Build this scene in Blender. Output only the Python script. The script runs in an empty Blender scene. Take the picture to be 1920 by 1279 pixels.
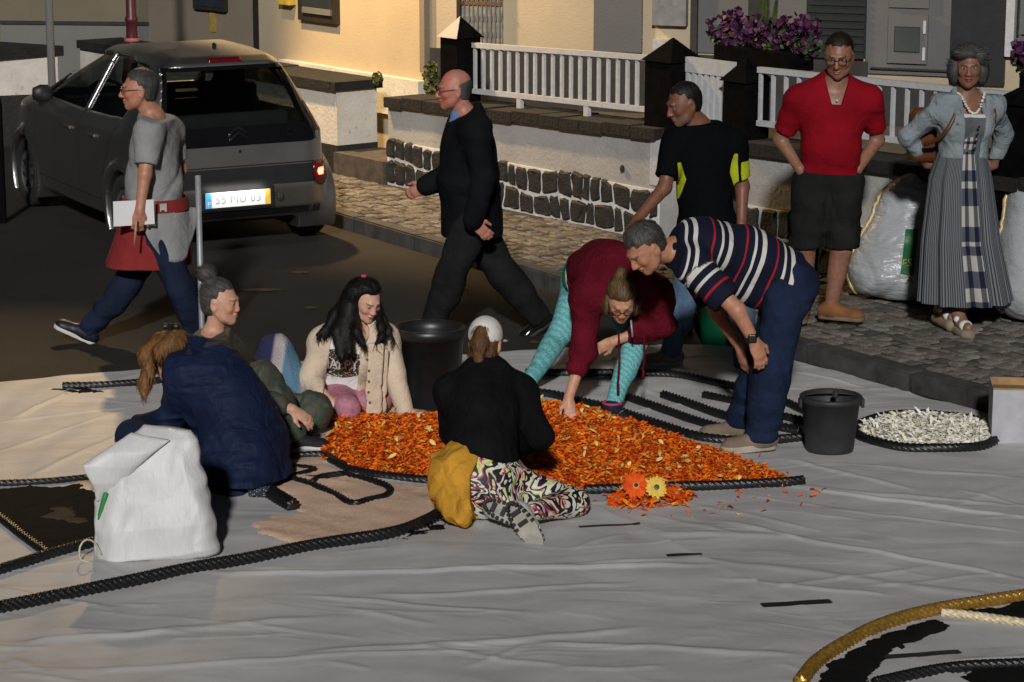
import bpy, bmesh, math, random
import numpy as np
from mathutils import Vector, Matrix, Quaternion
R = math.radians
random.seed(7); np.random.seed(7)
SC = bpy.context.scene
COL = SC.collection

# ---------------------------------------------------------------- camera
FPX, CAMH, PITCH = 4700.0, 3.36, math.atan(1027/4700.0)
cam_d = bpy.data.cameras.new('camera'); cam = bpy.data.objects.new('camera', cam_d); COL.objects.link(cam)
cam.location = (0, 0, CAMH); cam.rotation_euler = (R(90)-PITCH, 0, 0)
cam_d.sensor_width = 36.0; cam_d.lens = 36.0*FPX/1920.0; cam_d.clip_end = 400; cam_d.clip_start = .1
SC.camera = cam
# ---------------------------------------------------------------- night sky, frontal light, exposure
W = bpy.data.worlds.new('World'); SC.world = W; W.use_nodes = True
wn = W.node_tree.nodes; wl = W.node_tree.links
bgn = wn['Background']; sky = wn.new('ShaderNodeTexSky'); sky.sky_type = 'NISHITA'; sky.sun_disc = False
SUN_EL, SUN_AZ = R(25), R(-3)          # light comes from behind the camera
sky.sun_elevation = SUN_EL; sky.sun_rotation = R(180)+SUN_AZ
wl.new(sky.outputs[0], bgn.inputs[0]); bgn.inputs[1].default_value = 0.003
sd = bpy.data.lights.new('sun', 'SUN'); sd.energy = 2.8; sd.angle = R(3); sd.color = (1.0, .98, .97)
sun = bpy.data.objects.new('sun', sd); COL.objects.link(sun)
sun.rotation_euler = (R(90)-SUN_EL, 0, SUN_AZ)
SC.view_settings.view_transform = 'Standard'; SC.view_settings.look = 'None'
SC.view_settings.exposure = 0.0; SC.view_settings.gamma = 1.0; SC.view_settings.use_curve_mapping = False
SC.render.engine = 'CYCLES'
try:
    SC.cycles.use_denoising = True; SC.cycles.max_bounces = 5; SC.cycles.transparent_max_bounces = 16
except Exception: pass

# ---------------------------------------------------------------- from a pixel of the picture to a point of the place
_c, _s = math.cos(PITCH), math.sin(PITCH)
def ray(px, py):
    x = (px-960)/FPX; y = -(py-639.5)/FPX
    return np.array([x, _c+y*_s, -_s+y*_c])
CAM = np.array([0, 0, CAMH])
def g(px, py, z=0.0):
    d = ray(px, py); return CAM + d*((z-CAMH)/d[2])
def at(px, py, Y):
    d = ray(px, py); return CAM + d*(Y/d[1])
def reach(p, px, py, L, near=True):
    """the point on the pixel's ray that lies L from p"""
    d = ray(px, py); d = d/np.linalg.norm(d); m = CAM-np.asarray(p)
    b = m@d; cc = m@m-L*L; disc = b*b-cc
    if disc <= 0: return CAM-d*b
    t = -b-math.sqrt(disc) if near else -b+math.sqrt(disc)
    return CAM+d*t
def nrm(v): v = np.asarray(v, float); return v/max(np.linalg.norm(v), 1e-9)
def lerp(a, b, t): return np.asarray(a, float)*(1-t)+np.asarray(b, float)*t
def lin(r, g_, b):
    f = lambda c: (c/255/12.92) if c/255 <= .04045 else ((c/255+.055)/1.055)**2.4
    return (f(r), f(g_), f(b))

# ---------------------------------------------------------------- objects
def tag(o, label=None, cat=None, group=None, kind=None):
    if label: o['label'] = label
    if cat: o['category'] = cat
    if group: o['group'] = group
    if kind: o['kind'] = kind
    return o
def empty(name, loc=(0, 0, 0), label=None, cat=None, group=None):
    o = bpy.data.objects.new(name, None); COL.objects.link(o); o.location = Vector(loc); o.empty_display_size = .1
    return tag(o, label, cat, group)
def put(o, parent):
    if parent is not None:
        o.parent = parent
        m = Matrix.Identity(4); p = parent
        while p is not None:
            m = Matrix.LocRotScale(p.location, p.rotation_euler, p.scale) @ m if p.parent is None else (p.matrix_parent_inverse @ Matrix.LocRotScale(p.location, p.rotation_euler, p.scale)) @ m
            p = p.parent
        o.matrix_parent_inverse = m.inverted()
    return o
def obj(name, me, mat=None, parent=None):
    o = bpy.data.objects.new(name, me); COL.objects.link(o)
    if mat is not None:
        me.materials.clear()
        for m in (mat if isinstance(mat, (list, tuple)) else [mat]): me.materials.append(m)
    return put(o, parent)
def mesh(name, V, F, smooth=False):
    me = bpy.data.meshes.new(name); me.from_pydata([tuple(map(float, v)) for v in V], [], [tuple(f) for f in F]); me.update()
    if smooth: me.polygons.foreach_set('use_smooth', [True]*len(me.polygons))
    return me
def npmesh(name, V, Q, smooth=True):
    me = bpy.data.meshes.new(name); V = np.asarray(V, np.float32); Q = np.asarray(Q, np.int32); n = Q.shape[1]
    me.vertices.add(len(V)); me.vertices.foreach_set('co', V.ravel())
    me.loops.add(Q.size); me.loops.foreach_set('vertex_index', Q.ravel())
    me.polygons.add(len(Q)); me.polygons.foreach_set('loop_start', np.arange(0, Q.size, n, dtype=np.int32))
    me.polygons.foreach_set('use_smooth', np.full(len(Q), smooth, bool))
    me.update(calc_edges=True); me.validate()
    return me
def from_bm(name, bm, smooth=False):
    me = bpy.data.meshes.new(name); bm.normal_update(); bm.to_mesh(me); bm.free()
    if smooth: me.polygons.foreach_set('use_smooth', [True]*len(me.polygons))
    return me
def bm_box(bm, c, size, rot=None, bev=0.0, seg=1):
    r = bmesh.ops.create_cube(bm, size=1.0); vs = r['verts']
    M = Matrix.Translation(Vector(c)) @ (rot.to_4x4() if rot is not None else Matrix.Identity(4)) @ Matrix.Diagonal((*size, 1))
    bmesh.ops.transform(bm, matrix=M, verts=vs)
    if bev > 0:
        es = list({e for v in vs for e in v.link_edges}); bmesh.ops.bevel(bm, geom=es, offset=bev, segments=seg, affect='EDGES')
def box(name, c, size, mat, parent=None, rot=None, bev=0.0, seg=1):
    bm = bmesh.new(); bm_box(bm, c, size, rot, bev, seg); return obj(name, from_bm(name, bm), mat, parent)
def prism(name, pts, d, mat, parent=None, smooth=False):
    """polygon pts (3-D, planar) pushed along the vector d"""
    n = len(pts); P = [np.asarray(p, float) for p in pts]; D = np.asarray(d, float)
    V = P+[p+D for p in P]; F = [tuple(range(n))[::-1], tuple(range(n, 2*n))]+[(i, (i+1) % n, n+(i+1) % n, n+i) for i in range(n)]
    bm = bmesh.new(); vs = [bm.verts.new(tuple(v)) for v in V]
    for f in F: bm.faces.new([vs[i] for i in f])
    bmesh.ops.recalc_face_normals(bm, faces=bm.faces)
    return obj(name, from_bm(name, bm, smooth), mat, parent)
def tube_arrays(pts, rad, n=8, lobes=0, twist=0.0, amp=0.0, cap=True):
    P = np.asarray(pts, float); m = len(P); rad = np.full(m, rad) if np.isscalar(rad) else np.asarray(rad, float)
    T = np.gradient(P, axis=0); T /= np.linalg.norm(T, axis=1)[:, None]+1e-12
    up = np.array([0, 0, 1.]) if abs(T[0, 2]) < .9 else np.array([1., 0, 0])
    s = np.concatenate([[0], np.cumsum(np.linalg.norm(np.diff(P, axis=0), axis=1))])
    V = []; A = nrm(np.cross(T[0], up))
    for i in range(m):
        A = nrm(A-T[i]*(A@T[i])); B = np.cross(T[i], A)
        th = np.arange(n)*2*np.pi/n
        r = rad[i]*(1+amp*np.abs(np.sin(lobes*.5*(th+twist*s[i])))-amp*.5) if lobes else np.full(n, rad[i])
        V.append(P[i]+np.outer(np.cos(th)*r, A)+np.outer(np.sin(th)*r, B))
    V = np.concatenate(V); Q = []
    i = np.arange(m-1)[:, None]*n; j = np.arange(n)[None]; k = (j+1) % n
    Q = np.stack([i+j, i+k, i+n+k, i+n+j], -1).reshape(-1, 4)[:, ::-1]
    if cap:
        V = np.concatenate([V, P[:1], P[-1:]]); a = len(V)-2; b = len(V)-1; j = np.arange(n); k = (j+1) % n
        Q = np.concatenate([Q, np.stack([j, k, np.full(n, a), np.full(n, a)], -1)[:, :4], np.stack([(m-1)*n+k, (m-1)*n+j, np.full(n, b), np.full(n, b)], -1)])
    return V, Q
def quads_mesh(name, V, Q, smooth=True):
    F = [tuple(dict.fromkeys(q)) for q in Q.tolist()]
    return mesh(name, V, F, smooth)
def tube(name, pts, rad, mat, parent=None, n=8, **k):
    V, Q = tube_arrays(pts, rad, n, **k); return obj(name, quads_mesh(name, V, Q), mat, parent)
def spline(pts, step=.03):
    """Catmull-Rom through the points, resampled"""
    P = np.asarray(pts, float)
    if len(P) == 2:
        n = max(2, int(np.linalg.norm(P[1]-P[0])/step)); return np.linspace(P[0], P[1], n+1)
    Q = np.vstack([2*P[0]-P[1], P, 2*P[-1]-P[-2]]); out = []
    for i in range(1, len(Q)-2):
        n = max(2, int(np.linalg.norm(Q[i+1]-Q[i])/step)); t = np.linspace(0, 1, n, endpoint=False)[:, None]
        a, b, c, d = Q[i-1], Q[i], Q[i+1], Q[i+2]
        out.append(.5*((2*b)+(-a+c)*t+(2*a-5*b+4*c-d)*t**2+(-a+3*b-3*c+d)*t**3))
    return np.vstack(out+[P[-1:]])
def revolve(name, prof, mat, parent=None, loc=(0, 0, 0), n=32, smooth=True, axis=None):
    V = []; F = []
    for r, z in prof:
        for k in range(n): a = 2*math.pi*k/n; V.append((r*math.cos(a), r*math.sin(a), z))
    for i in range(len(prof)-1):
        for k in range(n): F.append((i*n+k, i*n+(k+1) % n, (i+1)*n+(k+1) % n, (i+1)*n+k))
    V = np.array(V)
    if axis is not None: V = V@np.array(axis).T
    V = V+np.asarray(loc)
    bm = bmesh.new(); vs = [bm.verts.new(tuple(v)) for v in V]
    for f in F: bm.faces.new([vs[i] for i in f])
    bmesh.ops.remove_doubles(bm, verts=bm.verts, dist=1e-5)
    me = from_bm(name, bm, smooth)
    return obj(name, me, mat, parent)
def set_attr(me, name, arr):
    arr = np.asarray(arr, np.float32)
    if arr.ndim == 1: a = me.attributes.new(name, 'FLOAT', 'POINT'); a.data.foreach_set('value', arr)
    elif arr.shape[1] == 3: a = me.attributes.new(name, 'FLOAT_VECTOR', 'POINT'); a.data.foreach_set('vector', arr.ravel())
    else: a = me.attributes.new(name, 'FLOAT_COLOR', 'POINT'); a.data.foreach_set('color', arr.ravel())

# ---------------------------------------------------------------- materials
class NT:
    def __init__(s, name):
        s.m = bpy.data.materials.new(name); s.m.use_nodes = True; s.t = s.m.node_tree; s.b = s.t.nodes['Principled BSDF']
    def n(s, typ, **k):
        nd = s.t.nodes.new(typ)
        for a, v in k.items():
            if a in nd.inputs.keys(): nd.inputs[a].default_value = v
            else: setattr(nd, a, v)
        return nd
    def l(s, a, b): s.t.links.new(a, b)
    def set(s, **k):
        for a, v in k.items():
            a = a.replace('_', ' ')
            s.b.inputs[a].default_value = (*v, 1) if isinstance(v, tuple) and len(v) == 3 else v
    def coord(s, obj_space=True): return s.n('ShaderNodeTexCoord').outputs['Object']
    def attr(s, name, out='Vector'): return s.n('ShaderNodeAttribute', attribute_name=name).outputs[out]
    def noise(s, scale, detail=4, vec=None, rough=.55, out=0, dist=0.):
        nd = s.n('ShaderNodeTexNoise'); nd.inputs['Scale'].default_value = scale; nd.inputs['Detail'].default_value = detail
        nd.inputs['Roughness'].default_value = rough; nd.inputs['Distortion'].default_value = dist
        s.l(vec if vec is not None else s.coord(), nd.inputs['Vector']); return nd.outputs[out]
    def ramp(s, fac, stops, interp='LINEAR'):
        nd = s.n('ShaderNodeValToRGB'); cr = nd.color_ramp; cr.interpolation = interp
        while len(cr.elements) > 1: cr.elements.remove(cr.elements[-1])
        for i, (p, c) in enumerate(stops):
            e = cr.elements[0] if i == 0 else cr.elements.new(p)
            e.position = p; e.color = (*c, 1) if len(c) == 3 else c
        s.l(fac, nd.inputs[0]); return nd.outputs[0]
    def mix(s, f, a, b, mode='MIX'):
        nd = s.n('ShaderNodeMix'); nd.data_type = 'RGBA'; nd.blend_type = mode
        for v, i in ((f, 0), (a, 6), (b, 7)):
            if hasattr(v, 'is_linked') or hasattr(v, 'links'): s.l(v, nd.inputs[i])
            else: nd.inputs[i].default_value = v if not isinstance(v, tuple) else ((*v, 1) if len(v) == 3 else v)
        return nd.outputs[2]
    def math(s, op, a, b=None, c=None):
        nd = s.n('ShaderNodeMath'); nd.operation = op
        for i, v in enumerate((a, b, c)):
            if v is None: continue
            if hasattr(v, 'links'): s.l(v, nd.inputs[i])
            else: nd.inputs[i].default_value = v
        return nd.outputs[0]
    def bump(s, h, strength=.3, dist=.01):
        nd = s.n('ShaderNodeBump'); nd.inputs['Strength'].default_value = strength; nd.inputs['Distance'].default_value = dist
        s.l(h, nd.inputs['Height']); s.l(nd.outputs[0], s.b.inputs['Normal']); return nd
    def col(s, out): s.l(out, s.b.inputs['Base Color'])
def plain(name, c, rough=.6, metal=0., var=.25, scale=12., bump=.15, bscale=60., spec=.5, sub=0., dist=.006):
    t = NT(name); d = tuple(x*(1-var) for x in c); b = tuple(min(1, x*(1+var)) for x in c)
    t.col(t.ramp(t.noise(scale, 5), [(.3, d), (.7, b)])); t.set(Roughness=rough, Metallic=metal)
    t.b.inputs['Specular IOR Level'].default_value = spec
    if bump: t.bump(t.noise(bscale, 5), bump, dist)
    return t.m
def cloth(name, c, var=.18, rough=.9, wr=.5, wscale=9., sheen=.0):
    """woven cloth: soft wrinkles and a fine weave"""
    t = NT(name); d = tuple(x*(1-var) for x in c); b = tuple(min(1, x*(1+var)) for x in c)
    t.col(t.ramp(t.noise(7, 4), [(.3, d), (.7, b)])); t.set(Roughness=rough); t.b.inputs['Specular IOR Level'].default_value = .07
    t.b.inputs['Sheen Weight'].default_value = sheen
    h = t.math('ADD', t.math('MULTIPLY', t.noise(wscale, 3, dist=1.2), 1.0), t.math('MULTIPLY', t.noise(260, 2), .06))
    t.bump(h, wr, .03); return t.m
def colattr(name, rough=.6, sub=0., bump=.1, bscale=120., var=.12, spec=.4, vscale=30):
    t = NT(name); a = t.attr('Col', 'Color')
    v = t.ramp(t.noise(vscale, 4), [(.3, (1-var,)*3), (.7, (1+var,)*3)])
    t.col(t.mix(1.0, a, v, 'MULTIPLY')); t.set(Roughness=rough); t.b.inputs['Specular IOR Level'].default_value = spec
    if sub:
        t.b.inputs['Subsurface Weight'].default_value = sub; t.b.inputs['Subsurface Radius'].default_value = (.012, .005, .003); t.b.inputs['Subsurface Scale'].default_value = .5
    if bump: t.bump(t.noise(bscale, 3), bump, .003)
    return t.m

# ---------------------------------------------------------------- distance fields and their surface
F32 = np.float32
def rc(a, b, r1, r2):
    a = np.asarray(a, F32); b = np.asarray(b, F32); ba = b-a; L = F32(max(ba@ba, 1e-9))
    def f(P):
        pa = P-a; h = np.clip(pa@ba/L, 0, 1); q = pa-h[:, None]*ba
        return np.sqrt(np.einsum('ij,ij->i', q, q))-(r1+(r2-r1)*h)
    f.bs = ((a+b)/2, float(np.sqrt(L)/2+max(r1, r2))); return f
def ell(c, ax, rad):
    c = np.asarray(c, F32); A = (np.asarray(ax)/np.asarray(rad)[:, None]).astype(F32); A2 = (np.asarray(ax)/(np.asarray(rad)**2)[:, None]).astype(F32)
    def f(P):
        q = P-c; k0 = np.linalg.norm(q@A.T, axis=1); k1 = np.linalg.norm(q@A2.T, axis=1)
        return k0*(k0-1)/np.maximum(k1, 1e-6)
    f.bs = (c, float(np.max(rad))); return f
def rbox(c, ax, half, r=.01):
    c = np.asarray(c, F32); A = np.asarray(ax, F32); h = np.asarray(half, F32)-r
    def f(P):
        q = np.abs((P-c)@A.T)-h
        return np.linalg.norm(np.maximum(q, 0), axis=1)+np.minimum(q.max(1), 0)-r
    return f
def plane(p, n):
    p = np.asarray(p, F32); n = nrm(n).astype(F32)
    return lambda P: (P-p)@n
def smin(a, b, k):
    if k <= 0: return np.minimum(a, b)
    h = np.maximum(k-np.abs(a-b), 0)/k; return np.minimum(a, b)-h*h*k*.25
def smax(a, b, k): return -smin(-a, -b, k)
def U(fs, k=.03):
    def f(P):
        d = fs[0](P)
        for q in fs[1:]:
            if hasattr(q, 'bs') and q.bs[1] > .1 and len(P) > 500:
                w = P-q.bs[0]; m = np.sqrt(np.einsum('ij,ij->i', w, w))-q.bs[1] < np.maximum(d, 0)+k
                if m.any(): d[m] = smin(d[m], q(P[m]), k)
            else: d = smin(d, q(P), k)
        return d
    return f
def GRP(fs, k=.04):
    """a limb or trunk: evaluated only where it can matter"""
    c = np.mean([f.bs[0] for f in fs], axis=0); r = max(np.linalg.norm(f.bs[0]-c)+f.bs[1] for f in fs); u = U(fs, k); u.bs = (c.astype(F32), float(r)); return u
def sub(a, b, k=.01): return lambda P: smax(a(P), -b(P), k)
def inter(a, b, k=.01): return lambda P: smax(a(P), b(P), k)
def bounded(f, c, rad):
    """evaluate f only near its own place"""
    c = np.asarray(c, F32)
    def h(P):
        d = np.linalg.norm(P-c, axis=1)-rad; m = d < .05
        out = (d+.02).astype(F32)
        if m.any(): out[m] = f(P[m])
        return out
    return h
def folds(amp, freq, d, seed=0, warp=.35):
    rs = np.random.RandomState(seed); d = nrm(d)*freq; e1 = rs.randn(3)*freq*.35; e2 = rs.randn(3)*freq*.6; ph = rs.rand(4)*6
    d, e1, e2 = (x.astype(F32) for x in (d, e1, e2))
    def f(P):
        w = np.sin(P@e1+ph[0])+.6*np.sin(P@e2+ph[1])
        a = np.sin(P@d+w*1.6+ph[2]); m = .5+.5*np.sin(P@e1*.7+ph[3])
        return amp*(a*np.abs(a))*m
    return f
def disp(f, *ds):
    def h(P):
        d = f(P)
        for q in ds: d = d+q(P)
        return d
    return h
def surf(f, lo, hi, vox):
    """surface nets, evaluated only in the blocks the surface crosses"""
    B = 6; lo = np.asarray(lo, float); hi = np.asarray(hi, float)
    nb = np.ceil((hi-lo)/(vox*B)).astype(int)+1; n = nb*B
    bx = [np.arange(k) for k in nb]
    bc = np.stack(np.meshgrid(*bx, indexing='ij'), -1).reshape(-1, 3)
    cen = (lo+(bc*B+(B-1)/2)*vox).astype(F32)
    dc = f(cen).astype(F32); act = np.abs(dc) < vox*B*.866*1.35+.008
    D = np.repeat(np.repeat(np.repeat(dc.reshape(nb), B, 0), B, 1), B, 2)
    ab = bc[act]; loc = np.stack(np.meshgrid(*[np.arange(B)]*3, indexing='ij'), -1).reshape(-1, 3)
    gi = (ab[:, None]*B+loc[None]).reshape(-1, 3)
    val = np.empty(len(gi), F32)
    for s0 in range(0, len(gi), 400000):
        val[s0:s0+400000] = f((lo+gi[s0:s0+400000]*vox).astype(F32))
    D[gi[:, 0], gi[:, 1], gi[:, 2]] = val
    D[0], D[-1], D[:, 0], D[:, -1], D[:, :, 0], D[:, :, -1] = 1, 1, 1, 1, 1, 1
    I = D < 0
    c = np.zeros(tuple(n-1), np.int8); O = [(i, j, k) for i in (0, 1) for j in (0, 1) for k in (0, 1)]
    for i, j, k in O: c += I[i:n[0]-1+i, j:n[1]-1+j, k:n[2]-1+k]
    cells = np.argwhere((c > 0) & (c < 8))
    cv = {o: D[cells[:, 0]+o[0], cells[:, 1]+o[1], cells[:, 2]+o[2]] for o in O}
    acc = np.zeros((len(cells), 3)); cnt = np.zeros(len(cells))
    for o in O:
        for ax in range(3):
            if o[ax] == 0:
                o2 = tuple(1 if q == ax else o[q] for q in range(3)); a, b = cv[o], cv[o2]; m = (a < 0) != (b < 0)
                t = np.where(m, a/np.where(m, a-b, 1), 0); p = np.tile(np.array(o, float), (len(cells), 1)); p[:, ax] += t
                acc[m] += p[m]; cnt[m] += 1
    V = lo+(cells+acc/cnt[:, None])*vox
    idx = np.full(tuple(n-1), -1, np.int32); idx[cells[:, 0], cells[:, 1], cells[:, 2]] = np.arange(len(cells))
    Q = []
    for ax in range(3):
        b, c2 = (ax+1) % 3, (ax+2) % 3
        s1 = [slice(None)]*3; s2 = [slice(None)]*3; s1[ax] = slice(0, -1); s2[ax] = slice(1, None)
        e = np.argwhere(I[tuple(s1)] != I[tuple(s2)])
        e = e[(e[:, b] > 0) & (e[:, c2] > 0) & (e[:, b] < n[b]-1) & (e[:, c2] < n[c2]-1)]
        if not len(e): continue
        def at_(db, dc_):
            q = e.copy(); q[:, b] -= db; q[:, c2] -= dc_; return idx[q[:, 0], q[:, 1], q[:, 2]]
        q = np.stack([at_(1, 1), at_(0, 1), at_(0, 0), at_(1, 0)], -1)
        fl = ~I[e[:, 0], e[:, 1], e[:, 2]]; q[fl] = q[fl][:, ::-1]; Q.append(q)
    Q = np.concatenate(Q); Q = Q[(Q >= 0).all(1)]
    return V, Q
def sdf_obj(name, f, pts, pad, vox, mat, parent=None, col=None, attrs=None, relax=0):
    """mesh the field round the points; col(V) -> rgb per vertex"""
    P = np.asarray(pts, float); V, Q = surf(f, P.min(0)-pad, P.max(0)+pad, vox)
    for _ in range(relax):
        ia = np.concatenate([Q[:, a] for a in (0, 1, 2, 3)]*2); ib = np.concatenate([Q[:, b] for b in (1, 2, 3, 0)]+[Q[:, b] for b in (3, 0, 1, 2)])
        N = np.bincount(ia, minlength=len(V)); S = np.stack([np.bincount(ia, V[ib, c], minlength=len(V)) for c in range(3)], -1)
        V = .5*V+.5*S/np.maximum(N, 1)[:, None]
    me = npmesh(name, V, Q)
    if col is not None:
        C = np.ones((len(V), 4)); C[:, :3] = col(V.astype(F32)); set_attr(me, 'Col', C)
    for k, fn in (attrs or {}).items(): set_attr(me, k, fn(V.astype(F32)))
    return obj(name, me, mat, parent)
def snap(V, d, f, off=.003, steps=40, cap=.03):
    """slide points along d until they lie on the field's surface"""
    V = np.asarray(V, F32).copy(); d = nrm(d).astype(F32)
    for _ in range(steps): V += d*np.clip(f(V)*.9, -.03, cap)[:, None]
    return V-d*off
_fonts = {}
def text_mesh(s, size, spacing=1.0):
    """flat letters in the xy plane, centred"""
    cu = bpy.data.curves.new('letters', 'FONT'); cu.body = s; cu.size = size; cu.align_x = 'CENTER'; cu.align_y = 'CENTER'; cu.resolution_u = 3; cu.space_character = spacing
    o = bpy.data.objects.new('letters', cu); COL.objects.link(o)
    me = bpy.data.meshes.new_from_object(o.evaluated_get(bpy.context.evaluated_depsgraph_get()))
    bpy.data.objects.remove(o); bpy.data.curves.remove(cu)
    bm = bmesh.new(); bm.from_mesh(me); bpy.data.meshes.remove(me); bmesh.ops.triangulate(bm, faces=bm.faces)
    return bm
def letters(name, s, size, c, right, up, mat, parent, spacing=1.0, project=None, bold=0):
    bm = text_mesh(s, size, spacing); right = nrm(right); up = nrm(up); nn = np.cross(right, up)
    if project is not None:
        bmesh.ops.subdivide_edges(bm, edges=[e for e in bm.edges if e.calc_length() > size*.2], cuts=2, use_grid_fill=True)
    V = np.array([v.co[:] for v in bm.verts]); Wp = np.asarray(c)+V[:, :1]*right+V[:, 1:2]*up
    if project is not None: Wp = snap(Wp+nn*.03, -nn, project)
    for v, w in zip(bm.verts, Wp): v.co = Vector([float(x) for x in w])
    return obj(name, from_bm(name, bm), mat, parent)
# ================================================================ the street
def asphalt_mat():
    t = NT('asphalt'); n = t.noise(75, 6, rough=.85); p = t.noise(1.4, 6, rough=.7)
    c = t.mix(t.ramp(p, [(.35, (0, 0, 0)), (.7, (1, 1, 1))]), t.ramp(n, [(.3, (.003, .0028, .0028)), (.72, (.034, .032, .03))]), t.ramp(n, [(.3, (.006, .0057, .0052)), (.72, (.052, .048, .043))]))
    t.col(c); t.set(Roughness=.85); t.b.inputs['Specular IOR Level'].default_value = .25; t.bump(n, .6, .008); return t.m
M_road = asphalt_mat()
bm = bmesh.new(); bmesh.ops.create_grid(bm, x_segments=8, y_segments=8, size=60); bmesh.ops.translate(bm, vec=(0, 40, 0), verts=bm.verts)
tag(obj('road', from_bm('road', bm), M_road), kind='structure')
# yellow specks and a worn strip on the road
M_yel = plain('old_yellow_paint', (.07, .05, .012), .9, var=.6, scale=30)
WL, WR = g(728, 342, .12), g(1236, 449, .12)
UW = nrm((WR-WL)*[1, 1, 0]); NW = np.array([UW[1], -UW[0], 0.]); 
if NW@np.array([-1, -1, 0]) < 0: NW = -NW                 # out of the wall towards the street
UP = np.array([0, 0, 1.])
def wp(t, z=0., d=0.): return WR*[1, 1, 0]+UW*t-NW*d+UP*z     # t along the wall, d behind its front face
WROT = Matrix((tuple(UW), tuple(-NW), (0, 0, 1))).transposed()
KP = [np.array([-1.44, 19.68, 0]), np.array([.33, 16.87, 0]), np.array([2.79, 13.26, 0])]
KP = [KP[0]+nrm(KP[0]-KP[1])*9]+KP+[KP[2]+nrm(KP[2]-KP[1])*4]
def ksamp(s):
    P = np.array(KP); L = np.concatenate([[0], np.cumsum(np.linalg.norm(np.diff(P, axis=0), axis=1))]); s = min(max(s, 0), L[-1])
    i = max(0, min(len(P)-2, int(np.searchsorted(L, s)-1))); u = (s-L[i])/(L[i+1]-L[i]); d = nrm(P[i+1]-P[i]); return lerp(P[i], P[i+1], u), d
KLEN = sum(np.linalg.norm(np.diff(np.array(KP), axis=0), axis=1))
M_joint = plain('pavement_joint_sand', (.035, .03, .024), .95, var=.5, scale=40, bump=.4)
kp = [p+nrm(np.array([-(KP[1]-KP[0])[1], (KP[1]-KP[0])[0], 0]))*0 for p in KP]
pav = [tuple(p[:2]) for p in KP]+[tuple(wp(12, 0, 2.)[:2]), tuple(wp(-14, 0, 2.)[:2])]
bm = bmesh.new(); vs = [bm.verts.new((x, y, .104)) for x, y in pav]; bm.faces.new(vs)
vs2 = [bm.verts.new((x, y, -.05)) for x, y in pav]
for i in range(len(pav)): j = (i+1) % len(pav); bm.faces.new([vs[i], vs[j], vs2[j], vs2[i]])
bmesh.ops.recalc_face_normals(bm, faces=bm.faces)
pavement = tag(obj('pavement', from_bm('pavement', bm), M_joint), kind='structure')
# kerb stones
M_kerb = plain('kerb_basalt', (.045, .043, .042), .8, var=.45, scale=9, bump=.4, bscale=90)
kerb = tag(empty('kerb', tuple(KP[2]), ), kind='structure'); s = 5.5
while s < KLEN-.2:
    L = .93+.05*math.sin(s*7); a, d = ksamp(s+L/2); inn = np.array([-d[1], d[0], 0])
    if inn@np.array([1, 1, 0]) < 0: inn = -inn
    box('kerb_stone', a+inn*.06+UP*.055, (L-.012, .13, .13+.006*math.sin(s*13)), M_kerb, kerb, Matrix((tuple(d), tuple(inn), (0, 0, 1))).transposed(), .012, 2); s += L
# cobbles: irregular basalt and limestone setts laid in rows
def sett_mat():
    t = NT('pavement_setts'); oi = t.n('ShaderNodeObjectInfo').outputs['Random']; a = t.attr('rnd', 'Fac')
    r = t.math('FRACT', t.math('ADD', oi, a)); n = t.noise(45, 5)
    base = t.ramp(r, [(0, (.06, .054, .048)), (.3, (.11, .098, .082)), (.6, (.16, .143, .118)), (.8, (.14, .115, .1)), (1, (.2, .185, .16))])
    t.col(t.mix(.55, base, t.ramp(n, [(.3, (.35, .34, .32)), (.7, (1.2, 1.2, 1.2))]), 'MULTIPLY')); t.set(Roughness=.75); t.bump(n, .5, .008); return t.m
M_sett = sett_mat(); rs = np.random.RandomState(3); setts = []
def sett_shape(w, l, sd):
    q = np.random.RandomState(sd); V = []
    for z, ins in ((-.05, 0), (-.008, 0), (0.0, .010)):
        for k, (x, y) in enumerate(((-1, -1), (0, -1.06), (1, -1), (1.05, 0), (1, 1), (0, 1.05), (-1, 1), (-1.06, 0))):
            V.append((x*(w/2-ins)+q.uniform(-.006, .006), y*(l/2-ins)+q.uniform(-.006, .006), z+(q.uniform(-.003, .003) if z == 0 else 0)))
    F = [tuple(8*i+k for k in ()) for i in ()]
    for i in range(2):
        for k in range(8): F.append((8*i+k, 8*i+(k+1) % 8, 8*i+8+(k+1) % 8, 8*i+8+k))
    V.append((0, 0, .004)); F += [(16+k, 16+(k+1) % 8, 24) for k in range(8)]
    return V, F
SETT = [sett_shape(.1+.012*math.sin(i*2.3), .085+.012*math.cos(i*1.7), i) for i in range(8)]
for row in range(44):
    d_in = .135+.05+row*.099
    s = 6.0+(row % 2)*.05
    while s < KLEN-.3:
        a, d = ksamp(s); inn = np.array([-d[1], d[0], 0]); inn = inn if inn@np.array([1, 1, 0]) > 0 else -inn
        p = a+inn*(d_in+.02*math.sin(s*2.1+row*.3)+rs.uniform(-.006, .006)); depth = (p-wp(0))@NW
        w = rs.uniform(.095, .125)
        if depth > .06:
            px = 960+FPX*p[0]/(p[1]*_c+(CAMH-.12)*_s)
            if 560 < px < 2000: setts.append((p, d, inn, rs.randint(8), rs.uniform(.1, .119), rs.uniform(-.08, .08)))
        s += w
setts.sort(key=lambda q: q[0][1])
vis = [q for q in setts if 1480 < 960+FPX*q[0][0]/(q[0][1]*_c+(CAMH-.12)*_s) < 1925]
near = vis[:300]; nid = {id(q) for q in near}; rest = [q for q in setts if id(q) not in nid]
smesh = []
for V, F in SETT:
    me = mesh('cobble', V, F); me.materials.append(M_sett); set_attr(me, 'rnd', np.zeros(len(V))); smesh.append(me)
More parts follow.
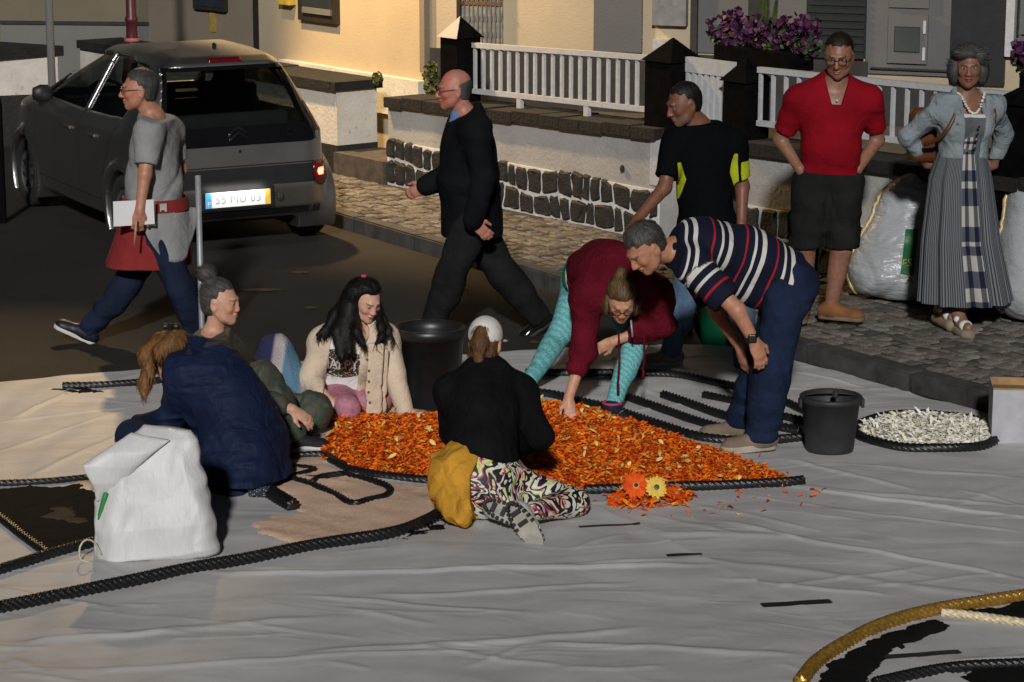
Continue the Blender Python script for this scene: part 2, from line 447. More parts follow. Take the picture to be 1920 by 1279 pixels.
for p, d, inn, i, z, rz in near:
    o = bpy.data.objects.new('cobble', smesh[i]); COL.objects.link(o); o.location = (p[0], p[1], z+.004)
    o.rotation_euler = (rs.uniform(-.03, .03), rs.uniform(-.03, .03), math.atan2(d[1], d[0])+rz); o.parent = pavement
VV = []; FF = []; RR = []; n0 = 0
for p, d, inn, i, z, rz in rest:
    V, F = SETT[i]; V = np.array(V); c, s_ = math.cos(rz), math.sin(rz)
    x = d*c+inn*s_; y = inn*c-d*s_
    VV.append(p+V[:, :1]*x+V[:, 1:2]*y+np.array([0, 0, z+.004])+np.outer(V[:, 2], UP)); FF += [tuple(k+n0 for k in f) for f in F]; n0 += len(V); RR.append(np.full(len(V), rs.rand()))
me = mesh('cobbles', np.concatenate(VV), FF); set_attr(me, 'rnd', np.concatenate(RR)); tag(obj('cobbles', me, M_sett, pavement), kind='stuff')

# ---------------------------------------------------------------- low garden wall with basalt base
def wall_paint(name, c=(.62, .6, .56), stain=.5):
    t = NT(name); n = t.noise(1.6, 6, rough=.65); n2 = t.noise(9, 6, rough=.7)
    a = t.ramp(n, [(.3, tuple(x*.72 for x in c)), (.6, c)]); st = t.ramp(n2, [(.60, (0, 0, 0)), (.72, (stain,)*3)])
    t.col(t.mix(st, a, tuple(x*.35 for x in c))); t.set(Roughness=.85); t.bump(t.noise(35, 6), .5, .012); return t.m
M_white = wall_paint('whitewash', (.37, .36, .34), .35); M_rough = wall_paint('rough_whitewash', (.6, .57, .5), .9)
M_bas = plain('basalt', (.013, .012, .011), .8, var=.5, scale=14, bump=.6, bscale=50, dist=.02)
M_cop = plain('mossy_coping', (.008, .0075, .006), .9, var=.6, scale=10, bump=.6, bscale=40, dist=.02)
M_mortar = plain('white_mortar', (.62, .61, .58), .9, var=.15, bump=.4)
def prism_wall(name, t0, t1, z0, z1a, z1b, d0, d1, mat, parent):
    return prism(name, [wp(t0, z0, d0), wp(t1, z0, d0), wp(t1, z1b, d0), wp(t0, z1a, d0)], -NW*(d1-d0), mat, parent)
def stone_course(par, t0, t1, za, zb, seed, wmin, wmax, skew=.02):
    """uneven basalt blocks, proud of the mortar; za, zb functions of t"""
    q = np.random.RandomState(seed); t = t0; lo_s = 0.
    while t < t1-.05:
        w = q.uniform(wmin, wmax); w = min(w, t1-t); hi_s = q.uniform(-skew, skew); gp = .011
        pts2 = [(t+gp, za(t)+gp), (t+w-gp, za(t+w)+gp), (t+w-gp+hi_s, zb(t+w)-gp), (t+gp+lo_s, zb(t)-gp)]
        cx = sum(p[0] for p in pts2)/4; cz = sum(p[1] for p in pts2)/4
        ring = []
        for i in range(4):
            a, b = pts2[i], pts2[(i+1) % 4]
            for u in (.1, .5, .9): ring.append((a[0]*(1-u)+b[0]*u+q.uniform(-.010, .010), a[1]*(1-u)+b[1]*u+q.uniform(-.010, .010)))
        V = [wp(x, z, .02) for x, z in ring]+[wp(x, z, -.012) for x, z in ring]+[wp(cx+(x-cx)*.82, cz+(z-cz)*.84, -.026-q.uniform(0, .012)) for x, z in ring]; n = 12
        F = [(i, (i+1) % n, n+(i+1) % n, n+i) for i in range(n)]+[(n+i, n+(i+1) % n, 2*n+(i+1) % n, 2*n+i) for i in range(n)]+[tuple(range(2*n, 3*n))]
        bm = bmesh.new(); vs = [bm.verts.new(tuple(v)) for v in V]
        for f in F: bm.faces.new([vs[i] for i in f])
        bmesh.ops.recalc_face_normals(bm, faces=bm.faces)
        obj('stone', from_bm('stone', bm), M_bas, par); t += w; lo_s = hi_s
def coping(par, t0, t1, z0, z1, d0=-.05, d1=.36, w=.3, th=.085, seed=0):
    q = np.random.RandomState(seed); t = t0
    while t < t1-.02:
        e = min(t+w*q.uniform(.8, 1.2), t1); f = lambda x: z0+(z1-z0)*(x-t0)/(t1-t0); dz = q.uniform(-.008, .008)
        prism('coping_stone', [wp(t+.006, f(t)+dz, d0), wp(e-.006, f(e)+dz, d0), wp(e-.006, f(e)+th+dz, d0), wp(t+.006, f(t)+th+dz, d0)], -NW*(d1-d0), M_cop, par); t = e
def lowwall(label, t0, t1, c0, c1, seed, stz=.5):
    w = empty('garden_wall', wp((t0+t1)/2, .1, .15), label, 'wall')
    prism_wall('render_face', t0, t1, .06, c0, c1, 0, .3, M_white, w)
    prism_wall('mortar', t0, t1, .061, stz-.015, stz-.015, -.012, .0, M_mortar, w)
    mid = lambda t: .32-.01*(t-t0)+.018*math.sin(t*4.3+seed)+.012*math.sin(t*9.1); top = lambda t: stz+.02*math.sin(t*5)
    stone_course(w, t0, t1, lambda t: .11, mid, seed, .10, .25, .035); stone_course(w, t0, t1, mid, top, seed+1, .10, .22, .03)
    coping(w, t0, t1, c0, c1, seed=seed); return w
w1 = lowwall('low white wall with basalt stone base under the long white railing', -3.52, 0.0, .775, .865, 11)
prism('end_post', [wp(-.10, .52, -.014), wp(.0, .52, -.014), wp(.0, .86, -.014), wp(-.10, .86, -.014)], -NW*.012, wall_paint('fresh_whitewash', (.5, .5, .5), .05), w1)
prism('drain_pipe', [wp(-.42+.022*math.cos(a), .60+.03*math.sin(a), -.006) for a in np.linspace(0, 6.28, 14)[:-1]], NW*.01, M_bas, w1)
w2 = lowwall('low white wall with basalt stone base behind the man in shorts', .9, 5.2, .86, .95, 31, .52)
# far stretch of the same wall, its end turned to the camera
w3 = empty('garden_wall', wp(-5.5, .1, .2), 'short white wall with mossy coping beside the car', 'wall')
prism_wall('render_face', -9, -4.3, .35, .83, .83, 0, .42, M_rough, w3)
prism_wall('dark_base', -9, -4.296, .0, .35, .35, -.004, .424, M_bas, w3)
coping(w3, -9, -4.27, .83, .83, -.04, .47, .6, .08, 5)
stp = empty('stone_step', wp(-3.9, .1, .1), 'dark stone doorstep between the two low walls', 'step')
prism('slab', [wp(-4.29, .1, -.05), wp(-3.53, .1, -.05), wp(-3.53, .3, -.05), wp(-4.29, .3, -.05)], -NW*.5, plain('worn_step', (.06, .05, .04), .85, var=.4), stp)

# gate pillars and railings
M_pil = plain('dark_pillar', (.004, .0036, .0036), .95, var=.4, bump=.3, spec=.03)
M_rail = plain('white_railing_paint', (.45, .46, .47), .55, var=.1, scale=25, bump=.08)
def pillar(label, t, top, w, d=.16, light=False, z0=.6):
    p = empty('gate_pillar', wp(t, z0, d), label, 'pillar')
    c = wp(t, (z0+top-.17)/2, d); box('shaft', c, (w, w, top-.17-z0), M_pil, p, WROT, .006)
    b = [wp(t-w/2-.02, top-.17, d-w/2-.02), wp(t+w/2+.02, top-.17, d-w/2-.02), wp(t+w/2+.02, top-.17, d+w/2+.02), wp(t-w/2-.02, top-.17, d+w/2+.02), wp(t, top, d)]
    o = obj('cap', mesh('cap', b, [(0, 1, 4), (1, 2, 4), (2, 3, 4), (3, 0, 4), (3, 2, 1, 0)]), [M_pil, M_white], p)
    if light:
        o.data.polygons[0].material_index = 1; o.data.polygons[3].material_index = 1  # lamp light put into the cap's colour: two faces set white
    return p
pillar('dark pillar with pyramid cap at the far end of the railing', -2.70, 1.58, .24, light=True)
pillar('dark pillar with pyramid cap between long railing and white gate', -.10, 1.60, .30, .2)
pillar('dark pillar right of the small white gate under the petunias', .70, 1.52, .24, .2)
pillar('wide dark pillar behind the woman in the denim jacket', 3.42, 1.62, .42, .2)
def railing(name, label, cat, t0, t1, zb0, zb1, zt0, zt1, n, d=.2, bar=.024, rail=.04, feet=(), toprail=None):
    r = empty(name, wp((t0+t1)/2, zb0, d), label, cat); tr = toprail or rail
    f = lambda t, a, b: a+(b-a)*(t-t0)/(t1-t0)
    prism('rail', [wp(t0, zb0, d-.02), wp(t1, zb1, d-.02), wp(t1, zb1+rail, d-.02), wp(t0, zb0+rail, d-.02)], -NW*.04, M_rail, r)
    prism('rail', [wp(t0, zt0-tr, d-.022), wp(t1, zt1-tr, d-.022), wp(t1, zt1, d-.022), wp(t0, zt0, d-.022)], -NW*.044, M_rail, r)
    for i in range(n):
        t = t0+.02+(t1-t0-.04)*i/(n-1); a, b = f(t, zb0, zb1)+rail, f(t, zt0, zt1)-tr
        prism('baluster', [wp(t-bar/2, a, d-bar/2), wp(t+bar/2, a, d-bar/2), wp(t+bar/2, b, d-bar/2), wp(t-bar/2, b, d-bar/2)], -NW*bar, M_rail, r)
    for t in feet:
        z1 = f(t, zb0, zb1); prism('foot', [wp(t-.025, z1-.09, d-.018), wp(t+.025, z1-.09, d-.018), wp(t+.025, z1, d-.018), wp(t-.025, z1, d-.018)], -NW*.036, M_rail, r)
        prism('foot_plate', [wp(t-.06, z1-.105, d-.05), wp(t+.06, z1-.105, d-.05), wp(t+.06, z1-.09, d-.05), wp(t-.06, z1-.09, d-.05)], -NW*.1, M_rail, r)
    return r
railing('railing', 'long white metal railing on the low wall behind the suited man', 'railing', -2.57, -.26, .955, 1.02, 1.37, 1.45, 21, feet=(-1.95, -1.1))
railing('railing', 'white metal railing behind the man in the red polo', 'railing', .83, 3.2, 1.04, 1.08, 1.46, 1.50, 19)
railing('gate', 'small white slatted gate between two dark pillars', 'gate', .06, .57, .3, .3, 1.47, 1.47, 8, bar=.034, toprail=.11)
# terrace behind the walls
M_terr = plain('terrace_concrete', (.05, .045, .04), .9, var=.4, bump=.4)
tb = [wp(-3.4, .7, .31), wp(5.5, .7, .31), np.array([8, 19, .7]), np.array([-.7, 22.2, .7])]
prism('terrace', tb, (0, 0, -.6), M_terr); bpy.data.objects['terrace']['kind'] = 'structure'

# ---------------------------------------------------------------- houses
def facade_mat(name, c, stain=.3):
    t = NT(name); n = t.noise(.9, 6, rough=.6); a = t.ramp(n, [(.3, tuple(x*.8 for x in c)), (.65, c)])
    n2 = t.noise(14, 6, rough=.7); t.col(t.mix(t.ramp(n2, [(.63, (0, 0, 0)), (.75, (stain,)*3)]), a, tuple(x*.5 for x in c)))
    t.set(Roughness=.9); t.bump(t.noise(60, 5), .35, .008); return t.m
M_cream = facade_mat('cream_render', (.44, .36, .24)); M_grey = facade_mat('grey_blue_render', (.11, .113, .122), .2)
M_brown = facade_mat('brown_render', (.2, .165, .12)); M_olive = facade_mat('olive_render', (.16, .14, .09)); M_lgrey = facade_mat('light_grey_render', (.125, .123, .12), .15)
M_dark = plain('dark_dado', (.02, .02, .021), .8, var=.3); M_frame = plain('dark_window_frame', (.02, .015, .012), .6)
def glass_mat(name, c=(.02, .025, .03), rough=.08):
    t = NT(name); t.col(t.ramp(t.noise(3, 2), [(.3, c), (.7, tuple(x*1.5 for x in c))])); t.set(Roughness=rough); t.b.inputs['Specular IOR Level'].default_value = .6; return t.m
M_pane = glass_mat('window_glass')
class Fac:
    """a house front: a = left end, b = right end on plan"""
    def __init__(s, a, b, name, label, z0, z1, mat, depth=.4):
        s.a = np.array([a[0], a[1], 0.]); s.d = nrm(np.array([b[0]-a[0], b[1]-a[1], 0])); s.L = np.linalg.norm(np.subtract(b, a)); s.n = np.array([s.d[1], -s.d[0], 0])
        if s.n[1] > 0: s.n = -s.n
        s.root = empty(name, s.a+s.d*s.L/2+UP*z0, label, 'house'); s.rect('wall', 0, s.L, z0, z1, -depth, 0, mat)
        s.roof(z1)
    def roof(s, z1): s.rect('eaves', -.1, s.L+.1, z1+.002, z1+.15, -.5, .35, M_dark)
    def p(s, t, z, o=0.): return s.a+s.d*t+UP*z+s.n*o
    def rect(s, name, t0, t1, z0, z1, o0, o1, mat, par=None):
        return prism(name, [s.p(t0, z0, o0), s.p(t1, z0, o0), s.p(t1, z1, o0), s.p(t0, z1, o0)], s.n*(o1-o0), mat, par or s.root)
    def tpx(s, px):
        """where along the front a pixel column falls"""
        k = (px-960)/FPX; # X = k*(Y*c + (H-z)*s) ; use z about 1.3
        A = s.d[0]-k*_c*s.d[1]; B = k*(s.a[1]*_c+(CAMH-1.3)*_s)-s.a[0]; return B/A
    def zpx(s, px, py):
        t = s.tpx(px); q = s.p(t, 0); return at(px, py, q[1])[2]
# street-side house, lit by the lamp
h1 = Fac((-2.45, 24.35), (-.70, 22.0), 'house', 'cream rendered house lit warm by the street lamp', .1, 4.5, M_cream)
def px_rect(h, name, x0, x1, y0, y1, o0, o1, mat, par=None):
    xm = (x0+x1)/2; return h.rect(name, h.tpx(x0), h.tpx(x1), min(h.zpx(xm, y0), h.zpx(xm, y1)), max(h.zpx(xm, y0), h.zpx(xm, y1)), o0, o1, mat, par)
wdw = px_rect(h1, 'window', 567, 638, -150, 41, .001, .05, M_frame); px_rect(h1, 'window_sill', 578, 631, 15, 26, .05, .07, M_lgrey, wdw); px_rect(h1, 'pane', 577, 632, -140, 14, .05, .056, M_pane, wdw)
px_rect(h1, 'plinth', 536, 799, 131, 200, .002, .09, M_rough); px_rect(h1, 'drain_pipe', 797, 806, -200, 135, .002, .06, M_brown)
for x0, x1, y0, y1 in ((533, 556, -2, 8),): px_rect(h1, 'wall_lamp_bracket', x0, x1, y0, y1, .001, .08, plain('yellow_box', (.5, .35, .05)))
h2 = Fac((-.66, 21.98), (5.2, 19.6), 'house', 'pale rendered house behind the white railings', .1, 4.5, M_cream)
px_rect(h2, 'dado', 808, 1236, 98, 300, .002, .03, M_dark)
px_rect(h2, 'pilaster', 1115, 1205, -300, 97, .002, .03, M_grey)
dr = px_rect(h2, 'door', 868, 944, -250, 84, .002, .03, plain('peeling_door', (.3, .27, .2), .8, var=.5, scale=14))
px_rect(h2, 'door_jamb', 862, 868.5, -250, 86, .002, .07, M_frame); px_rect(h2, 'door_bar', 868, 944, 2, 9, .035, .055, plain('rusty_bar', (.14, .06, .02), .8), dr)
for i in range(9):
    x = 874+i*8.2; px_rect(h2, 'grille_bar', x, x+2.2, -250, 80, .04, .055, M_lgrey, dr)
    for yy in (60, 30, -10): px_rect(h2, 'grille_scroll', x-1.5, x+4, yy, yy+9, .042, .052, M_lgrey, dr)
px_rect(h2, 'meter_box', 1227, 1290, -60, 47, .002, .07, plain('meter_box_grey', (.17, .175, .185), .5)); px_rect(h2, 'meter_box', 1228, 1256, 73, 96, .002, .05, plain('small_box_grey', (.4, .4, .42), .5))
px_rect(h2, 'pilaster', 1298, 1310, -300, 100, .002, .06, M_dark); px_rect(h2, 'wall_panel', 1310, 1405, -300, 100, .002, .02, M_lgrey)
px_rect(h2, 'shutter', 1405, 1437, -300, 100, .002, .05, M_dark); px_rect(h2, 'wall_panel', 1437, 1512, -300, 105, .002, .03, M_lgrey)
sh = px_rect(h2, 'shutter', 1512, 1625, -300, 105, .002, .03, plain('green_black_shutter', (.006, .010, .009), .6))
for i in range(22): px_rect(h2, 'slat', 1515, 1622, 100-i*14, 108-i*14, .03, .045, bpy.data.materials['green_black_shutter'], sh)
px_rect(h2, 'wall_panel', 1625, 1782, -300, 140, .002, .03, M_lgrey); px_rect(h2, 'ledge', 1636, 1790, 128, 131, .03, .06, M_dark)
px_rect(h2, 'dado', 1300, 1630, 108, 300, .031, .045, M_dark); px_rect(h2, 'dado', 1630, 1790, 160, 300, .031, .045, M_dark)
nb = px_rect(h2, 'niche_window', 1667, 1741, 27, 118, .031, .06, M_lgrey); px_rect(h2, 'pane', 1679, 1727, 49, 97, .06, .064, M_frame, nb); px_rect(h2, 'pane', 1681, 1726, 51, 95, .064, .067, glass_mat('grey_glass', (.05, .06, .06), .2), nb)
for yy in (38, 88): px_rect(h2, 'hinge', 1733, 1738, yy, yy+24, .06, .075, M_rail, nb)
px_rect(h2, 'niche_window', 1667, 1741, -80, 14, .031, .05, M_lgrey)
px_rect(h2, 'dark_doorway', 1783, 1886, -300, 160, .002, .03, plain('dark_door', (.012, .013, .016), .5)); px_rect(h2, 'door_frame', 1886, 1902, -300, 105, .002, .07, M_rail)
px_rect(h2, 'door_leaf', 1902, 1960, -300, 120, .002, .05, M_lgrey); px_rect(h2, 'door_handle', 1909, 1912, -10, 66, .05, .09, plain('chrome', (.5, .5, .5), .2, 1.0))
h3 = Fac((-3.75, 26.0), (-2.6, 24.7), 'house', 'brown rendered house front with a small dark window left of the lit house', .1, 4.5, M_brown)
w_ = px_rect(h3, 'window', 369, 428, -150, 19, .002, .05, M_frame); px_rect(h3, 'pane', 374, 423, -140, 12, .05, .056, M_pane, w_)
px_rect(h3, 'yellow_notice', 394, 405, 24, 60, .002, .01, plain('ochre_notice', (.3, .2, .04)))
px_rect(h3, 'door', 480, 500, -200, 220, .002, .04, M_frame); px_rect(h3, 'door_jamb', 497, 507, -200, 220, .02, .06, M_lgrey); px_rect(h3, 'door', 507, 533, -200, 220, .002, .05, plain('blue_grey_door', (.035, .037, .042), .6))
h4 = Fac((-9.5, 27.2), (-3.8, 26.6), 'house', 'olive rendered house across the far end of the street', -.1, 5, M_olive)
px_rect(h4, 'skirting_band', 0, 308, 40, 46, .002, .05, M_dark); px_rect(h4, 'lower_wall', 0, 308, 46, 300, .002, .03, facade_mat('grey_lower_wall', (.17, .165, .15)))
lw = empty('garden_wall', (-4.8, 24.8, 0), 'low pale wall with dark coping behind the car bonnet', 'wall')
prism('side_face', [(-4.42, 24.4, 0), (-5.0, 24.2, 0), (-8.6, 26.2, 0), (-8.3, 26.7, 0)], (0, 0, .86), M_rough, lw)
prism('coping', [(-4.36, 24.42, .862), (-5.0, 24.12, .862), (-8.7, 26.2, .862), (-8.3, 26.8, .862)], (0, 0, .1), M_cop, lw)
prism('dark_base', [(-4.41, 24.39, .0), (-5.0, 24.19, 0), (-8.62, 26.18, 0), (-8.3, 26.72, 0)], (0, 0, .5), M_bas, lw)

# ---------------------------------------------------------------- street lamp (its lantern hangs above the picture)
LX, LY = -3.50, 23.15
M_lred = plain('dark_red_iron', (.075, .012, .018), .45, var=.2, spec=.5)
sl = empty('street_lamp', (LX, LY, .1), 'ornate dark red cast iron street lamp post behind the car', 'lamp')
revolve('post', [(.13, .1), (.14, .35), (.1, .42), (.105, .8), (.085, .95), (.075, 1.02), (.058, 1.06), (.05, 1.3), (.062, 1.315), (.062, 1.34), (.048, 1.36), (.045, 1.7), (.06, 2.0), (.04, 2.1), (.035, 4.55), (.06, 4.6), (.0, 4.62)], M_lred, sl, (LX, LY, 0), 20)
revolve('collar', [(.07, 1.13), (.076, 1.145), (.07, 1.16)], plain('pink_band', (.4, .12, .14)), sl, (LX, LY, 0), 20)
HX, HY = -3.02, 21.75                    # the lantern hangs on a long arm over the street
tube('arm', spline([(LX, LY, 4.5), (LX+.02, LY-.05, 5.1), (lerp(LX, HX, .4), lerp(LY, HY, .4), 5.55), (HX, HY, 5.5), (HX, HY, 5.38)], .05), .022, M_lred, sl, 8)
revolve('lantern_roof', [(.26, 5.2), (.24, 5.23), (.1, 5.35), (.0, 5.4)], M_lred, sl, (HX, HY, 0), 20)
tl = NT('lit_lantern'); tl.set(Roughness=.4); tl.b.inputs['Emission Color'].default_value = (1, .7, .35, 1); tl.b.inputs['Emission Strength'].default_value = 8
revolve('lantern_glass', [(.0, 5.06), (.06, 5.07), (.1, 5.12), (.08, 5.19), (0, 5.195)], tl.m, sl, (HX, HY, 0), 16)
def lamp(name, loc, target, watts, cone, blend, rad=.12, col=(1, .66, .3)):
    d = bpy.data.lights.new(name, 'SPOT'); d.energy = watts; d.spot_size = R(cone); d.spot_blend = blend; d.shadow_soft_size = rad; d.color = col
    o = bpy.data.objects.new(name, d); COL.objects.link(o); o.location = loc; v = Vector(target)-Vector(loc); o.rotation_euler = v.to_track_quat('-Z', 'Y').to_euler(); put(o, sl); return o
lamp('lamp_beam', (HX, HY, 5.03), (-3.45, 13.2, 0), 1900, 30, 1.0)
lamp('lamp_glow', (HX, HY, 5.0), (-.1, 21.6, 1.0), 2300, 84, .5)
# slender posts
M_galv = plain('galvanised', (.28, .29, .3), .45, .25, var=.2)
q = g(374, 600); po = empty('metal_post', at(374, 480, 14.95)*[1, 1, 0], 'thin grey metal post beside the man in the red apron', 'post')
b = at(375, 480, 14.95); revolve('pole', [(.018, 0), (.018, 1.0), (.0, 1.001)], M_galv, po, (b[0], b[1], 0), 12); po.children[0].scale = (1, 1, at(372, 330, 14.95)[2]/1.0)
b = at(97, 140, 22.4); po = empty('sign_post', (b[0], b[1], 0), 'tall thin pale post beyond the car bonnet', 'post')
revolve('pole', [(.035, 0), (.035, 3.6), (0, 3.601)], M_lgrey, po, (b[0], b[1], 0), 12)
b = at(-1, 250, 19.8); po = empty('sign_post', (b[0], b[1], 0), 'dark post at the edge of the picture beside the car wheel', 'post')
revolve('pole', [(.03, 0), (.03, .95), (.02, 1.0), (0, 1.05)], M_pil, po, (b[0], b[1], 0), 12)

# ---------------------------------------------------------------- petunias and sword-leaved plants in a trough
M_pet = plain('petunia_purple', (.045, .003, .036), .6, var=.5, scale=20, bump=0); M_leaf = plain('leaf_green', (.035, .06, .015), .6, var=.5, scale=20, bump=0)
def leafmass(name, c, rad, n, size, mat, par, seed, flat=0.):
    q = np.random.RandomState(seed); V = []; F = []
    for i in range(n):
        v = q.randn(3); v /= np.linalg.norm(v); p = np.asarray(c)+v*np.asarray(rad)*q.uniform(.5, 1.08)**.6
        nn = nrm(v+q.randn(3)*.6); a = nrm(np.cross(nn, q.randn(3))); b = np.cross(nn, a); sz = size*q.uniform(.6, 1.3); m = 5; k = len(V)
        for j in range(m): th = j*2*math.pi/m; V.append(p+a*math.cos(th)*sz+b*math.sin(th)*sz+nn*sz*.35*(1 if j % 2 else .2))
        V.append(p-nn*sz*.25); F += [(k+j, k+(j+1) % m, k+m) for j in range(m)]
    return obj(name, mesh(name, V, F), mat, par)
def petunias(label, c, L, dvec, seed, sword=True, rz=.16):
    r = empty('flower_trough', c, label, 'planter'); c = np.asarray(c); d = nrm(dvec); rt = Matrix((tuple(d), tuple(np.cross(UP, d)), (0, 0, 1))).transposed()
    box('trough', c+UP*.07, (L, .22, .14), M_pil, r, rt, .01)
    q = np.random.RandomState(seed)
    for i in range(7):
        cc = c+d*(i/6-.5)*L*1.05+UP*(.22+q.uniform(-.03, .05)); leafmass('leaves', cc-UP*.03, (.1, .1, .09), 70, .022, M_leaf, r, seed+i); leafmass('blooms', cc+UP*.02, (.12, .12, rz*(.6+.5*math.sin(i*1.3+.5)**2)), 60, .032, M_pet, r, seed+20+i)
    if sword:
        for k, (x, h, ln) in enumerate(((-.02, .55, -.03), (.03, .62, .02), (.1, .5, .07), (-.0, .42, .02))):
            b = c+d*x+UP*.15; V = []
            for u in np.linspace(0, 1, 8): w = .032*(1-u**2.5)*(.6+.4*math.sin(u*3)); p = b+UP*h*u+d*ln*u*u; V += [p-d*w, p+np.cross(UP, d)*.008, p+d*w]
            obj('sword_leaf', mesh('sword_leaf', V, [(3*i+j, 3*i+j+1, 3*i+j+4, 3*i+j+3) for i in range(7) for j in range(2)], True), M_leaf, r)
pc = wp(.42, 0, .62); petunias('purple petunias with tall sword leaves in a trough behind the white gate', (pc[0], pc[1], 1.40), .85, UW, 50)
pc = wp(3.62, 0, .3); petunias('purple petunias beside the wide dark pillar behind the woman', (pc[0]-.12, pc[1]+.1, 1.50), .4, UW, 90, False, .2)
pc = at(808, 150, 21.6); r = empty('wall_weed', pc-UP*.2, 'scruffy green weed growing at the drain pipe foot', 'plant')
leafmass('leaves', pc, (.07, .08, .16), 110, .025, plain('weed_green', (.06, .07, .012), .7, var=.5), r, 5)
r = empty('wall_weed', at(708, 150, 21.9)-UP*.1, 'small weed tuft on the rough white wall', 'plant'); leafmass('leaves', at(708, 147, 21.85), (.04, .05, .06), 40, .02, bpy.data.materials['weed_green'], r, 6)
# ================================================================ the parked car
CA = R(28.5); CH = np.array([-math.sin(CA), math.cos(CA), 0]); CR = np.array([math.cos(CA), math.sin(CA), 0]); CO = np.array([-2.23, 18.97, 0])
CM = np.array([CR, CH, UP])
def cw(V): return np.asarray(V, float)@CM+CO
def poly_sdf(P2, poly):
    poly = np.asarray(poly, F32); d = np.full(len(P2), 1e9, F32); s = np.ones(len(P2), F32); n = len(poly); j = n-1
    for i in range(n):
        e = poly[j]-poly[i]; w = P2-poly[i]; b = w-e*np.clip((w@e)/(e@e), 0, 1)[:, None]; d = np.minimum(d, (b*b).sum(1))
        c1 = P2[:, 1] >= poly[i, 1]; c2 = P2[:, 1] < poly[j, 1]; c3 = e[0]*w[:, 1] > e[1]*w[:, 0]
        m = (c1 & c2 & c3) | (~c1 & ~c2 & ~c3); s[m] *= -1; j = i
    return s*np.sqrt(d)
SIDE = [(-.34, .22), (-.43, .30), (-.45, .46), (-.43, .62), (-.40, .80), (-.30, 1.10), (-.17, 1.385), (-.10, 1.43), (.25, 1.462), (.75, 1.468), (1.2, 1.42), (1.6, 1.25), (2.12, .99), (2.55, .90), (2.85, .78), (3.0, .55), (2.99, .28), (2.8, .2), (1.2, .17), (.2, .18)]
def car_body(P):
    x, y, z = np.abs(P[:, 0]), P[:, 1], P[:, 2]
    s = poly_sdf(P[:, 1:3], SIDE)+.0
    hw = .805-.10*np.clip((.55-z)/.4, 0, 1)**2*.5-.36*np.clip((z-.86)/.6, 0, 2)-.02*np.clip((z-.55)/.3, 0, 1)
    hw = hw-.16*np.clip((.05-y)/.5, 0, 1)**2-.22*np.clip((y-2.2)/.8, 0, 1)**2
    d = smax(s, (x-hw)*.93, .11)
    for wy in (0., 2.34):
        fl = np.sqrt((y-wy)**2+(z-.29)**2); d = smin(d, np.maximum(fl-.365, np.maximum(x-.805, .5-x)), .05)
        d = smax(d, -np.maximum(fl-.315, .54-x), .015)
    return d
WSIDE = [[(.99, .97), (1.97, .985), (1.55, 1.22), (1.27, 1.35), (.99, 1.37)], [(.9, .97), (.9, 1.375), (.5, 1.36), (.2, 1.26), (.1, 1.12), (.16, .99)]]
def car_holes(P):
    x, y, z = np.abs(P[:, 0]), P[:, 1], P[:, 2]
    d = np.full(len(P), 1e3, F32)
    for w in WSIDE: d = np.minimum(d, np.maximum(poly_sdf(P[:, 1:3], w)-.015, .45-x))
    rear = np.maximum(np.maximum(np.abs(z-1.08)-.27, x-(.60-.25*np.clip(z-.85, 0, 1))), y-.05)
    frontw = np.maximum(np.maximum(np.abs(z-1.2)-.19, x-(.62-.35*np.clip(z-1.0, 0, 1))), 1.25-y)
    return np.minimum(np.minimum(d, rear), frontw)
def car_shell(P):
    b = car_body(P); return np.maximum(np.abs(b+.014)-.016, -car_holes(P))
def paint(name, c, rough=.28, metal=.6):
    t = NT(name); t.col(t.ramp(t.noise(4, 4), [(.3, tuple(x*.85 for x in c)), (.7, c)])); t.set(Roughness=rough, Metallic=metal); t.b.inputs['Coat Weight'].default_value = .5; t.b.inputs['Coat Roughness'].default_value = .08
    t.bump(t.noise(3, 2), .02, .02); return t.m
M_paint = paint('grey_car_paint', (.46, .45, .44), .40, 1.0)
M_blk = plain('black_plastic', (.012, .012, .013), .5, var=.2, bump=.1); M_tyre = plain('tyre_rubber', (.012, .012, .012), .85, bump=.3)
car = empty('parked_car', CO, 'dark grey five door hatchback parked at the kerb, rear towards us', 'car')
V, Q = surf(car_shell, (-.95, -.6, .1), (.95, 3.15, 1.6), .0145)
cen = V[Q].mean(1)
def split(m, name, par):
    q = Q[m]; u, inv = np.unique(q, return_inverse=True); me = npmesh(name, cw(V[u]), inv.reshape(q.shape)); return obj(name, me, M_paint, par)
xl, yl, zl = cen[:, 0], cen[:, 1], cen[:, 2]
fd = (np.abs(xl) > .5) & (yl > .95) & (yl < 1.98) & (zl > .3) & (zl < 1.36); rd = (np.abs(xl) > .5) & (yl > .3) & (yl <= .95) & (zl > .3) & (zl < 1.36)
tg = (yl < .05) & (zl > .63) & (np.abs(xl) < .62) & (zl < 1.37); bp = (yl < -.12) & (zl <= .63); bon = (yl > 2.02) & (zl > .8); rest = ~(fd | rd | tg | bp | bon)
split(rest, 'body', car); doors = []
for nm, m in (('door', fd & (xl < 0)), ('door', fd & (xl > 0)), ('door', rd & (xl < 0)), ('door', rd & (xl > 0)), ('tailgate', tg), ('bumper', bp), ('bonnet', bon)): doors.append(split(m, nm, car))
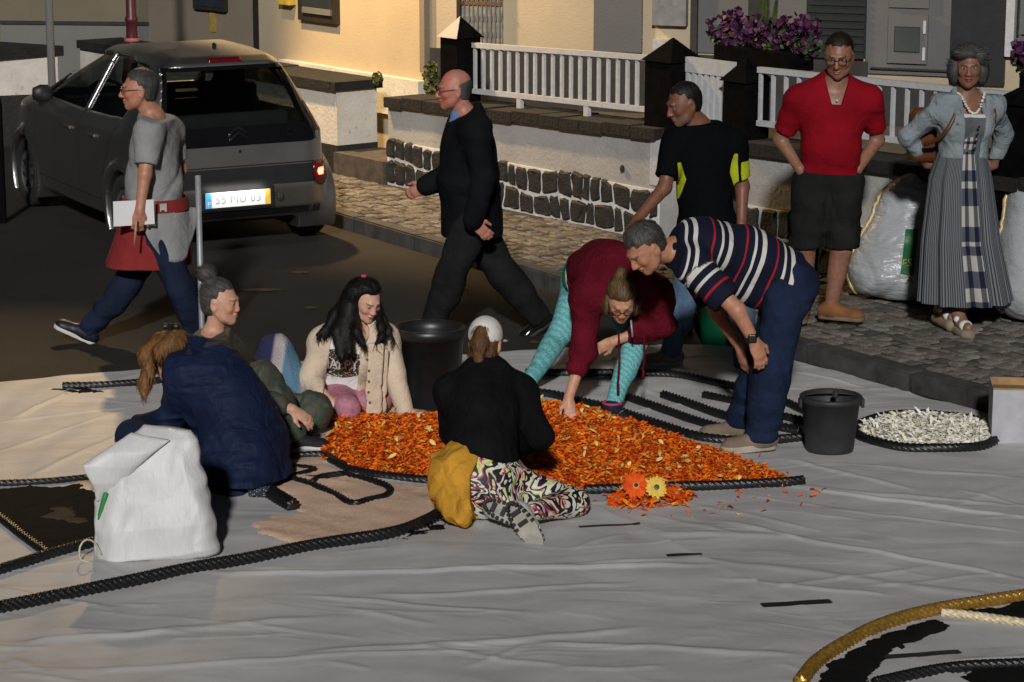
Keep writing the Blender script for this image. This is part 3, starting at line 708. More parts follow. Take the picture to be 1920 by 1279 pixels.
# glass a little inside the shell
def gl(P): return car_body(P)+.02
t = NT('car_glass'); t.t.nodes.remove(t.b); tr = t.n('ShaderNodeBsdfTransparent'); tr.inputs[0].default_value = (.62, .66, .64, 1); gs = t.n('ShaderNodeBsdfGlossy'); gs.inputs['Roughness'].default_value = .03; gs.inputs[0].default_value = (.8, .8, .8, 1)
mx = t.n('ShaderNodeMixShader'); lw_ = t.n('ShaderNodeLayerWeight'); lw_.inputs[0].default_value = .25; t.l(t.math('MULTIPLY_ADD', lw_.outputs['Fresnel'], .8, .03), mx.inputs[0]); t.l(tr.outputs[0], mx.inputs[1]); t.l(gs.outputs[0], mx.inputs[2]); t.l(mx.outputs[0], t.t.nodes['Material Output'].inputs[0]); M_cglass = t.m
Vg, Qg = surf(gl, (-.95, -.6, .7), (.95, 3.15, 1.6), .03)
cg = Vg[Qg].mean(1); hm = car_holes(cg.astype(F32)) < .05
def gsplit(m, name):
    q = Qg[m & hm]; u, inv = np.unique(q, return_inverse=True); return obj(name, npmesh(name, cw(Vg[u]), inv.reshape(q.shape)), M_cglass, car)
gsplit(cg[:, 1] < .08, 'rear_window'); gsplit((cg[:, 1] > .08) & (cg[:, 0] < -.45) & (cg[:, 1] < 2.0), 'side_window'); gsplit((cg[:, 1] > .08) & (cg[:, 0] > .45) & (cg[:, 1] < 2.0), 'side_window'); gsplit((cg[:, 1] > 1.2) & (np.abs(cg[:, 0]) < .62), 'windscreen')
def patch(name, rows, mat, par, d=(0, 1, 0), off=.005, n=24, thick=0., start=-.9):
    """rows of (z, x0, x1) laid on the car's skin, seen from behind (d forward) or from a side"""
    G = []; m = len(rows)
    for z, a, b in rows:
        for u in np.linspace(a, b, n): G.append((u, start, z) if d[1] else (start, u, z))
    G = snap(np.array(G), d, car_body, off, 60); i = np.arange(m-1)[:, None]*n; j = np.arange(n-1)[None]
    Qp = np.stack([i+j, i+j+1, i+n+j+1, i+n+j], -1).reshape(-1, 4); o = obj(name, npmesh(name, cw(G), Qp), mat, par)
    if thick: md = o.modifiers.new('t', 'SOLIDIFY'); md.thickness = thick; md.offset = 0
    return o
tgo = doors[4]; bpo = doors[5]
M_gloss = plain('black_gloss_panel', (.006, .006, .007), .08, var=.1, bump=0)
def rrow(z0, z1, a, b, n=6): return [(z, a, b) for z in np.linspace(z0, z1, n)]
patch('lower_glass_panel', rrow(.79, .93, -.59, .59), M_gloss, tgo, off=.008)
for sx in (-1, 1): patch('pillar_panel', [(z, sx*(.585-.25*max(0, z-.85)), sx*(.635-.31*max(0, z-.85))) for z in np.linspace(.80, 1.36, 10)], M_gloss, car, off=.007, n=5)
patch('top_glass_band', rrow(1.335, 1.365, -.5, .5, 3), M_gloss, tgo, off=.008)
patch('bumper_insert', [(.485, -.70, .70), (.52, -.74, .74), (.56, -.75, .75), (.60, -.75, .75), (.625, -.74, .74)], M_blk, bpo, off=.006, n=40)
patch('seam', rrow(.632, .642, -.70, .70, 2), M_blk, car, off=.003, n=40); patch('lower_valance', rrow(.24, .30, -.66, .66, 4), M_blk, bpo, off=.004)
tr_ = NT('red_lens'); tr_.set(Base_Color=(.12, .004, .008), Roughness=.15); M_lens = tr_.m; M_lens.node_tree.nodes['Principled BSDF'].inputs['Specular IOR Level'].default_value = .6
tr2 = NT('lit_red_lamp'); tr2.set(Base_Color=(.6, .02, .02), Roughness=.3); tr2.b.inputs['Emission Color'].default_value = (1, .06, .03, 1); tr2.b.inputs['Emission Strength'].default_value = 16; M_lit = tr2.m
for sx in (-1, 1):
    lo = patch('tail_light', [(.45, sx*.64, sx*.70), (.48, sx*.60, sx*.735), (.53, sx*.585, sx*.75), (.58, sx*.58, sx*.752), (.635, sx*.585, sx*.748)], M_lens, car, off=.014, n=10, thick=.01)
    patch('lamp_bulb', [(.528, sx*.63, sx*.69), (.555, sx*.615, sx*.705), (.582, sx*.63, sx*.69)], M_lit, lo, off=.022, n=6)
    patch('upper_light', [(.86, sx*.64, sx*.672), (.95, sx*.62, sx*.655), (1.04, sx*.585, sx*.62), (1.08, sx*.575, sx*.60)], plain('smoked_lens%d' % sx, (.05, .008, .008), .15, bump=0), car, off=.01, n=6)
patch('brake_light', rrow(1.392, 1.418, -.13, .13, 3), M_lens, car, off=.012, thick=.01)
# number plate, its holder and lamps
pc = snap(np.array([[-.0, -.9, .40]]), (0, 1, 0), car_body, .03, 60)[0]; PY = float(pc[1])
def cbox(name, c, size, mat, par, bev=.0, seg=2): return box(name, cw([c])[0], size, mat, par, Matrix((tuple(CR), tuple(CH), (0, 0, 1))).transposed(), bev, seg)
PX = -.05
cbox('plate_holder', (PX, PY+.02, .40), (.6, .04, .17), M_blk, bpo, .01)
M_pw = plain('plate_white', (.85, .85, .82), .35, var=.03, bump=0)
pl = cbox('number_plate', (PX, PY-.004, .40), (.52, .008, .115), M_pw, car, .002)
cbox('blue_band', (PX-.237, PY-.010, .40), (.044, .005, .112), plain('plate_blue', (.08, .4, .75), .4, bump=0), pl); cbox('yellow_band', (PX+.237, PY-.010, .40), (.044, .005, .112), plain('plate_yellow', (.85, .55, .08), .4, bump=0), pl)
letters('plate_number', '55-MU-03'.replace('-', ' '), .088, cw([(PX, PY-.0105, .40)])[0], CR, UP, plain('plate_ink', (.3, .3, .29), .6, bump=0), pl, 1.05)
letters('country_letter', 'P', .05, cw([(PX-.237, PY-.0145, .375)])[0], CR, UP, M_pw, pl)
pld = bpy.data.lights.new('plate_lamp', 'AREA'); pld.energy = .75; pld.size = .45; pld.size_y = .015; pld.shape = 'RECTANGLE'; pld.color = (1, .97, .9)
plo = bpy.data.objects.new('plate_lamp', pld); COL.objects.link(plo); plo.location = Vector(cw([(PX, PY-.06, .485)])[0]); plo.rotation_euler = (Vector(cw([(PX, PY, .39)])[0])-plo.location).to_track_quat('-Z', 'Y').to_euler(); plo.rotation_euler.rotate_axis('Z', 0); put(plo, car)
plo.rotation_mode = 'XYZ'
zax = -(Vector(cw([(PX, PY, .39)])[0])-Vector(cw([(PX, PY-.06, .485)])[0])).normalized(); xax = Vector(tuple(CR)); yax = zax.cross(xax); plo.rotation_euler = Matrix((xax, yax, zax)).transposed().to_euler()
for sx in (-1, 1): cbox('plate_lamp_housing', (PX+sx*.34, PY+.0, .40), (.05, .04, .06), plain('chrome_grey%d' % sx, (.2, .2, .2), .2, .8, bump=0), bpo, .012)
# emblem: two chevrons, and the model lettering
M_chr = plain('dull_chrome', (.09, .09, .09), .25, .9, bump=0); ee = []
for k in range(2):
    z0 = .845+k*.038; P3 = [(-.07, z0), (0, z0+.052), (.07, z0), (.07, z0-.016), (0, z0+.03), (-.07, z0-.016)]
    Vv = snap(np.array([(x, -.9, z) for x, z in P3]), (0, 1, 0), car_body, .016, 60); prism('chevron', cw(Vv), -CH*.006, M_chr, tgo)
letters('model_letters', 'C1', .07, cw(snap(np.array([(.43, -.9, .86)]), (0, 1, 0), car_body, .02, 60))[0], CR, UP, M_chr, tgo)
cbox('lock_button', (.0, float(snap(np.array([(0, -.9, .745)]), (0, 1, 0), car_body, 0, 60)[0][1])-.004, .745), (.025, .012, .022), M_blk, tgo, .004)
# shut lines and handles on the sides
for sx in (-1, 1):
    for path in ([(.95, .35), (.95, .7), (.945, .98), (.945, 1.37)], [(1.98, .42), (2.02, .7), (1.99, .97)], [(.40, .35), (.36, .55), (.27, .75), (.12, .95)], [(.42, .33), (.95, .32), (1.95, .33)]):
        P = spline([(sx*1.2, y, z) for y, z in path], .04); P = snap(P, (-sx, 0, 0), car_body, -.002, 60); tube('shut_line', cw(P), .006, M_blk, car, 5)
    for i, y in enumerate((.62, 1.2)):
        p = snap(np.array([(sx*1.2, y, .80)]), (-sx, 0, 0), car_body, .012, 60)[0]; cbox('handle', p, (.025, .17, .03), M_paint, doors[(2 if i == 0 else 0)+(0 if sx < 0 else 1)], .01)
    p = snap(np.array([(sx*1.2, 1.78, 1.0)]), (-sx, 0, 0), car_body, .09, 60)[0]
    o = revolve('wing_mirror', [(0, -.1), (.05, -.09), (.075, -.03), (.07, .04), (.03, .085), (0, .09)], M_blk, car, (0, 0, 0), 14); o.data.transform(Matrix.Scale(1.0, 4)); 
    vv = np.array([v.co[:] for v in o.data.vertices]); vv = vv[:, [2, 1, 0]]*[.95, .6, .95]; o.data.vertices.foreach_set('co', cw(vv+p).astype(F32).ravel())
# wheels
for sx in (-1, 1):
    for wy in (0., 2.34):
        c = cw([(sx*.70, wy, .285)])[0]; ax = np.array([UP, CH, CR*sx]).T
        w = revolve('wheel', [(.19, -.09), (.27, -.088), (.285, -.06), (.287, .0), (.285, .06), (.27, .083), (.2, .088), (.185, .07)], M_tyre, car, c, 36, axis=ax)
        rim = revolve('rim', [(.19, .07), (.18, .055), (.165, .05), (.06, .07), (.03, .075), (0, .075)], plain('rim_grey', (.12, .12, .125), .4, .6) if 'rim_grey' not in bpy.data.materials else bpy.data.materials['rim_grey'], w, c, 24, axis=ax)
        for k in range(7):
            a = k*2*math.pi/7; p = c+UP*.115*math.cos(a)+CH*.115*math.sin(a)+CR*sx*.066
            box('rim_slot', p, (.05, .012, .03), M_blk, w, Matrix((tuple(UP*math.cos(a)+CH*math.sin(a)), tuple(CR*sx), tuple(np.cross(UP*math.cos(a)+CH*math.sin(a), CR*sx)))).transposed())
# inside: seats, head rests, wheel, floor
M_seat = plain('car_seat_cloth', (.015, .015, .016), .9)
for x in (-.34, .34):
    f = U([rbox((x, .72, .80), np.array([[1, 0, 0], [0, .97, .24], [0, -.24, .97]]), (.24, .07, .36), .05), rbox((x, .95, .48), np.eye(3), (.24, .26, .08), .05), rbox((x, .60, 1.24), np.eye(3), (.13, .05, .10), .04), rbox((x, .60, 1.13), np.eye(3), (.06, .02, .1), .01)], .06)
    Vs, Qs = surf(f, (x-.35, .4, .3), (x+.35, 1.3, 1.42), .022); obj('seat', npmesh('seat', cw(Vs), Qs), M_seat, car)
f = U([rbox((0, .02, .78), np.eye(3), (.58, .07, .2), .05), rbox((0, .26, .5), np.eye(3), (.58, .26, .08), .05)], .05); Vs, Qs = surf(f, (-.7, -.2, .3), (.7, .7, 1.2), .025); obj('rear_seat', npmesh('rear_seat', cw(Vs), Qs), M_seat, car)
cbox('floor_pan', (0, 1.25, .27), (1.3, 3.0, .06), M_blk, car); cbox('dashboard', (0, 1.85, .85), (1.25, .3, .2), M_blk, car, .05)
th = np.linspace(0, 2*np.pi, 25); tube('steering_wheel', cw(np.stack([-.34+.18*np.cos(th), 1.52+.06*np.sin(th), .93+.17*np.sin(th)], -1)), .016, M_blk, car, 6)
cbox('underbody', (0, 1.2, .215), (1.35, 2.9, .06), M_blk, car); cbox('aerial', (0, .05, 1.49), (.02, .05, .05), M_blk, car, .006)
# ================================================================ the sheet on the road, the ropes and the flowers
SHB = [(-400, 745), (0, 721), (130, 708), (260, 697), (520, 684), (700, 676), (960, 662), (1200, 653), (1340, 650), (1420, 662), (1500, 681), (1600, 708), (1690, 737), (1780, 760), (1860, 785), (1960, 812), (2300, 900)]
SHG = np.array([g(*p)[:2] for p in SHB])
RIDGE = [((1515, 925), (1930, 980), .022, .012), ((1350, 988), (1925, 1098), .028, .010), ((400, 1085), (1330, 1072), .03, .013), ((1440, 915), (1920, 958), .03, .006), ((1230, 1010), (1500, 1015), .05, .008), ((1260, 1050), (1900, 1130), .05, .006), ((1330, 735), (1700, 735), .02, .008),
         ((560, 1240), (1200, 1190), .04, .009), ((0, 1220), (620, 1170), .045, .009), ((100, 1272), (900, 1230), .03, .007), ((700, 1130), (1180, 1105), .03, .008), ((1000, 1215), (1500, 1240), .035, .010), ((1540, 960), (1920, 1005), .02, .005), ((880, 1075), (1300, 1060), .015, .006),
         ((0, 800), (250, 770), .02, .008), ((10, 740), (270, 765), .015, .007), ((30, 790), (130, 745), .02, .010), ((60, 900), (240, 820), .03, .006), ((950, 690), (1360, 672), .02, .006), ((1150, 690), (1330, 700), .015, .006), ((1480, 700), (1640, 735), .02, .006), ((560, 1130), (1000, 1160), .025, .008), ((1620, 880), (1920, 905), .025, .006), ((1480, 870), (1720, 930), .03, .007)]
_q = np.random.RandomState(17)
for _i in range(70):
    _x, _y = _q.uniform(-100, 1900), _q.uniform(690, 1290); _l = _q.uniform(60, 330); _a = _q.normal(.0, .16)+(.12 if _x > 1100 else -.06)
    RIDGE.append(((_x, _y), (_x+_l*math.cos(_a), _y+_l*math.sin(_a)), _q.uniform(.010, .026), _q.uniform(.003, .0075)))
RG = [(g(*a)[:2], g(*b)[:2], w, h) for a, b, w, h in RIDGE]
def sheet_h(X, Y):
    Z = np.full(X.shape, .022)
    for a, b, w, h in RG:
        d = b-a; L2 = d@d; t = ((X-a[0])*d[0]+(Y-a[1])*d[1])/L2; tc = np.clip(t, 0, 1); wob = .03*np.sin(t*7+w*400)*np.sqrt(L2)*.25
        n = np.array([-d[1], d[0]])/math.sqrt(L2); off = (X-a[0])*n[0]+(Y-a[1])*n[1]+wob; along = np.abs(t-tc)*math.sqrt(L2)
        Z += h*np.exp(-(off/(w*.7))**2-(along/.15)**2)*np.clip(np.minimum(t, 1-t)*6+.25, 0, 1)
    q = np.random.RandomState(5)
    for i in range(26):
        k = q.randn(2)*np.array([5, 5])*(1+i*.05); Z += .0010*np.sin(X*k[0]+Y*k[1]+q.rand()*6+1.2*np.sin(X*k[1]*.3+i)+1.2*np.sin(Y*k[0]*.2+i))
    return Z
def sheet_z(p): return float(sheet_h(np.array([p[0]]), np.array([p[1]]))[0])
nx, ny = 430, 460; xs = np.linspace(-3.9, 3.35, nx); yb = np.interp(xs, SHG[:, 0], SHG[:, 1])+.012*np.sin(xs*9); vv = np.linspace(0, 1, ny)[:, None]
X = np.tile(xs, (ny, 1)); Yg = 7.6+(yb[None]-7.6)*vv; Z = sheet_h(X, Yg); Z = np.where(vv > .996, .002, Z)
V = np.stack([X, Yg, Z], -1).reshape(-1, 3); i = np.arange(ny-1)[:, None]*nx; j = np.arange(nx-1)[None]; Qs = np.stack([i+j, i+j+1, i+nx+j+1, i+nx+j], -1).reshape(-1, 4)
def sheet_mat():
    t = NT('grey_ground_cloth'); n = t.noise(1.3, 5); n2 = t.noise(6, 5, rough=.7)
    c = t.ramp(n, [(.3, (.46, .455, .45)), (.7, (.54, .53, .525))]); c = t.mix(t.ramp(n2, [(.5, (0, 0, 0)), (.75, (.3,)*3)]), c, (.36, .355, .35)); t.col(c)
    t.set(Roughness=.55); t.b.inputs['Specular IOR Level'].default_value = .35
    mp = t.n('ShaderNodeMapping'); mp.inputs['Scale'].default_value = (.5, 1.1, 1); mp.inputs['Rotation'].default_value = (0, 0, .25); t.l(t.coord(), mp.inputs[0]); cr = t.math('ABSOLUTE', t.math('SUBTRACT', t.noise(2.0, 2, mp.outputs[0], dist=1.), .5)); cr = t.math('MINIMUM', cr, .09)
    h = t.math('ADD', t.math('MULTIPLY', cr, -1.5), t.math('MULTIPLY', t.noise(9, 3, dist=1.), .10)); t.bump(h, .26, .05); return t.m
M_sheet = sheet_mat()
sa, sb = g(1180, 990), g(1620, 1200); sn = nrm(np.array([-(sb-sa)[1], (sb-sa)[0], 0])); sn = sn if sn[1] > 0 else -sn
for nm, sgn, lab in (('ground_sheet', 1, 'grey cloth sheet covering the road under the flower carpet'), ('ground_sheet', -1, 'front grey cloth sheet overlapping along the taped seam')):
    bm = bmesh.new(); bm.from_mesh(npmesh('tmp', V, Qs))
    bmesh.ops.bisect_plane(bm, geom=bm.verts[:]+bm.edges[:]+bm.faces[:], plane_co=Vector(sa-sn*(.06 if sgn > 0 else 0)), plane_no=Vector(sn), clear_inner=sgn > 0, clear_outer=sgn < 0)
    if sgn < 0:
        for v in bm.verts:
            dd = -(np.array(v.co[:])-sa)@sn; v.co.z += .004+.006*math.exp(-(dd/.05)**2)
    o = obj(nm, from_bm(nm, bm, True), M_sheet); tag(o, lab, 'sheet', kind='thing')
# ---- ropes
def rope_mat(name, c, rough=.35, spec=.5, metal=0.):
    t = NT(name); t.col(t.ramp(t.noise(60, 3), [(.3, tuple(x*.6 for x in c)), (.7, tuple(min(1, x*1.4) for x in c))])); t.set(Roughness=rough, Metallic=metal); t.b.inputs['Specular IOR Level'].default_value = spec; t.bump(t.noise(200, 3), .3, .004); return t.m
M_rope = rope_mat('black_rope', (.009, .009, .0095), .36, .6); M_gold = rope_mat('gold_rope', (.45, .26, .05), .3, .6, .6); M_crope = rope_mat('cream_rope', (.6, .5, .32), .5)
def rope(pxs, label, rad=.021, mat=None, name='rope', group=None):
    P = np.array([g(*p) for p in pxs]); P = spline(P, .0055); z = sheet_h(P[:, 0], P[:, 1]); kz = np.ones(71)/71; z = np.convolve(np.pad(z, 35, mode='edge'), kz, 'valid'); P[:, 2] = z+rad*.85
    Vr, Qr = tube_arrays(P, rad, 22, lobes=6, twist=-2*math.pi/(.19), amp=.62); o = obj(name, quads_mesh(name, Vr, Qr), mat or M_rope); tag(o, label, 'rope', group); return o
rope([(-60, 1173), (0, 1158), (250, 1106), (480, 1062), (620, 1036), (740, 1016), (800, 992), (838, 968), (850, 962)], 'long thick black rope curving across the foreground sheet to the yellow cloth', .025)
rope([(-40, 1096), (0, 1084), (85, 1058), (185, 1030), (230, 1015)], 'black twisted rope running behind the white sack', .022)
rope([(-30, 968), (0, 985), (45, 1020), (90, 1052)], 'black rope edging the dark sawdust patch towards the foreground', .018)
rope([(-40, 926), (0, 922), (90, 916), (180, 906), (240, 900)], 'black rope along the top of the dark sawdust patch', .016)
rope([(118, 736), (190, 735), (270, 729), (330, 722)], 'short black rope near the back edge of the sheet beside the navy coat', .019)
rope([(500, 935), (520, 947), (550, 965)], 'thick black rope stub beside the navy coat hem', .03)
rope([(512, 871), (560, 867), (610, 866), (622, 876), (645, 884)], 'black rope above the narrow strip of peach sawdust', .016)
rope([(520, 885), (560, 888), (590, 892), (575, 898), (535, 908)], 'thin black rope between two strips of peach sawdust', .013)
rope([(530, 908), (580, 920), (625, 940), (660, 960), (690, 955), (722, 947), (732, 934), (718, 921), (680, 910), (640, 902)], 'black rope outlining the rounded letter in the peach sawdust', .016)
rope([(585, 918), (600, 908), (640, 902), (670, 898)], 'short black rope joining the rounded letter to the petal bed', .015)
rope([(615, 868), (650, 890), (700, 902), (770, 910), (830, 914)], 'black rope along the lower edge of the orange petals left of the hooded girl', .018)
rope([(1095, 931), (1200, 930), (1300, 928), (1400, 924), (1480, 919), (1506, 916)], 'black twisted rope along the straight lower edge of the orange petals', .021)
rope([(985, 711), (1080, 712), (1190, 712), (1260, 715), (1330, 727), (1400, 742), (1470, 765), (1530, 790)], 'black rope arching behind the bending woman and man', .02)
rope([(985, 745), (1040, 752), (1090, 765), (1150, 780), (1230, 808), (1310, 832), (1400, 838), (1510, 832)], 'black rope along the upper edge of the orange petals', .021)
rope([(1178, 757), (1250, 783), (1330, 812), (1400, 826)], 'black rope ray nearest the bending woman\'s foot', .021)
rope([(1243, 752), (1310, 775), (1390, 802), (1500, 822)], 'middle black rope ray behind the striped man\'s shoes', .021)
rope([(1320, 752), (1400, 772), (1460, 790), (1520, 805)], 'black rope ray ending beside the dark bucket', .019)
cw_ = g(1737, 822); th = np.linspace(0, 2*math.pi, 80)
P = np.stack([cw_[0]+.375*np.cos(th), cw_[1]-.0+.375*np.sin(th)], -1); P3 = np.column_stack([P, sheet_h(P[:, 0], P[:, 1])+.018]); Vr, Qr = tube_arrays(spline(P3, .0055), .021, 22, lobes=6, twist=-2*math.pi/.19, amp=.62)
tag(obj('rope', quads_mesh('rope', Vr, Qr), M_rope), 'ring of black rope round the disc of white flowers', 'rope')
rope([(1500, 1300), (1530, 1262), (1580, 1228), (1650, 1192), (1740, 1164), (1830, 1148), (1930, 1134)], 'thick gold twisted rope curving through the corner', .024, M_gold)
rope([(1764, 1163), (1800, 1166), (1860, 1174), (1930, 1185)], 'cream twisted rope branching off the gold rope', .015, M_crope)
rope([(1640, 1300), (1720, 1282), (1800, 1270), (1930, 1262)], 'black rope at the bottom edge below the gold rope', .02)
# ---- coloured sawdust: thin heaps with crumbly edges
def powder_mat(name, a, b, rough=.95, bscale=150):
    t = NT(name); n = t.noise(90, 6, rough=.75); n2 = t.noise(3, 4); c = t.ramp(n, [(.3, a), (.7, b)]); t.col(t.mix(.5, c, t.ramp(n2, [(.3, (.7,)*3), (.7, (1.15,)*3)]), 'MULTIPLY')); t.set(Roughness=rough); t.b.inputs['Specular IOR Level'].default_value = .15
    t.bump(t.noise(bscale, 6, rough=.8), 1.0, .01); return t.m
def in_poly(x, y, poly):
    c = np.zeros(x.shape, bool); n = len(poly); j = n-1
    for i in range(n):
        xi, yi, xj, yj = *poly[i], *poly[j]; c ^= ((yi > y) != (yj > y)) & (x < (xj-xi)*(y-yi)/(yj-yi+1e-12)+xi); j = i
    return c
def poly_dist(x, y, poly):
    P2 = np.stack([x.ravel(), y.ravel()], -1).astype(F32); return -poly_sdf(P2, poly).reshape(x.shape)
def powder(name, pxs, mat, label, h=.014, step=.016, rough=.03, seed=0, cat=None):
    pl_ = np.array([g(*p)[:2] for p in pxs]); lo, hi = pl_.min(0)-.06, pl_.max(0)+.06
    xs_ = np.arange(lo[0], hi[0], step); ys_ = np.arange(lo[1], hi[1], step); Xp, Yp = np.meshgrid(xs_, ys_); q = np.random.RandomState(seed)
    d = poly_dist(Xp, Yp, pl_)+rough*(np.sin(Xp*31+2*np.sin(Yp*23))*.4+np.sin(Yp*41+Xp*17)*.35)+q.randn(*Xp.shape)*rough*.18
    hh = h*np.clip(d/.03, -1, 1); Zp = sheet_h(Xp, Yp)+np.where(hh > 0, hh*(1+.25*np.sin(Xp*19+Yp*13)*np.sin(Yp*17))+q.randn(*Xp.shape)*.0013, hh)
    ok = d > -.02; idx = -np.ones(Xp.shape, int); idx[ok] = np.arange(ok.sum()); Vp = np.stack([Xp[ok], Yp[ok], Zp[ok]], -1)
    Qp = np.stack([idx[:-1, :-1], idx[:-1, 1:], idx[1:, 1:], idx[1:, :-1]], -1).reshape(-1, 4); Qp = Qp[(Qp >= 0).all(1)]
    o = obj(name, npmesh(name, Vp, Qp), mat); return tag(o, label, cat or 'sawdust', kind='stuff')
M_peach = powder_mat('peach_sawdust', (.82, .53, .37), (1., .74, .55)); M_bsaw = powder_mat('dark_sawdust', (.006, .005, .004), (.02, .016, .012)); M_bpow = powder_mat('black_sawdust', (.004, .004, .004), (.012, .011, .01))
powder('peach_sawdust', [(462, 1000), (500, 1018), (545, 1030), (560, 1042), (640, 1030), (735, 1013), (800, 985), (836, 958), (812, 920), (760, 914), (700, 906), (650, 893), (620, 878), (600, 870), (520, 873), (515, 905), (520, 930), (545, 945), (560, 970), (520, 975), (500, 985)], M_peach, 'peach sawdust spread inside the black rope outlines', .012)
powder('peach_sawdust', [(140, 915), (195, 903), (230, 915), (215, 945), (175, 935)], M_peach, 'small patch of peach sawdust beside the white sack', .01, seed=2)
powder('dark_sawdust', [(-60, 930), (0, 927), (100, 921), (150, 918), (200, 945), (190, 1030), (90, 1050), (40, 1012), (-60, 950)], M_bsaw, 'dark brown sawdust patch behind the white sack', .012, seed=3)
powder('pale_dust', [(90, 968), (130, 958), (160, 975), (165, 1000), (120, 995), (75, 985)], powder_mat('pale_dust_mat', (.05, .04, .03), (.14, .1, .07)), 'pale dust sprinkled on the dark sawdust patch', .0165, seed=4, rough=.05)
powder('dark_sawdust', [(560, 905), (600, 898), (660, 890), (680, 897), (640, 903), (600, 915)], M_bsaw, 'dark sawdust sliver beside the rounded letter', .014, seed=6)
powder('black_sawdust', [(735, 1022), (800, 1000), (845, 972), (868, 968), (850, 990), (815, 1008), (760, 1026)], M_bpow, 'black sawdust spilled along the foreground rope end', .012, seed=7, rough=.03, step=.009)
powder('black_sawdust', [(1515, 1310), (1545, 1264), (1600, 1230), (1660, 1200), (1745, 1174), (1790, 1182), (1715, 1212), (1672, 1238), (1640, 1275), (1615, 1310)], M_bpow, 'black sawdust below the gold rope', .02, seed=8, rough=.02, step=.009)
powder('black_sawdust', [(1800, 1158), (1860, 1150), (1960, 1140), (1960, 1182), (1860, 1170)], M_bpow, 'black sawdust between gold and cream ropes', .016, seed=9)
powder('black_sawdust', [(1800, 1279), (1850, 1262), (1960, 1250), (1960, 1320), (1800, 1320)], M_bpow, 'black sawdust at the bottom corner', .012, seed=10)
powder('black_sawdust', [(110, 737), (150, 733), (200, 742), (150, 748), (80, 738)], M_bpow, 'black sawdust smear at the end of the short rope', .006, seed=12)
# ---- petals
def petal_mat(name, stops, trans=.25):
    t = NT(name); a = t.attr('rnd', 'Fac'); t.col(t.mix(.35, t.ramp(a, stops), t.ramp(t.noise(80, 4), [(.3, (.5,)*3), (.7, (1.25,)*3)]), 'MULTIPLY')); t.set(Roughness=.6); t.b.inputs['Specular IOR Level'].default_value = .1; return t.m
def petals(name, pxs, n, mat, label, length, width, seed, tilt=.5, z0=.012, layers=2, cat='petals', hgt=.03, clump=None, inset=.0):
    pl_ = np.array([g(*p)[:2] for p in pxs]); lo, hi = pl_.min(0), pl_.max(0); q = np.random.RandomState(seed); pts = []
    while len(pts) < n:
        c = q.rand(4000, 2)*(hi-lo)+lo; c = c[poly_dist(c[:, 0], c[:, 1], pl_) > -.012+q.rand(4000)*.02+inset]; pts += c.tolist()
    C = np.array(pts[:n]); d = poly_dist(C[:, 0], C[:, 1], pl_); zb = sheet_h(C[:, 0], C[:, 1])+z0+q.rand(n)*hgt*np.clip(d/.05, .25, 1)
    az = q.rand(n)*2*np.pi; el = q.normal(.12, tilt, n); L = length*q.uniform(.6, 1.25, n); Wd = width*q.uniform(.7, 1.3, n); roll = q.normal(0, .6, n)
    D = np.stack([np.cos(az)*np.cos(el), np.sin(az)*np.cos(el), np.sin(el)], -1); S = np.stack([-np.sin(az), np.cos(az), np.zeros(n)], -1); N = np.cross(D, S)
    S2 = S*np.cos(roll)[:, None]+N*np.sin(roll)[:, None]; N2 = np.cross(D, S2); B = np.column_stack([C, zb])
    rowsV = []
    for u, w, lift in ((0, .25, 0), (.4, .9, .10), (.78, .8, .06), (1., .12, -.08)):
        for sgn in (-1, 1): rowsV.append(B+D*(L*u)[:, None]+S2*(Wd*w*.5*sgn)[:, None]+N2*(L*lift)[:, None])
    Vp = np.stack(rowsV, 1).reshape(-1, 3); b8 = np.arange(n)[:, None]*8; Qp = np.concatenate([b8+np.array([[0, 1, 3, 2]]), b8+np.array([[2, 3, 5, 4]]), b8+np.array([[4, 5, 7, 6]])])
    Vp[:, 2] = np.maximum(Vp[:, 2], sheet_h(Vp[:, 0], Vp[:, 1])+.003); me = npmesh(name, Vp, Qp); set_attr(me, 'rnd', np.repeat(q.rand(n), 8)); o = obj(name, me, mat); return tag(o, label, cat, kind='stuff')
M_or = petal_mat('orange_petals', [(0, (.3, .022, .004)), (.22, (.62, .06, .006)), (.5, (.88, .15, .01)), (.72, (.94, .24, .015)), (.86, (.85, .19, .012)), (.95, (.75, .35, .04)), (.985, (.8, .55, .12)), (1, (.16, .14, .02))])
BED = [(602, 868), (606, 848), (618, 826), (650, 806), (700, 795), (760, 790), (830, 788), (900, 780), (960, 770), (1020, 764), (1070, 768), (1130, 782), (1200, 806), (1290, 838), (1370, 868), (1440, 893), (1496, 914), (1480, 919), (1400, 922), (1300, 925), (1200, 927), (1090, 928), (980, 925), (900, 918), (830, 910), (760, 905), (700, 897), (650, 883)]
pl_ = BED; powder('petal_bed_base', BED, powder_mat('orange_mush', (.3, .03, .004), (.6, .09, .01)), 'flattened orange petal layer under the loose petals', .016, seed=21, cat='petals')
petals('orange_petals', BED, 30000, M_or, 'bed of loose orange flower petals between the kneeling people', .035, .0115, 31, .24, .01, hgt=.026)
M_yp = petal_mat('yellow_petals', [(0, (.75, .5, .08)), (.6, (.8, .65, .25)), (1, (.7, .35, .03))]); petals('yellow_petals', BED, 190, M_yp, 'scattered yellow petals on the orange petal bed', .045, .018, 33, .5, .034, hgt=.012)
petals('orange_petals', [(602, 800), (620, 785), (660, 780), (700, 784), (690, 800), (650, 815), (625, 812)], 700, M_or, 'small heap of orange petals at the cardigan girl\'s hand', .045, .018, 35, .4, .006, hgt=.03)
petals('yellow_petals', [(520, 842), (600, 838), (620, 842), (560, 850)], 90, M_yp, 'yellow petals strewn at the black shoe', .04, .016, 37, .2, .004, hgt=.006)
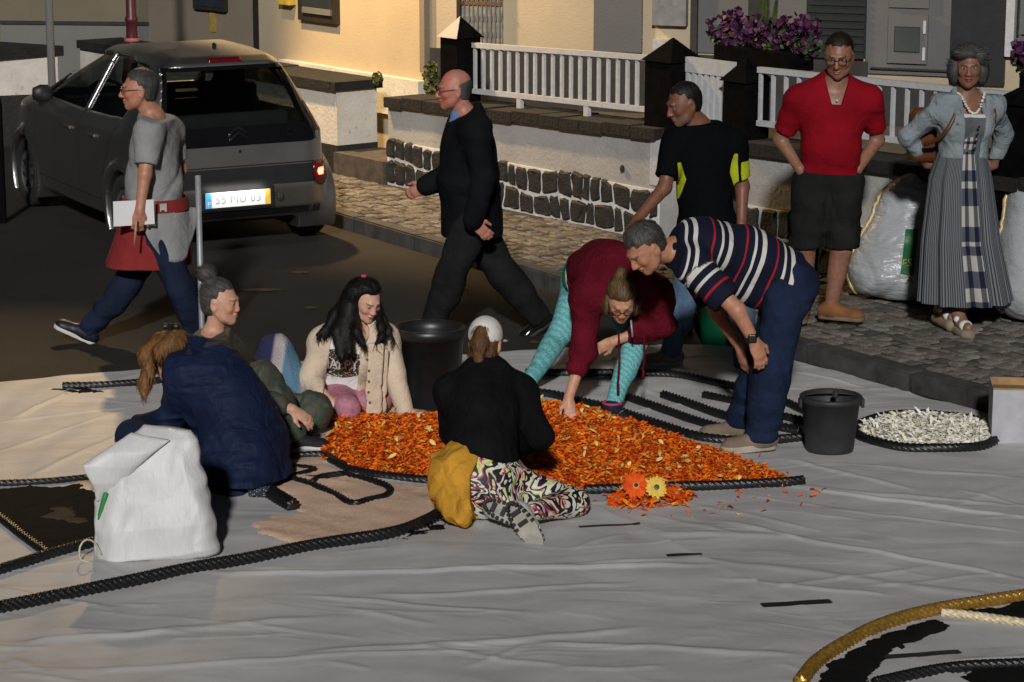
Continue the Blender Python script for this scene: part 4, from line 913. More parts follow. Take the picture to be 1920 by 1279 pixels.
petals('orange_petals', [(1138, 948), (1150, 935), (1200, 926), (1260, 928), (1302, 940), (1280, 958), (1220, 966), (1165, 966)], 420, M_or, 'loose orange petals piled in front of the black rope', .045, .018, 39, .4, .006, hgt=.022)
M_wp = petal_mat('white_petals', [(0, (.7, .66, .5)), (.5, (.85, .83, .74)), (.8, (.88, .87, .82)), (.95, (.75, .68, .4)), (1, (.3, .36, .2))])
ring = [(cw_[0]+.345*math.cos(a), cw_[1]+.345*math.sin(a)) for a in np.linspace(0, 6.28, 40)[:-1]]
def ring_px():
    out = []
    for x, y in ring:
        z = (y)*_c+(CAMH)*_s; out.append((960+FPX*x/z, 639.5-FPX*(y*_s-CAMH*_c)/z))
    return out
petals('white_petals', ring_px(), 5200, M_wp, 'disc of white flower petals inside the black rope ring', .05, .015, 41, .35, .012, hgt=.035)
powder('white_petal_base', ring_px(), powder_mat('white_mush', (.5, .48, .36), (.75, .72, .6)), 'flattened white petals filling the rope ring', .03, seed=22, cat='petals')
def gerbera(label, px, py, rad, tiltdir, tilt, mat, core, core2, seed, z=.05, rn=(.18, .42)):
    c = g(px, py); c = np.array([c[0], c[1], sheet_z(c)+z]); n = nrm(UP*math.cos(tilt)+np.array([math.sin(tiltdir), -math.cos(tiltdir), 0])*math.sin(tilt)); a = nrm(np.cross(n, [0, 1, .2])); b = np.cross(n, a)
    r = empty('gerbera', c-UP*z, label, 'flower'); q = np.random.RandomState(seed)
    for ly, (m, rr, up) in enumerate(((17, 1., .12), (15, .86, .3))):
        for k in range(m):
            th = 2*math.pi*(k+ly*.5)/m+q.uniform(-.1, .1); d = a*math.cos(th)+b*math.sin(th); s = np.cross(n, d); L = rad*rr*q.uniform(.85, 1.1); w = rad*.17; V = []
            for u, ww, lf in ((.12, .5, 0), (.45, 1., up*.6), (.8, .9, up), (1., .25, up*.7)): p = c+d*L*u+n*L*lf*.5; V += [p-s*w*ww, p+n*.003, p+s*w*ww]
            me = mesh('petal', V, [(3*i+j, 3*i+j+1, 3*i+j+4, 3*i+j+3) for i in range(3) for j in range(2)], True); set_attr(me, 'rnd', np.full(len(V), q.uniform(*rn))); obj('petal', me, mat, r)
    ax = np.array([a, b, n]).T
    revolve('disc', [(rad*.24, .004), (rad*.22, .012), (rad*.1, .014), (0, .012)], core, r, c, 16, axis=ax); revolve('eye', [(rad*.15, .012), (rad*.11, .02), (0, .021)], core2, r, c, 12, axis=ax)
gerbera('orange gerbera with a dark eye lying in front of the black rope', 1192, 953, .070, .0, 1.0, M_or, plain('gerbera_ring', (.6, .28, .1), bump=.4), plain('gerbera_eye', (.02, .01, .006)), 1, .085)
gerbera('yellow gerbera with a green centre beside the orange one', 1230, 955, .058, .3, .95, M_yp, plain('gerbera_green', (.1, .16, .05), bump=.4), plain('gerbera_green2', (.05, .1, .03)), 2, .075, (.0, .12))
gerbera('orange gerbera lying flat right of the yellow one', 1268, 948, .055, .9, .5, M_or, plain('gerbera_core3', (.4, .15, .05), bump=.4), plain('gerbera_core4', (.3, .12, .03)), 3, .03)
gerbera('small red orange gerbera at the left end of the flower pile', 1155, 956, .045, -.7, .7, M_or, bpy.data.materials['gerbera_core3'], bpy.data.materials['gerbera_core4'], 4, .03)
LIT = [(540, 800), (700, 770), (1000, 750), (1150, 770), (1330, 830), (1530, 905), (1560, 960), (1300, 990), (1120, 985), (1000, 940), (620, 920), (560, 880)]
petals('orange_petals', LIT, 260, M_or, 'stray orange petals dropped round the petal bed', .038, .014, 51, .15, .004, hgt=.004)
petals('yellow_petals', LIT, 40, M_yp, 'stray yellow petals dropped round the petal bed', .038, .014, 53, .15, .004, hgt=.004)
# ---- black tape strips on the seam
M_tape = plain('black_tape', (.012, .012, .012), .45, var=.2, bump=.05)
for a, b, w, lab in (((1250, 1057), (1316, 1052), .035, 'short black tape strip near the middle of the seam'), ((1428, 1151), (1558, 1140), .045, 'long black tape strip across the seam above the gold rope'), ((1085, 1002), (1200, 992), .02, 'narrow dark tape strip in front of the patterned leggings'), ((1655, 1250), (1800, 1237), .045, 'black tape strip inside the curve of the gold rope')):
    A, B = g(*a), g(*b); d = nrm(B-A); s = np.array([-d[1], d[0], 0]); n = 8; V = []
    for u in np.linspace(0, 1, n):
        for sg in (-1, 1): p = lerp(A, B, u)+s*sg*w/2; p[2] = sheet_z(p)+.014; V.append(p)
    o = obj('tape_strip', mesh('tape_strip', V, [(2*i, 2*i+1, 2*i+3, 2*i+2) for i in range(n-1)]), M_tape); tag(o, lab, 'tape')
# ---- buckets
def bucket(name, label, px, py, r0, r1, h, mat, rim=.012, handle=True, lug=True, n=40, lid=None, rimh=.03):
    c = g(px, py); c[2] = sheet_z(c)+.004 if py > 660 else .0; r = empty(name, c, label, 'bucket')
    prof = [(0, .004), (r0*.98, .0), (r0, .01), (r1, h-rimh), (r1+rim, h-rimh), (r1+rim, h-.004), (r1+rim*.5, h), (r1-.004, h), (r1-.012, h-rimh), (r0-.012, .02), (0, .015)]
    revolve('shell', prof, mat, r, c, n)
    if handle:
        th = np.linspace(0, np.pi, 20); R1 = r1+.01; tilt = .08
        P = np.stack([c[0]+R1*np.cos(th), c[1]+R1*.55*np.sin(th), c[2]+h-.02+R1*.42*np.sin(th)*tilt*2], -1); tube('handle', P, .005, mat, r, 6)
    if lug:
        for sx in (-1, 1): box('lug', (c[0]+sx*(r1+.01), c[1]-.02, c[2]+h-.035), (.02, .05, .05), mat, r, None, .006)
        box('lug', (c[0]+.02, c[1]-r1*.2, c[2]+h+.012), (.03, .03, .04), mat, r, None, .008)
    return r, c
bucket('bucket', 'dark grey builder\'s bucket right of the striped man', 1555, 852, .125, .15, .29, plain('grey_rubber', (.022, .022, .023), .6, var=.35, scale=10, bump=.2))
bucket('bin', 'tall black plastic bin between the cardigan girl and the hooded girl', 806, 770, .165, .19, .46, plain('black_bin_plastic', (.012, .0125, .014), .4, var=.2, bump=.05), .01, False, False, rimh=.055)
bucket('bucket', 'green plastic bucket behind the striped man\'s arms', 1352, 648, .12, .165, .30, plain('green_plastic', (.004, .11, .045), .45, var=.15, bump=.05), .01, True, False)
# ---- cardboard box
M_card = plain('pale_cardboard', (.38, .38, .4), .8, var=.12, bump=.1); M_kraft = plain('kraft_board', (.34, .2, .09), .85)
c0 = g(1858, 838); bx = empty('cardboard_box', c0, 'pale cardboard box with open top at the right edge', 'box'); dx = nrm(np.array([1, -.12, 0])); dy = np.array([-dx[1], dx[0], 0])
for nm, a, b in (('front', c0, c0+dx*.42), ('back', c0+dy*.3, c0+dx*.42+dy*.3), ('side', c0, c0+dy*.3), ('side', c0+dx*.42, c0+dx*.42+dy*.3)):
    nn = np.cross(nrm(b-a), UP)*.005; prism(nm, [a, b, b+UP*.31, a+UP*.31], nn, M_card if nm != 'back' else M_kraft, bx)
prism('flap', [c0+UP*.312+dy*.004, c0+dx*.42+UP*.312+dy*.004, c0+dx*.42+UP*.3+dy*.14, c0+UP*.3+dy*.14], (0, 0, .005), M_kraft, bx)
# ---- sacks
def sack_mat(name, c, rough=.4, rib=True, trans=0.):
    t = NT(name); n = t.noise(4, 5); t.col(t.ramp(n, [(.3, tuple(x*.82 for x in c)), (.7, c)])); t.set(Roughness=rough); t.b.inputs['Specular IOR Level'].default_value = .5
    mp = t.n('ShaderNodeMapping'); mp.inputs['Scale'].default_value = (2.4, 2.4, .4) if rib else (1., 1., 3.2); t.l(t.coord(), mp.inputs[0])
    h = t.math('ADD', t.noise(9, 3, mp.outputs[0], dist=1.4), t.math('MULTIPLY', t.noise(26, 4, mp.outputs[0], dist=.8), .4)); t.bump(h, .2 if rib else .5, .02); return t.m
M_sack = sack_mat('white_woven_plastic', (.6, .6, .59), .5)
# the white sack in front: half-empty, its mouth folded over to the left
Ys = 10.75; so = g(295, 1055); sk = empty('woven_sack', so, 'white woven plastic sack standing open in the foreground', 'sack')
def pt(px, py, dy): return at(px, py, Ys+dy)
def noise3(P, f, sd):
    q = np.random.RandomState(sd); o = np.zeros(len(P))
    for i in range(7): k = q.randn(3)*f*(1+.35*i); o += np.sin(P@k+q.rand()*6+1.5*np.sin(P@(q.randn(3)*f*.5)))/(1+.35*i)
    return o/3
def loft(name, keys, mat, par, m=60, n=120, ex=4.5, crease=.015, sd=0, closed_top=True):
    """keys: (t, left point, right point, half depth): a flat bag between its two side seams"""
    T = [k[0] for k in keys]; V = []
    th = np.arange(n)*2*np.pi/n; cx = np.sign(np.cos(th))*np.abs(np.cos(th))**(2/ex)*1.; sy = np.sign(np.sin(th))*np.abs(np.sin(th))**.8
    for t in np.linspace(0, 1, m):
        i = max(0, min(len(T)-2, int(np.searchsorted(T, t, side='right')-1))); u = (t-T[i])/(T[i+1]-T[i]); us = u*u*(3-2*u)*.5+u*.5
        a = lerp(keys[i][1], keys[i+1][1], us); b = lerp(keys[i][2], keys[i+1][2], us); dp = keys[i][3]+(keys[i+1][3]-keys[i][3])*us
        c = (a+b)/2; w = (b-a)/2; V.append(c+np.outer(cx, w)+np.outer(sy*dp, YB))
    V = np.concatenate(V); V = V+np.outer(noise3(V*[1, 1, .14], 13, sd)*crease-np.abs(noise3(V*[1, 1, .22], 22, sd+1))*crease*.55, YB*-1)+np.outer(noise3(V, 16, sd+2)*crease*.8, [1, 0, 0])
    V[:, 2] = np.maximum(V[:, 2], .024)
    i = np.arange(m-1)[:, None]*n; j = np.arange(n)[None]; k = (j+1) % n; Q_ = np.stack([i+j, i+k, i+n+k, i+n+j], -1).reshape(-1, 4)
    V = np.concatenate([V, V[:n].mean(0)[None], V[-n:].mean(0)[None]]); a, b = len(V)-2, len(V)-1; F_ = Q_.tolist()+[(int(x), int((x+1) % n), a) for x in range(n)]+[((m-1)*n+int(x), (m-1)*n+int((x+1) % n), b) for x in range(n)]
    bm = bmesh.new(); bm.from_mesh(mesh(name, V, F_)); bmesh.ops.recalc_face_normals(bm, faces=bm.faces); return obj(name, from_bm(name, bm, True), mat, par)
YB = np.array([0, 1., 0])
loft('bag', [(0, pt(182, 1066, .0), pt(411, 1034, .02), .07), (.04, pt(178, 1050, .01), pt(411, 1020, .03), .10), (.3, pt(176, 990, .04), pt(402, 970, .06), .11), (.52, pt(178, 940, .07), pt(392, 920, .09), .10), (.72, pt(200, 893, .1), pt(379, 873, .12), .085), (.86, pt(232, 848, .13), pt(374, 838, .14), .07), (.94, pt(250, 815, .14), pt(374, 822, .15), .055), (1, pt(268, 798, .15), pt(362, 806, .16), .02)], M_sack, sk, sd=3)
loft('mouth_flap', [(0, pt(184, 940, .02), pt(214, 930, .06), .01), (.3, pt(168, 905, .0), pt(236, 905, .05), .03), (.55, pt(156, 872, .0), pt(262, 875, .05), .035), (.8, pt(195, 845, .03), pt(290, 848, .06), .03), (1, pt(245, 812, .08), pt(318, 826, .08), .01)], M_sack, sk, m=30, sd=8, crease=.009)
gp = [pt(190, 1000, .0), pt(187, 975, .0), pt(193, 945, .0), pt(199, 925, .0)]
o = tube('green_print', spline(gp, .02), .012, plain('sack_green', (.02, .2, .05), .5), sk, 8)
tube('tie_string', spline([pt(176, 1055, -.1), pt(152, 1050, -.1), pt(150, 1025, -.1), pt(162, 1012, -.08), pt(178, 1018, -.05), pt(190, 1040, -.06)], .02), .0045, plain('raffia', (.45, .42, .32), .6), sk, 6)
# big clear-grey sacks by the wall
M_clear = sack_mat('grey_plastic_film', (.36, .38, .39), .2, False)
def bigsack(label, px0, px1, pyb, pyt, Y, lean, seed, hem=True, top=None, fat=.26):
    b0, b1 = at(px0, pyb, Y), at(px1, pyb, Y); z0 = .125; b0[2] = b1[2] = z0; tp = at(*(top or ((px0+px1)/2+lean, pyt)), Y+.25); c = lerp(b0, b1, .5); W_ = np.linalg.norm(b1-b0)
    r = empty('plastic_sack', c, label, 'sack'); ax = nrm(b1-b0); fw = np.cross(UP, ax); up = nrm(tp-c)
    L = [ell(c+UP*.17, np.array([ax, fw, UP]), (W_*.56, fat, .2)), ell(lerp(c, tp, .35)+UP*.03, np.array([ax, fw, UP]), (W_*.50, fat*.95, .26)), ell(lerp(c, tp, .68), np.array([ax, fw, up]), (W_*.37, fat*.7, .24)), rc(lerp(c, tp, .8), tp, W_*.22, W_*.10)]
    f = disp(U(L, .12), folds(.005, 60, (.3, .1, 1), seed), folds(.006, 34, (1, .2, .5), seed+1), folds(.012, 14, (1, 0, 0), seed+2)); f = inter(f, lambda P: z0+.004-P[:, 2], .02)
    o = sdf_obj('film', f, [c-ax*W_-fw*.4, c+ax*W_+fw*.4, tp+UP*.1], .12, .012, M_clear, r, relax=1)
    if hem:
        P = spline([b0+UP*.03-ax*.02, lerp(b0, tp, .25)-ax*.06, lerp(b0, tp, .55)-ax*.09, lerp(b0, tp, .85)-ax*.08, tp-ax*.05], .01); P = snap(P-fw*.0+np.array([-.12, 0, 0]), (1, 0, 0), f, .004, 40)
        Vr, Qr = tube_arrays(P, .013, 10, lobes=6, twist=120, amp=.5); obj('hem', quads_mesh('hem', Vr, Qr), plain('gold_hem', (.42, .32, .13), .35), r)
    return r, f, c, ax, up
r1, f1, c1, ax1, up1 = bigsack('bulging grey plastic sack between the man in shorts and the woman', 1600, 1772, 548, 335, 16.15, 40, 2, top=(1722, 330))
bigsack('grey plastic sack with a green print behind the woman\'s dress', 1745, 1830, 560, 400, 15.75, 10, 12, False)
bigsack('grey plastic sack on the right behind the woman', 1868, 1990, 585, 330, 15.5, 20, 22, top=(1930, 320))
bigsack('grey plastic sack deep between the woman and the dark pillar', 1800, 1900, 545, 320, 16.2, 0, 32, False)
M_gprint = plain('green_sack_print', (.006, .09, .025), .4, var=.1, bump=0); M_yprint = plain('yellow_sack_print', (.35, .3, .03), .5, bump=0)
pr = [(1737, 448), (1712, 448), (1706, 530), (1726, 533), (1737, 500)]
G = []
for u in np.linspace(0, 1, 12):
    for v in np.linspace(0, 1, 6): G.append(lerp(lerp(at(1718, 448, 15.2), at(1704, 532, 15.2), u), lerp(at(1742, 448, 15.2), at(1730, 535, 15.2), u), v))
f12 = bpy.data.objects
G = snap(np.array(G), (0.08, 1, -.1), f1, .012, 60); i = np.arange(11)[:, None]*6; j = np.arange(5)[None]; obj('green_print', npmesh('green_print', G, np.stack([i+j, i+j+1, i+7+j, i+6+j], -1).reshape(-1, 4)), M_gprint, r1)
cc = snap(np.array([at(1717, 512, 15.2)]), (0.08, 1, -.1), f1, .022, 60)[0]; letters('print_letters', 'ES', .07, cc, (1, -.1, .1), (0, -.1, 1), M_yprint, r1); cc = snap(np.array([at(1722, 545, 15.2)]), (0.08, 1, -.1), f1, .022, 60)[0]; letters('print_letters', 'A', .07, cc, (1, -.1, -.1), (0, -.1, 1), M_gprint, r1)
# ---- striped knitted bag lying between the two seated women
t = NT('striped_knit'); a = t.attr('uvw'); sp = t.n('ShaderNodeSeparateXYZ'); t.l(a, sp.inputs[0])
t.col(t.ramp(sp.outputs[0], [(0, (.07, .015, .05)), (.2, (.02, .02, .06)), (.40, (.02, .025, .09)), (.44, (.4, .34, .36)), (.56, (.5, .46, .46)), (.6, (.11, .22, .33)), (.8, (.12, .26, .38)), (.88, (.45, .45, .45)), (1, (.12, .24, .34))])); t.set(Roughness=.95)
mp = t.n('ShaderNodeMapping'); mp.inputs['Scale'].default_value = (90, 160, 1); t.l(a, mp.inputs[0]); wv = t.n('ShaderNodeTexVoronoi'); wv.inputs['Scale'].default_value = 1.; t.l(mp.outputs[0], wv.inputs[0]); t.bump(wv.outputs[0], .7, .01); M_knit = t.m
Yk = 13.55; kb = empty('knitted_bag', g(540, 790), 'navy, white and blue striped knitted bag between the seated women', 'bag')
kf = disp(U([rc(at(515, 660, Yk), at(520, 720, Yk-.1), .105, .14), rc(at(520, 720, Yk-.1), at(545, 770, Yk-.1), .14, .13), rc(at(520, 700, Yk), at(575, 760, Yk), .11, .09)], .08), folds(.006, 40, (1, 0, .4), 3))
kf2 = inter(kf, lambda P: .012-P[:, 2], .02)
def kuv(V_):
    px = 960+FPX*V_[:, 0]/(V_[:, 1]*_c+(CAMH-V_[:, 2])*_s); return np.stack([np.clip((px-455)/140+.0*V_[:, 2], 0, 1), V_[:, 2], V_[:, 1]], -1)
_x0 = at(455, 690, Yk)[0]; _x1 = at(595, 690, Yk)[0]
def kuv(V_): return np.stack([np.clip((V_[:, 0]-_x0)/(_x1-_x0)-.25*(V_[:, 2]-.3), 0, 1), V_[:, 2], V_[:, 1]], -1)
sdf_obj('knit', kf2, [at(450, 600, Yk), at(600, 790, Yk-.2), at(520, 700, Yk+.1)], .12, .010, M_knit, kb, attrs={'uvw': kuv})
# scraps of petals on the road
for k, (px, py, w) in enumerate(((495, 545, .16), (583, 578, .05), (868, 541, .05), (1000, 643, .04), (560, 512, .06))):
    c = g(px, py); c[2] = .006; q = np.random.RandomState(k); V = [c+np.array([w*math.cos(a)*q.uniform(.6, 1.2), .05*math.sin(a)*q.uniform(.6, 1.2), 0]) for a in np.linspace(0, 6.28, 9)[:-1]]; o = obj('paint_mark', mesh('paint_mark', V, [tuple(range(8))]), M_yel); tag(o, kind='structure')
# ================================================================ people
def head_frame(yaw, pitch, roll=0):
    """yaw 0 looks at the camera, + turns towards the picture's right; pitch + looks down"""
    y, p, r = R(yaw), R(pitch), R(roll)
    f = np.array([math.sin(y)*math.cos(p), -math.cos(y)*math.cos(p), -math.sin(p)])
    rt = np.array([-math.cos(y), -math.sin(y), 0.]); up = np.cross(rt, f)
    rt, up = rt*math.cos(r)+up*math.sin(r), up*math.cos(r)-rt*math.sin(r)
    return np.array([rt, f, up])           # rows: person's right, forward, up
SKIN_M = colattr('skin', .48, sub=.3, bump=.12, bscale=160, var=.16, vscale=40, spec=.4)
def hair_mat(name, c1, c2, scale=(230, 9, 1)):
    t = NT(name); v = t.attr('hc'); mp = t.n('ShaderNodeMapping'); mp.inputs['Scale'].default_value = scale; t.l(v, mp.inputs['Vector'])
    n = t.noise(1.0, 4, mp.outputs[0], rough=.65, dist=.4); big = t.noise(14, 3)
    c = t.ramp(n, [(.32, c1), (.68, c2)]); t.col(t.mix(.6, c, t.ramp(big, [(.3, (.45,)*3), (.7, (1.3,)*3)]), 'MULTIPLY')); t.set(Roughness=.55)
    t.b.inputs['Specular IOR Level'].default_value = .22; t.bump(n, .4, .008); return t.m

class Person:
    def __init__(s, name, label, J, head, ht=1.72, build=1.0, belly=1.0, female=False, skin=(.42, .22, .14), base=None):
        """J: joints; head = (yaw, pitch, roll)"""
        s.J = {k: np.asarray(v, float) for k, v in J.items()}; s.k = ht/1.75; s.b = build; s.belly = belly; s.fem = female; s.skin = np.array(skin)
        s.H = head_frame(*head); j = s.J
        low = base if base is not None else np.array([j['pel'][0], j['pel'][1], 0])
        s.root = empty(name, low, label, 'person')
        s.up = nrm(j['nk']-j['pel']); r0 = nrm(j['rs']-j['ls']); s.rt = nrm(r0-s.up*(r0@s.up)); s.fw = np.cross(s.up, s.rt)
        h0 = nrm(j['rh']-j['lh']); s.hrt = h0
        u2 = nrm(lerp(s.up, nrm(j['pel']-lerp(j['rk'], j['lk'], .5)), .35)); s.hup = nrm(u2-h0*(u2@h0)); s.hfw = np.cross(s.hup, s.hrt)
        s.T = np.array([s.rt, s.fw, s.up]); s.HP = np.array([s.hrt, s.hfw, s.hup])
    # ---- field pieces, o inflates
    def sp(s, t, x=0, y=0):
        a = lerp(s.J['pel'], s.J['nk'], t)
        bend = s.J.get('bend', np.zeros(3))*math.sin(math.pi*min(max(t, 0), 1))
        return a+bend+s.rt*x+s.fw*y
    def torso(s, o=0., yoke=1.):
        j, k, b = s.J, s.k, s.b; w = .93 if s.fem else 1.0
        L = [ell(s.sp(.0), s.HP, (np.array([.172*(1.06 if s.fem else 1), .118, .13])*k*b+o)),
             ell(s.sp(.34, 0, .012*s.belly), s.T, (np.array([.15*w*b, .112*b*s.belly, .17])*k+o)),
             ell(s.sp(.68, 0, .005), s.T, (np.array([.168*w, .118, .19])*k*b+o)),
             rc(lerp(j['rs'], j['nk'], .12)-s.up*.03*k, lerp(j['ls'], j['nk'], .12)-s.up*.03*k, .066*k+o, .066*k+o)]
        for q in ('rs', 'ls'): L += [rc(j['nk']-s.up*.01, j[q], .06*k+o, .055*k+o), rc(j['nk']+s.up*.025*k, lerp(j['nk'], j[q], .5)-s.up*.004, .05*k+o, .05*k+o)]
        if s.fem:
            for q in (-1, 1): L.append(ell(s.sp(.66, q*.075*k, .085*k*b), s.T, np.array([.066, .06, .07])*k*b+o))
        return [GRP(L, .05)]
    def arm(s, side, o=0., o2=None, t0=0., t1=2., hem=False):
        j, k = s.J, s.k; o2 = o if o2 is None else o2; S, E_, W_ = j[side+'s'], j[side+'e'], j[side+'w']; L = []
        def seg(a, b, r1, r2, u0, u1): return rc(lerp(a, b, u0), lerp(a, b, u1), r1+(r2-r1)*u0, r1+(r2-r1)*u1)
        q = .052 if not s.fem else .046; te = t1; t1 = t1+.2 if hem else t1
        if t0 < 1: L.append(seg(S, E_, q*k+o, .041*k+o, t0, min(t1, 1)))
        if t1 > 1: L += [seg(E_, W_, .042*k+o2, .028*k+o2, max(t0-1, 0), t1-1)]
        u = GRP(L, .02)
        if hem:
            a_, b_ = (S, E_) if te <= 1 else (E_, W_); v = inter(u, plane(lerp(a_, b_, te if te <= 1 else te-1), b_-a_), .005); v.bs = u.bs; u = v
        return [u]
    def leg(s, side, o=0., o2=None, t1=2., t0=0.):
        j, k = s.J, s.k*s.b; o2 = o if o2 is None else o2; A, B, C = j[side+'h'], j[side+'k'], j[side+'a']; L = []
        def seg(a, b, r1, r2, u0, u1): return rc(lerp(a, b, u0), lerp(a, b, u1), r1+(r2-r1)*u0, r1+(r2-r1)*u1)
        if t0 < 1: L.append(seg(A, B, .092*k+o, .06*k+o, t0, min(t1, 1)))
        if t1 > 1:
            u = t1-1; L.append(seg(B, C, .057*k+o2, .037*k+o2, max(t0-1, 0), u))
            back = nrm(np.cross(C-B, np.cross(C-B, s.J.get(side+'cf', s.hfw))))
            L.append(rc(lerp(B, C, .18)+back*.012, lerp(B, C, min(.45, u))+back*.014, .05*k+o2, .046*k+o2))
        return [GRP(L, .03)]
    def hand(s, side, d, n, curl=.5, spread=.12, thumb=1.0):
        """d: along the palm, n: out of the back of the hand"""
        k = s.k*(.92 if s.fem else 1.); w = s.J[side+'w']; d = nrm(d); n = nrm(np.asarray(n)-d*(np.asarray(n)@d)); x = np.cross(d, n)*(1 if side == 'r' else -1)
        # x points to the thumb side
        L = [ell(w+d*.045*k, np.array([x, d, n]), np.array([.041, .055, .017])*k), rc(w-d*.01, w+d*.03, .026*k, .024*k)]
        cs = curl if hasattr(curl, '__len__') else [curl]*4
        for i, (ox, ln) in enumerate(((.028, .95), (.0095, 1.05), (-.0095, 1.), (-.027, .8))):
            p = w+d*(.086-abs(ox)*.25)*k+x*ox*k; a = cs[i]; dd = nrm(d+x*ox*spread*22)
            for q, (l, rr) in enumerate(((.042, .0098), (.027, .0088), (.022, .008))):
                ang = a*(.55+q*.75); dr = nrm(dd*math.cos(ang)-n*math.sin(ang)); e = p+dr*l*ln*k
                L.append(rc(p, e, rr*k, rr*.92*k)); p = e
        p = w+d*.02*k+x*.026*k; dr = nrm(d*.75+x*.62*thumb-n*.25)
        e = p+dr*.045*k; L.append(rc(p, e, .0145*k, .0115*k)); dr = nrm(d*.95+x*.18*thumb-n*.3); L.append(rc(e, e+dr*.04*k, .0112*k, .009*k))
        return bounded(U(L, .010), w+d*.08*k, .15*k)
    def head(s):
        c = s.J['hd']; A = s.H; k = s.k*1.0; fm = s.fem
        def p(x, y, z): return c+A[0]*x*k+A[1]*y*k+A[2]*z*k
        def e(x, y, z, *r): return ell(p(x, y, z), A, np.array(r)*k)
        jw = .9 if fm else 1.
        base = U([e(0, -.018, .04, .076, .096, .086), e(0, .03, -.028, .0625*jw, .062, .088), e(0, .012, .0, .07, .078, .06),
                  rc(p(-.038*jw, .03, -.072), p(0, .066, -.098), .02*k, .02*k), rc(p(.038*jw, .03, -.072), p(0, .066, -.098), .02*k, .02*k),
                  rc(p(-.056*jw, -.005, -.045), p(-.034*jw, .035, -.08), .02*k, .02*k), rc(p(.056*jw, -.005, -.045), p(.034*jw, .035, -.08), .02*k, .02*k)], .03*k)
        base = U([base, rc(p(-.028, .088, .024), p(.028, .088, .024), (.007 if fm else .011)*k, (.007 if fm else .011)*k), e(-.042, .066, -.025, .02, .018, .02), e(.042, .066, -.025, .02, .018, .02)], .02*k)
        base = sub(base, U([e(-.031, .105, .004, .017, .02, .0105), e(.031, .105, .004, .017, .02, .0105)], 0), .014*k)
        base = U([base, e(-.031, .079, .003, .0145, .0135, .0125), e(.031, .079, .003, .0145, .0135, .0125)], .004*k)
        ns = 1.0 if not fm else .88
        base = U([base, rc(p(0, .094, .012), p(0, .116*ns+.012*(1-ns), -.032), .0085*k, .0125*k*ns), e(-.012, .1, -.037, .009, .012, .008), e(.012, .1, -.037, .009, .012, .008)], .012*k)
        base = U([base, e(0, .093, -.0595, .024, .012, .0065), e(0, .0915, -.0725, .02, .012, .0075)], .006*k)
        base = sub(base, e(0, .108, -.066, .02, .01, .0022), .004*k)
        ears = [bounded(sub(e(q*.078, -.012, -.012, .011, .021, .034), e(q*.09, -.006, -.01, .009, .011, .019), .006), p(q*.078, -.01, -.01), .06*k) for q in (-1, 1)]
        return bounded(U([base]+ears, .01*k), c, .17*k)
    def neck(s, o=0.):
        c = s.J['hd']; A = s.H; k = s.k; q = .86 if s.fem else 1.
        return [rc(s.J['nk']-s.up*.02, c+A[2]*-.05*k-A[1]*.016*k, .066*k*q+o, .057*k*q+o)]
    def hl(s, V):
        return (V-s.J['hd'].astype(F32))@s.H.T.astype(F32)/s.k
    def skin_col(s, lips=(.42, .12, .1), brow=(.06, .045, .035), stubble=0., pink=.0, browon=True):
        sk = s.skin
        def col(V):
            C = np.tile(sk, (len(V), 1)); q = s.hl(V); inh = (np.linalg.norm(q, axis=1) < .17)
            x, y, z = np.abs(q[:, 0]), q[:, 1], q[:, 2]
            def blend(m, c, a=1.): C[m] = C[m]*(1-a)+np.array(c)*a
            if pink: blend(inh & (y > .02), sk*np.array([1.12, .8, .78]), pink)
            blend(inh & (y > .05) & (((x-.042)/.03)**2+((z+.028)/.025)**2 < 1), sk*np.array([1.12, .78, .74]), .5)
            blend(inh & (y > .09) & (x < .02) & (z < -.02) & (z > -.046), sk*np.array([1.1, .74, .7]), .5)
            if stubble: blend(inh & (y > .0) & (z < -.045) & (x < .07), (.16, .14, .13), stubble)
            blend(inh & (y > .078) & ((x/.0225)**2+((z+.066)/.0125)**2 < 1), lips, .85)
            blend(inh & (y > .08) & (x < .021) & (np.abs(z+.066) < .0022), np.array(lips)*.35)
            eye = inh & (y > .066) & (((x-.031)/.0145)**2+((z-.004)/.0062)**2 < 1)
            blend(inh & (y > .066) & (((x-.031)/.018)**2+((z-.0045)/.0095)**2 < 1), sk*.62, .5)
            blend(eye, (.34, .31, .29)); blend(eye & (np.abs(x-.031) < .0065), (.03, .02, .015))
            if browon: blend(inh & (y > .062) & (np.abs(z-.0235+.05*np.abs(x-.032)) < (.0032 if s.fem else .0048)) & (x > .012) & (x < .052), brow, .85)
            return C
        return col
    def body(s, hands, extra=None, under=-.016, vox=.0058, legs=(2., 2.), **kw):
        """one continuous skin"""
        L = s.torso(under)+s.arm('r', 0)+s.arm('l', 0)+s.leg('r', -.004, 0, legs[0])+s.leg('l', -.004, 0, legs[1])+s.neck()
        f0 = U(L, .03); fs = [s.head()]+[s.hand(*h) if isinstance(h, tuple) else s.hand(**h) for h in hands]
        if extra: fs += extra
        def f(P):
            d = f0(P)
            for q in fs: d = smin(d, q(P), .014)
            return d
        s.skinf = f
        pts = [v for kk, v in s.J.items() if kk not in ('bend', 'rcf', 'lcf', 'rt', 'lt')]
        return sdf_obj('body', f, pts, .2, vox, SKIN_M, s.root, col=s.skin_col(**kw))
    def garment(s, name, fs, mat, k=.03, fold=(), vox=.008, cut=(), cutk=.006, col=None, attrs=None, pts=None, pad=.22, add=(), relax=1, parent=None):
        f = U(fs, k)
        if fold: f = disp(f, *fold)
        for q in cut: f = inter(f, q, cutk)
        for q in add: f = U([f, q], .008)
        pts = pts if pts is not None else [v for kk, v in s.J.items() if kk not in ('bend', 'rcf', 'lcf')]
        o = sdf_obj(name, f, pts, pad, vox, mat, parent or s.root, col=col, attrs=attrs, relax=relax); s.last = f
        return o
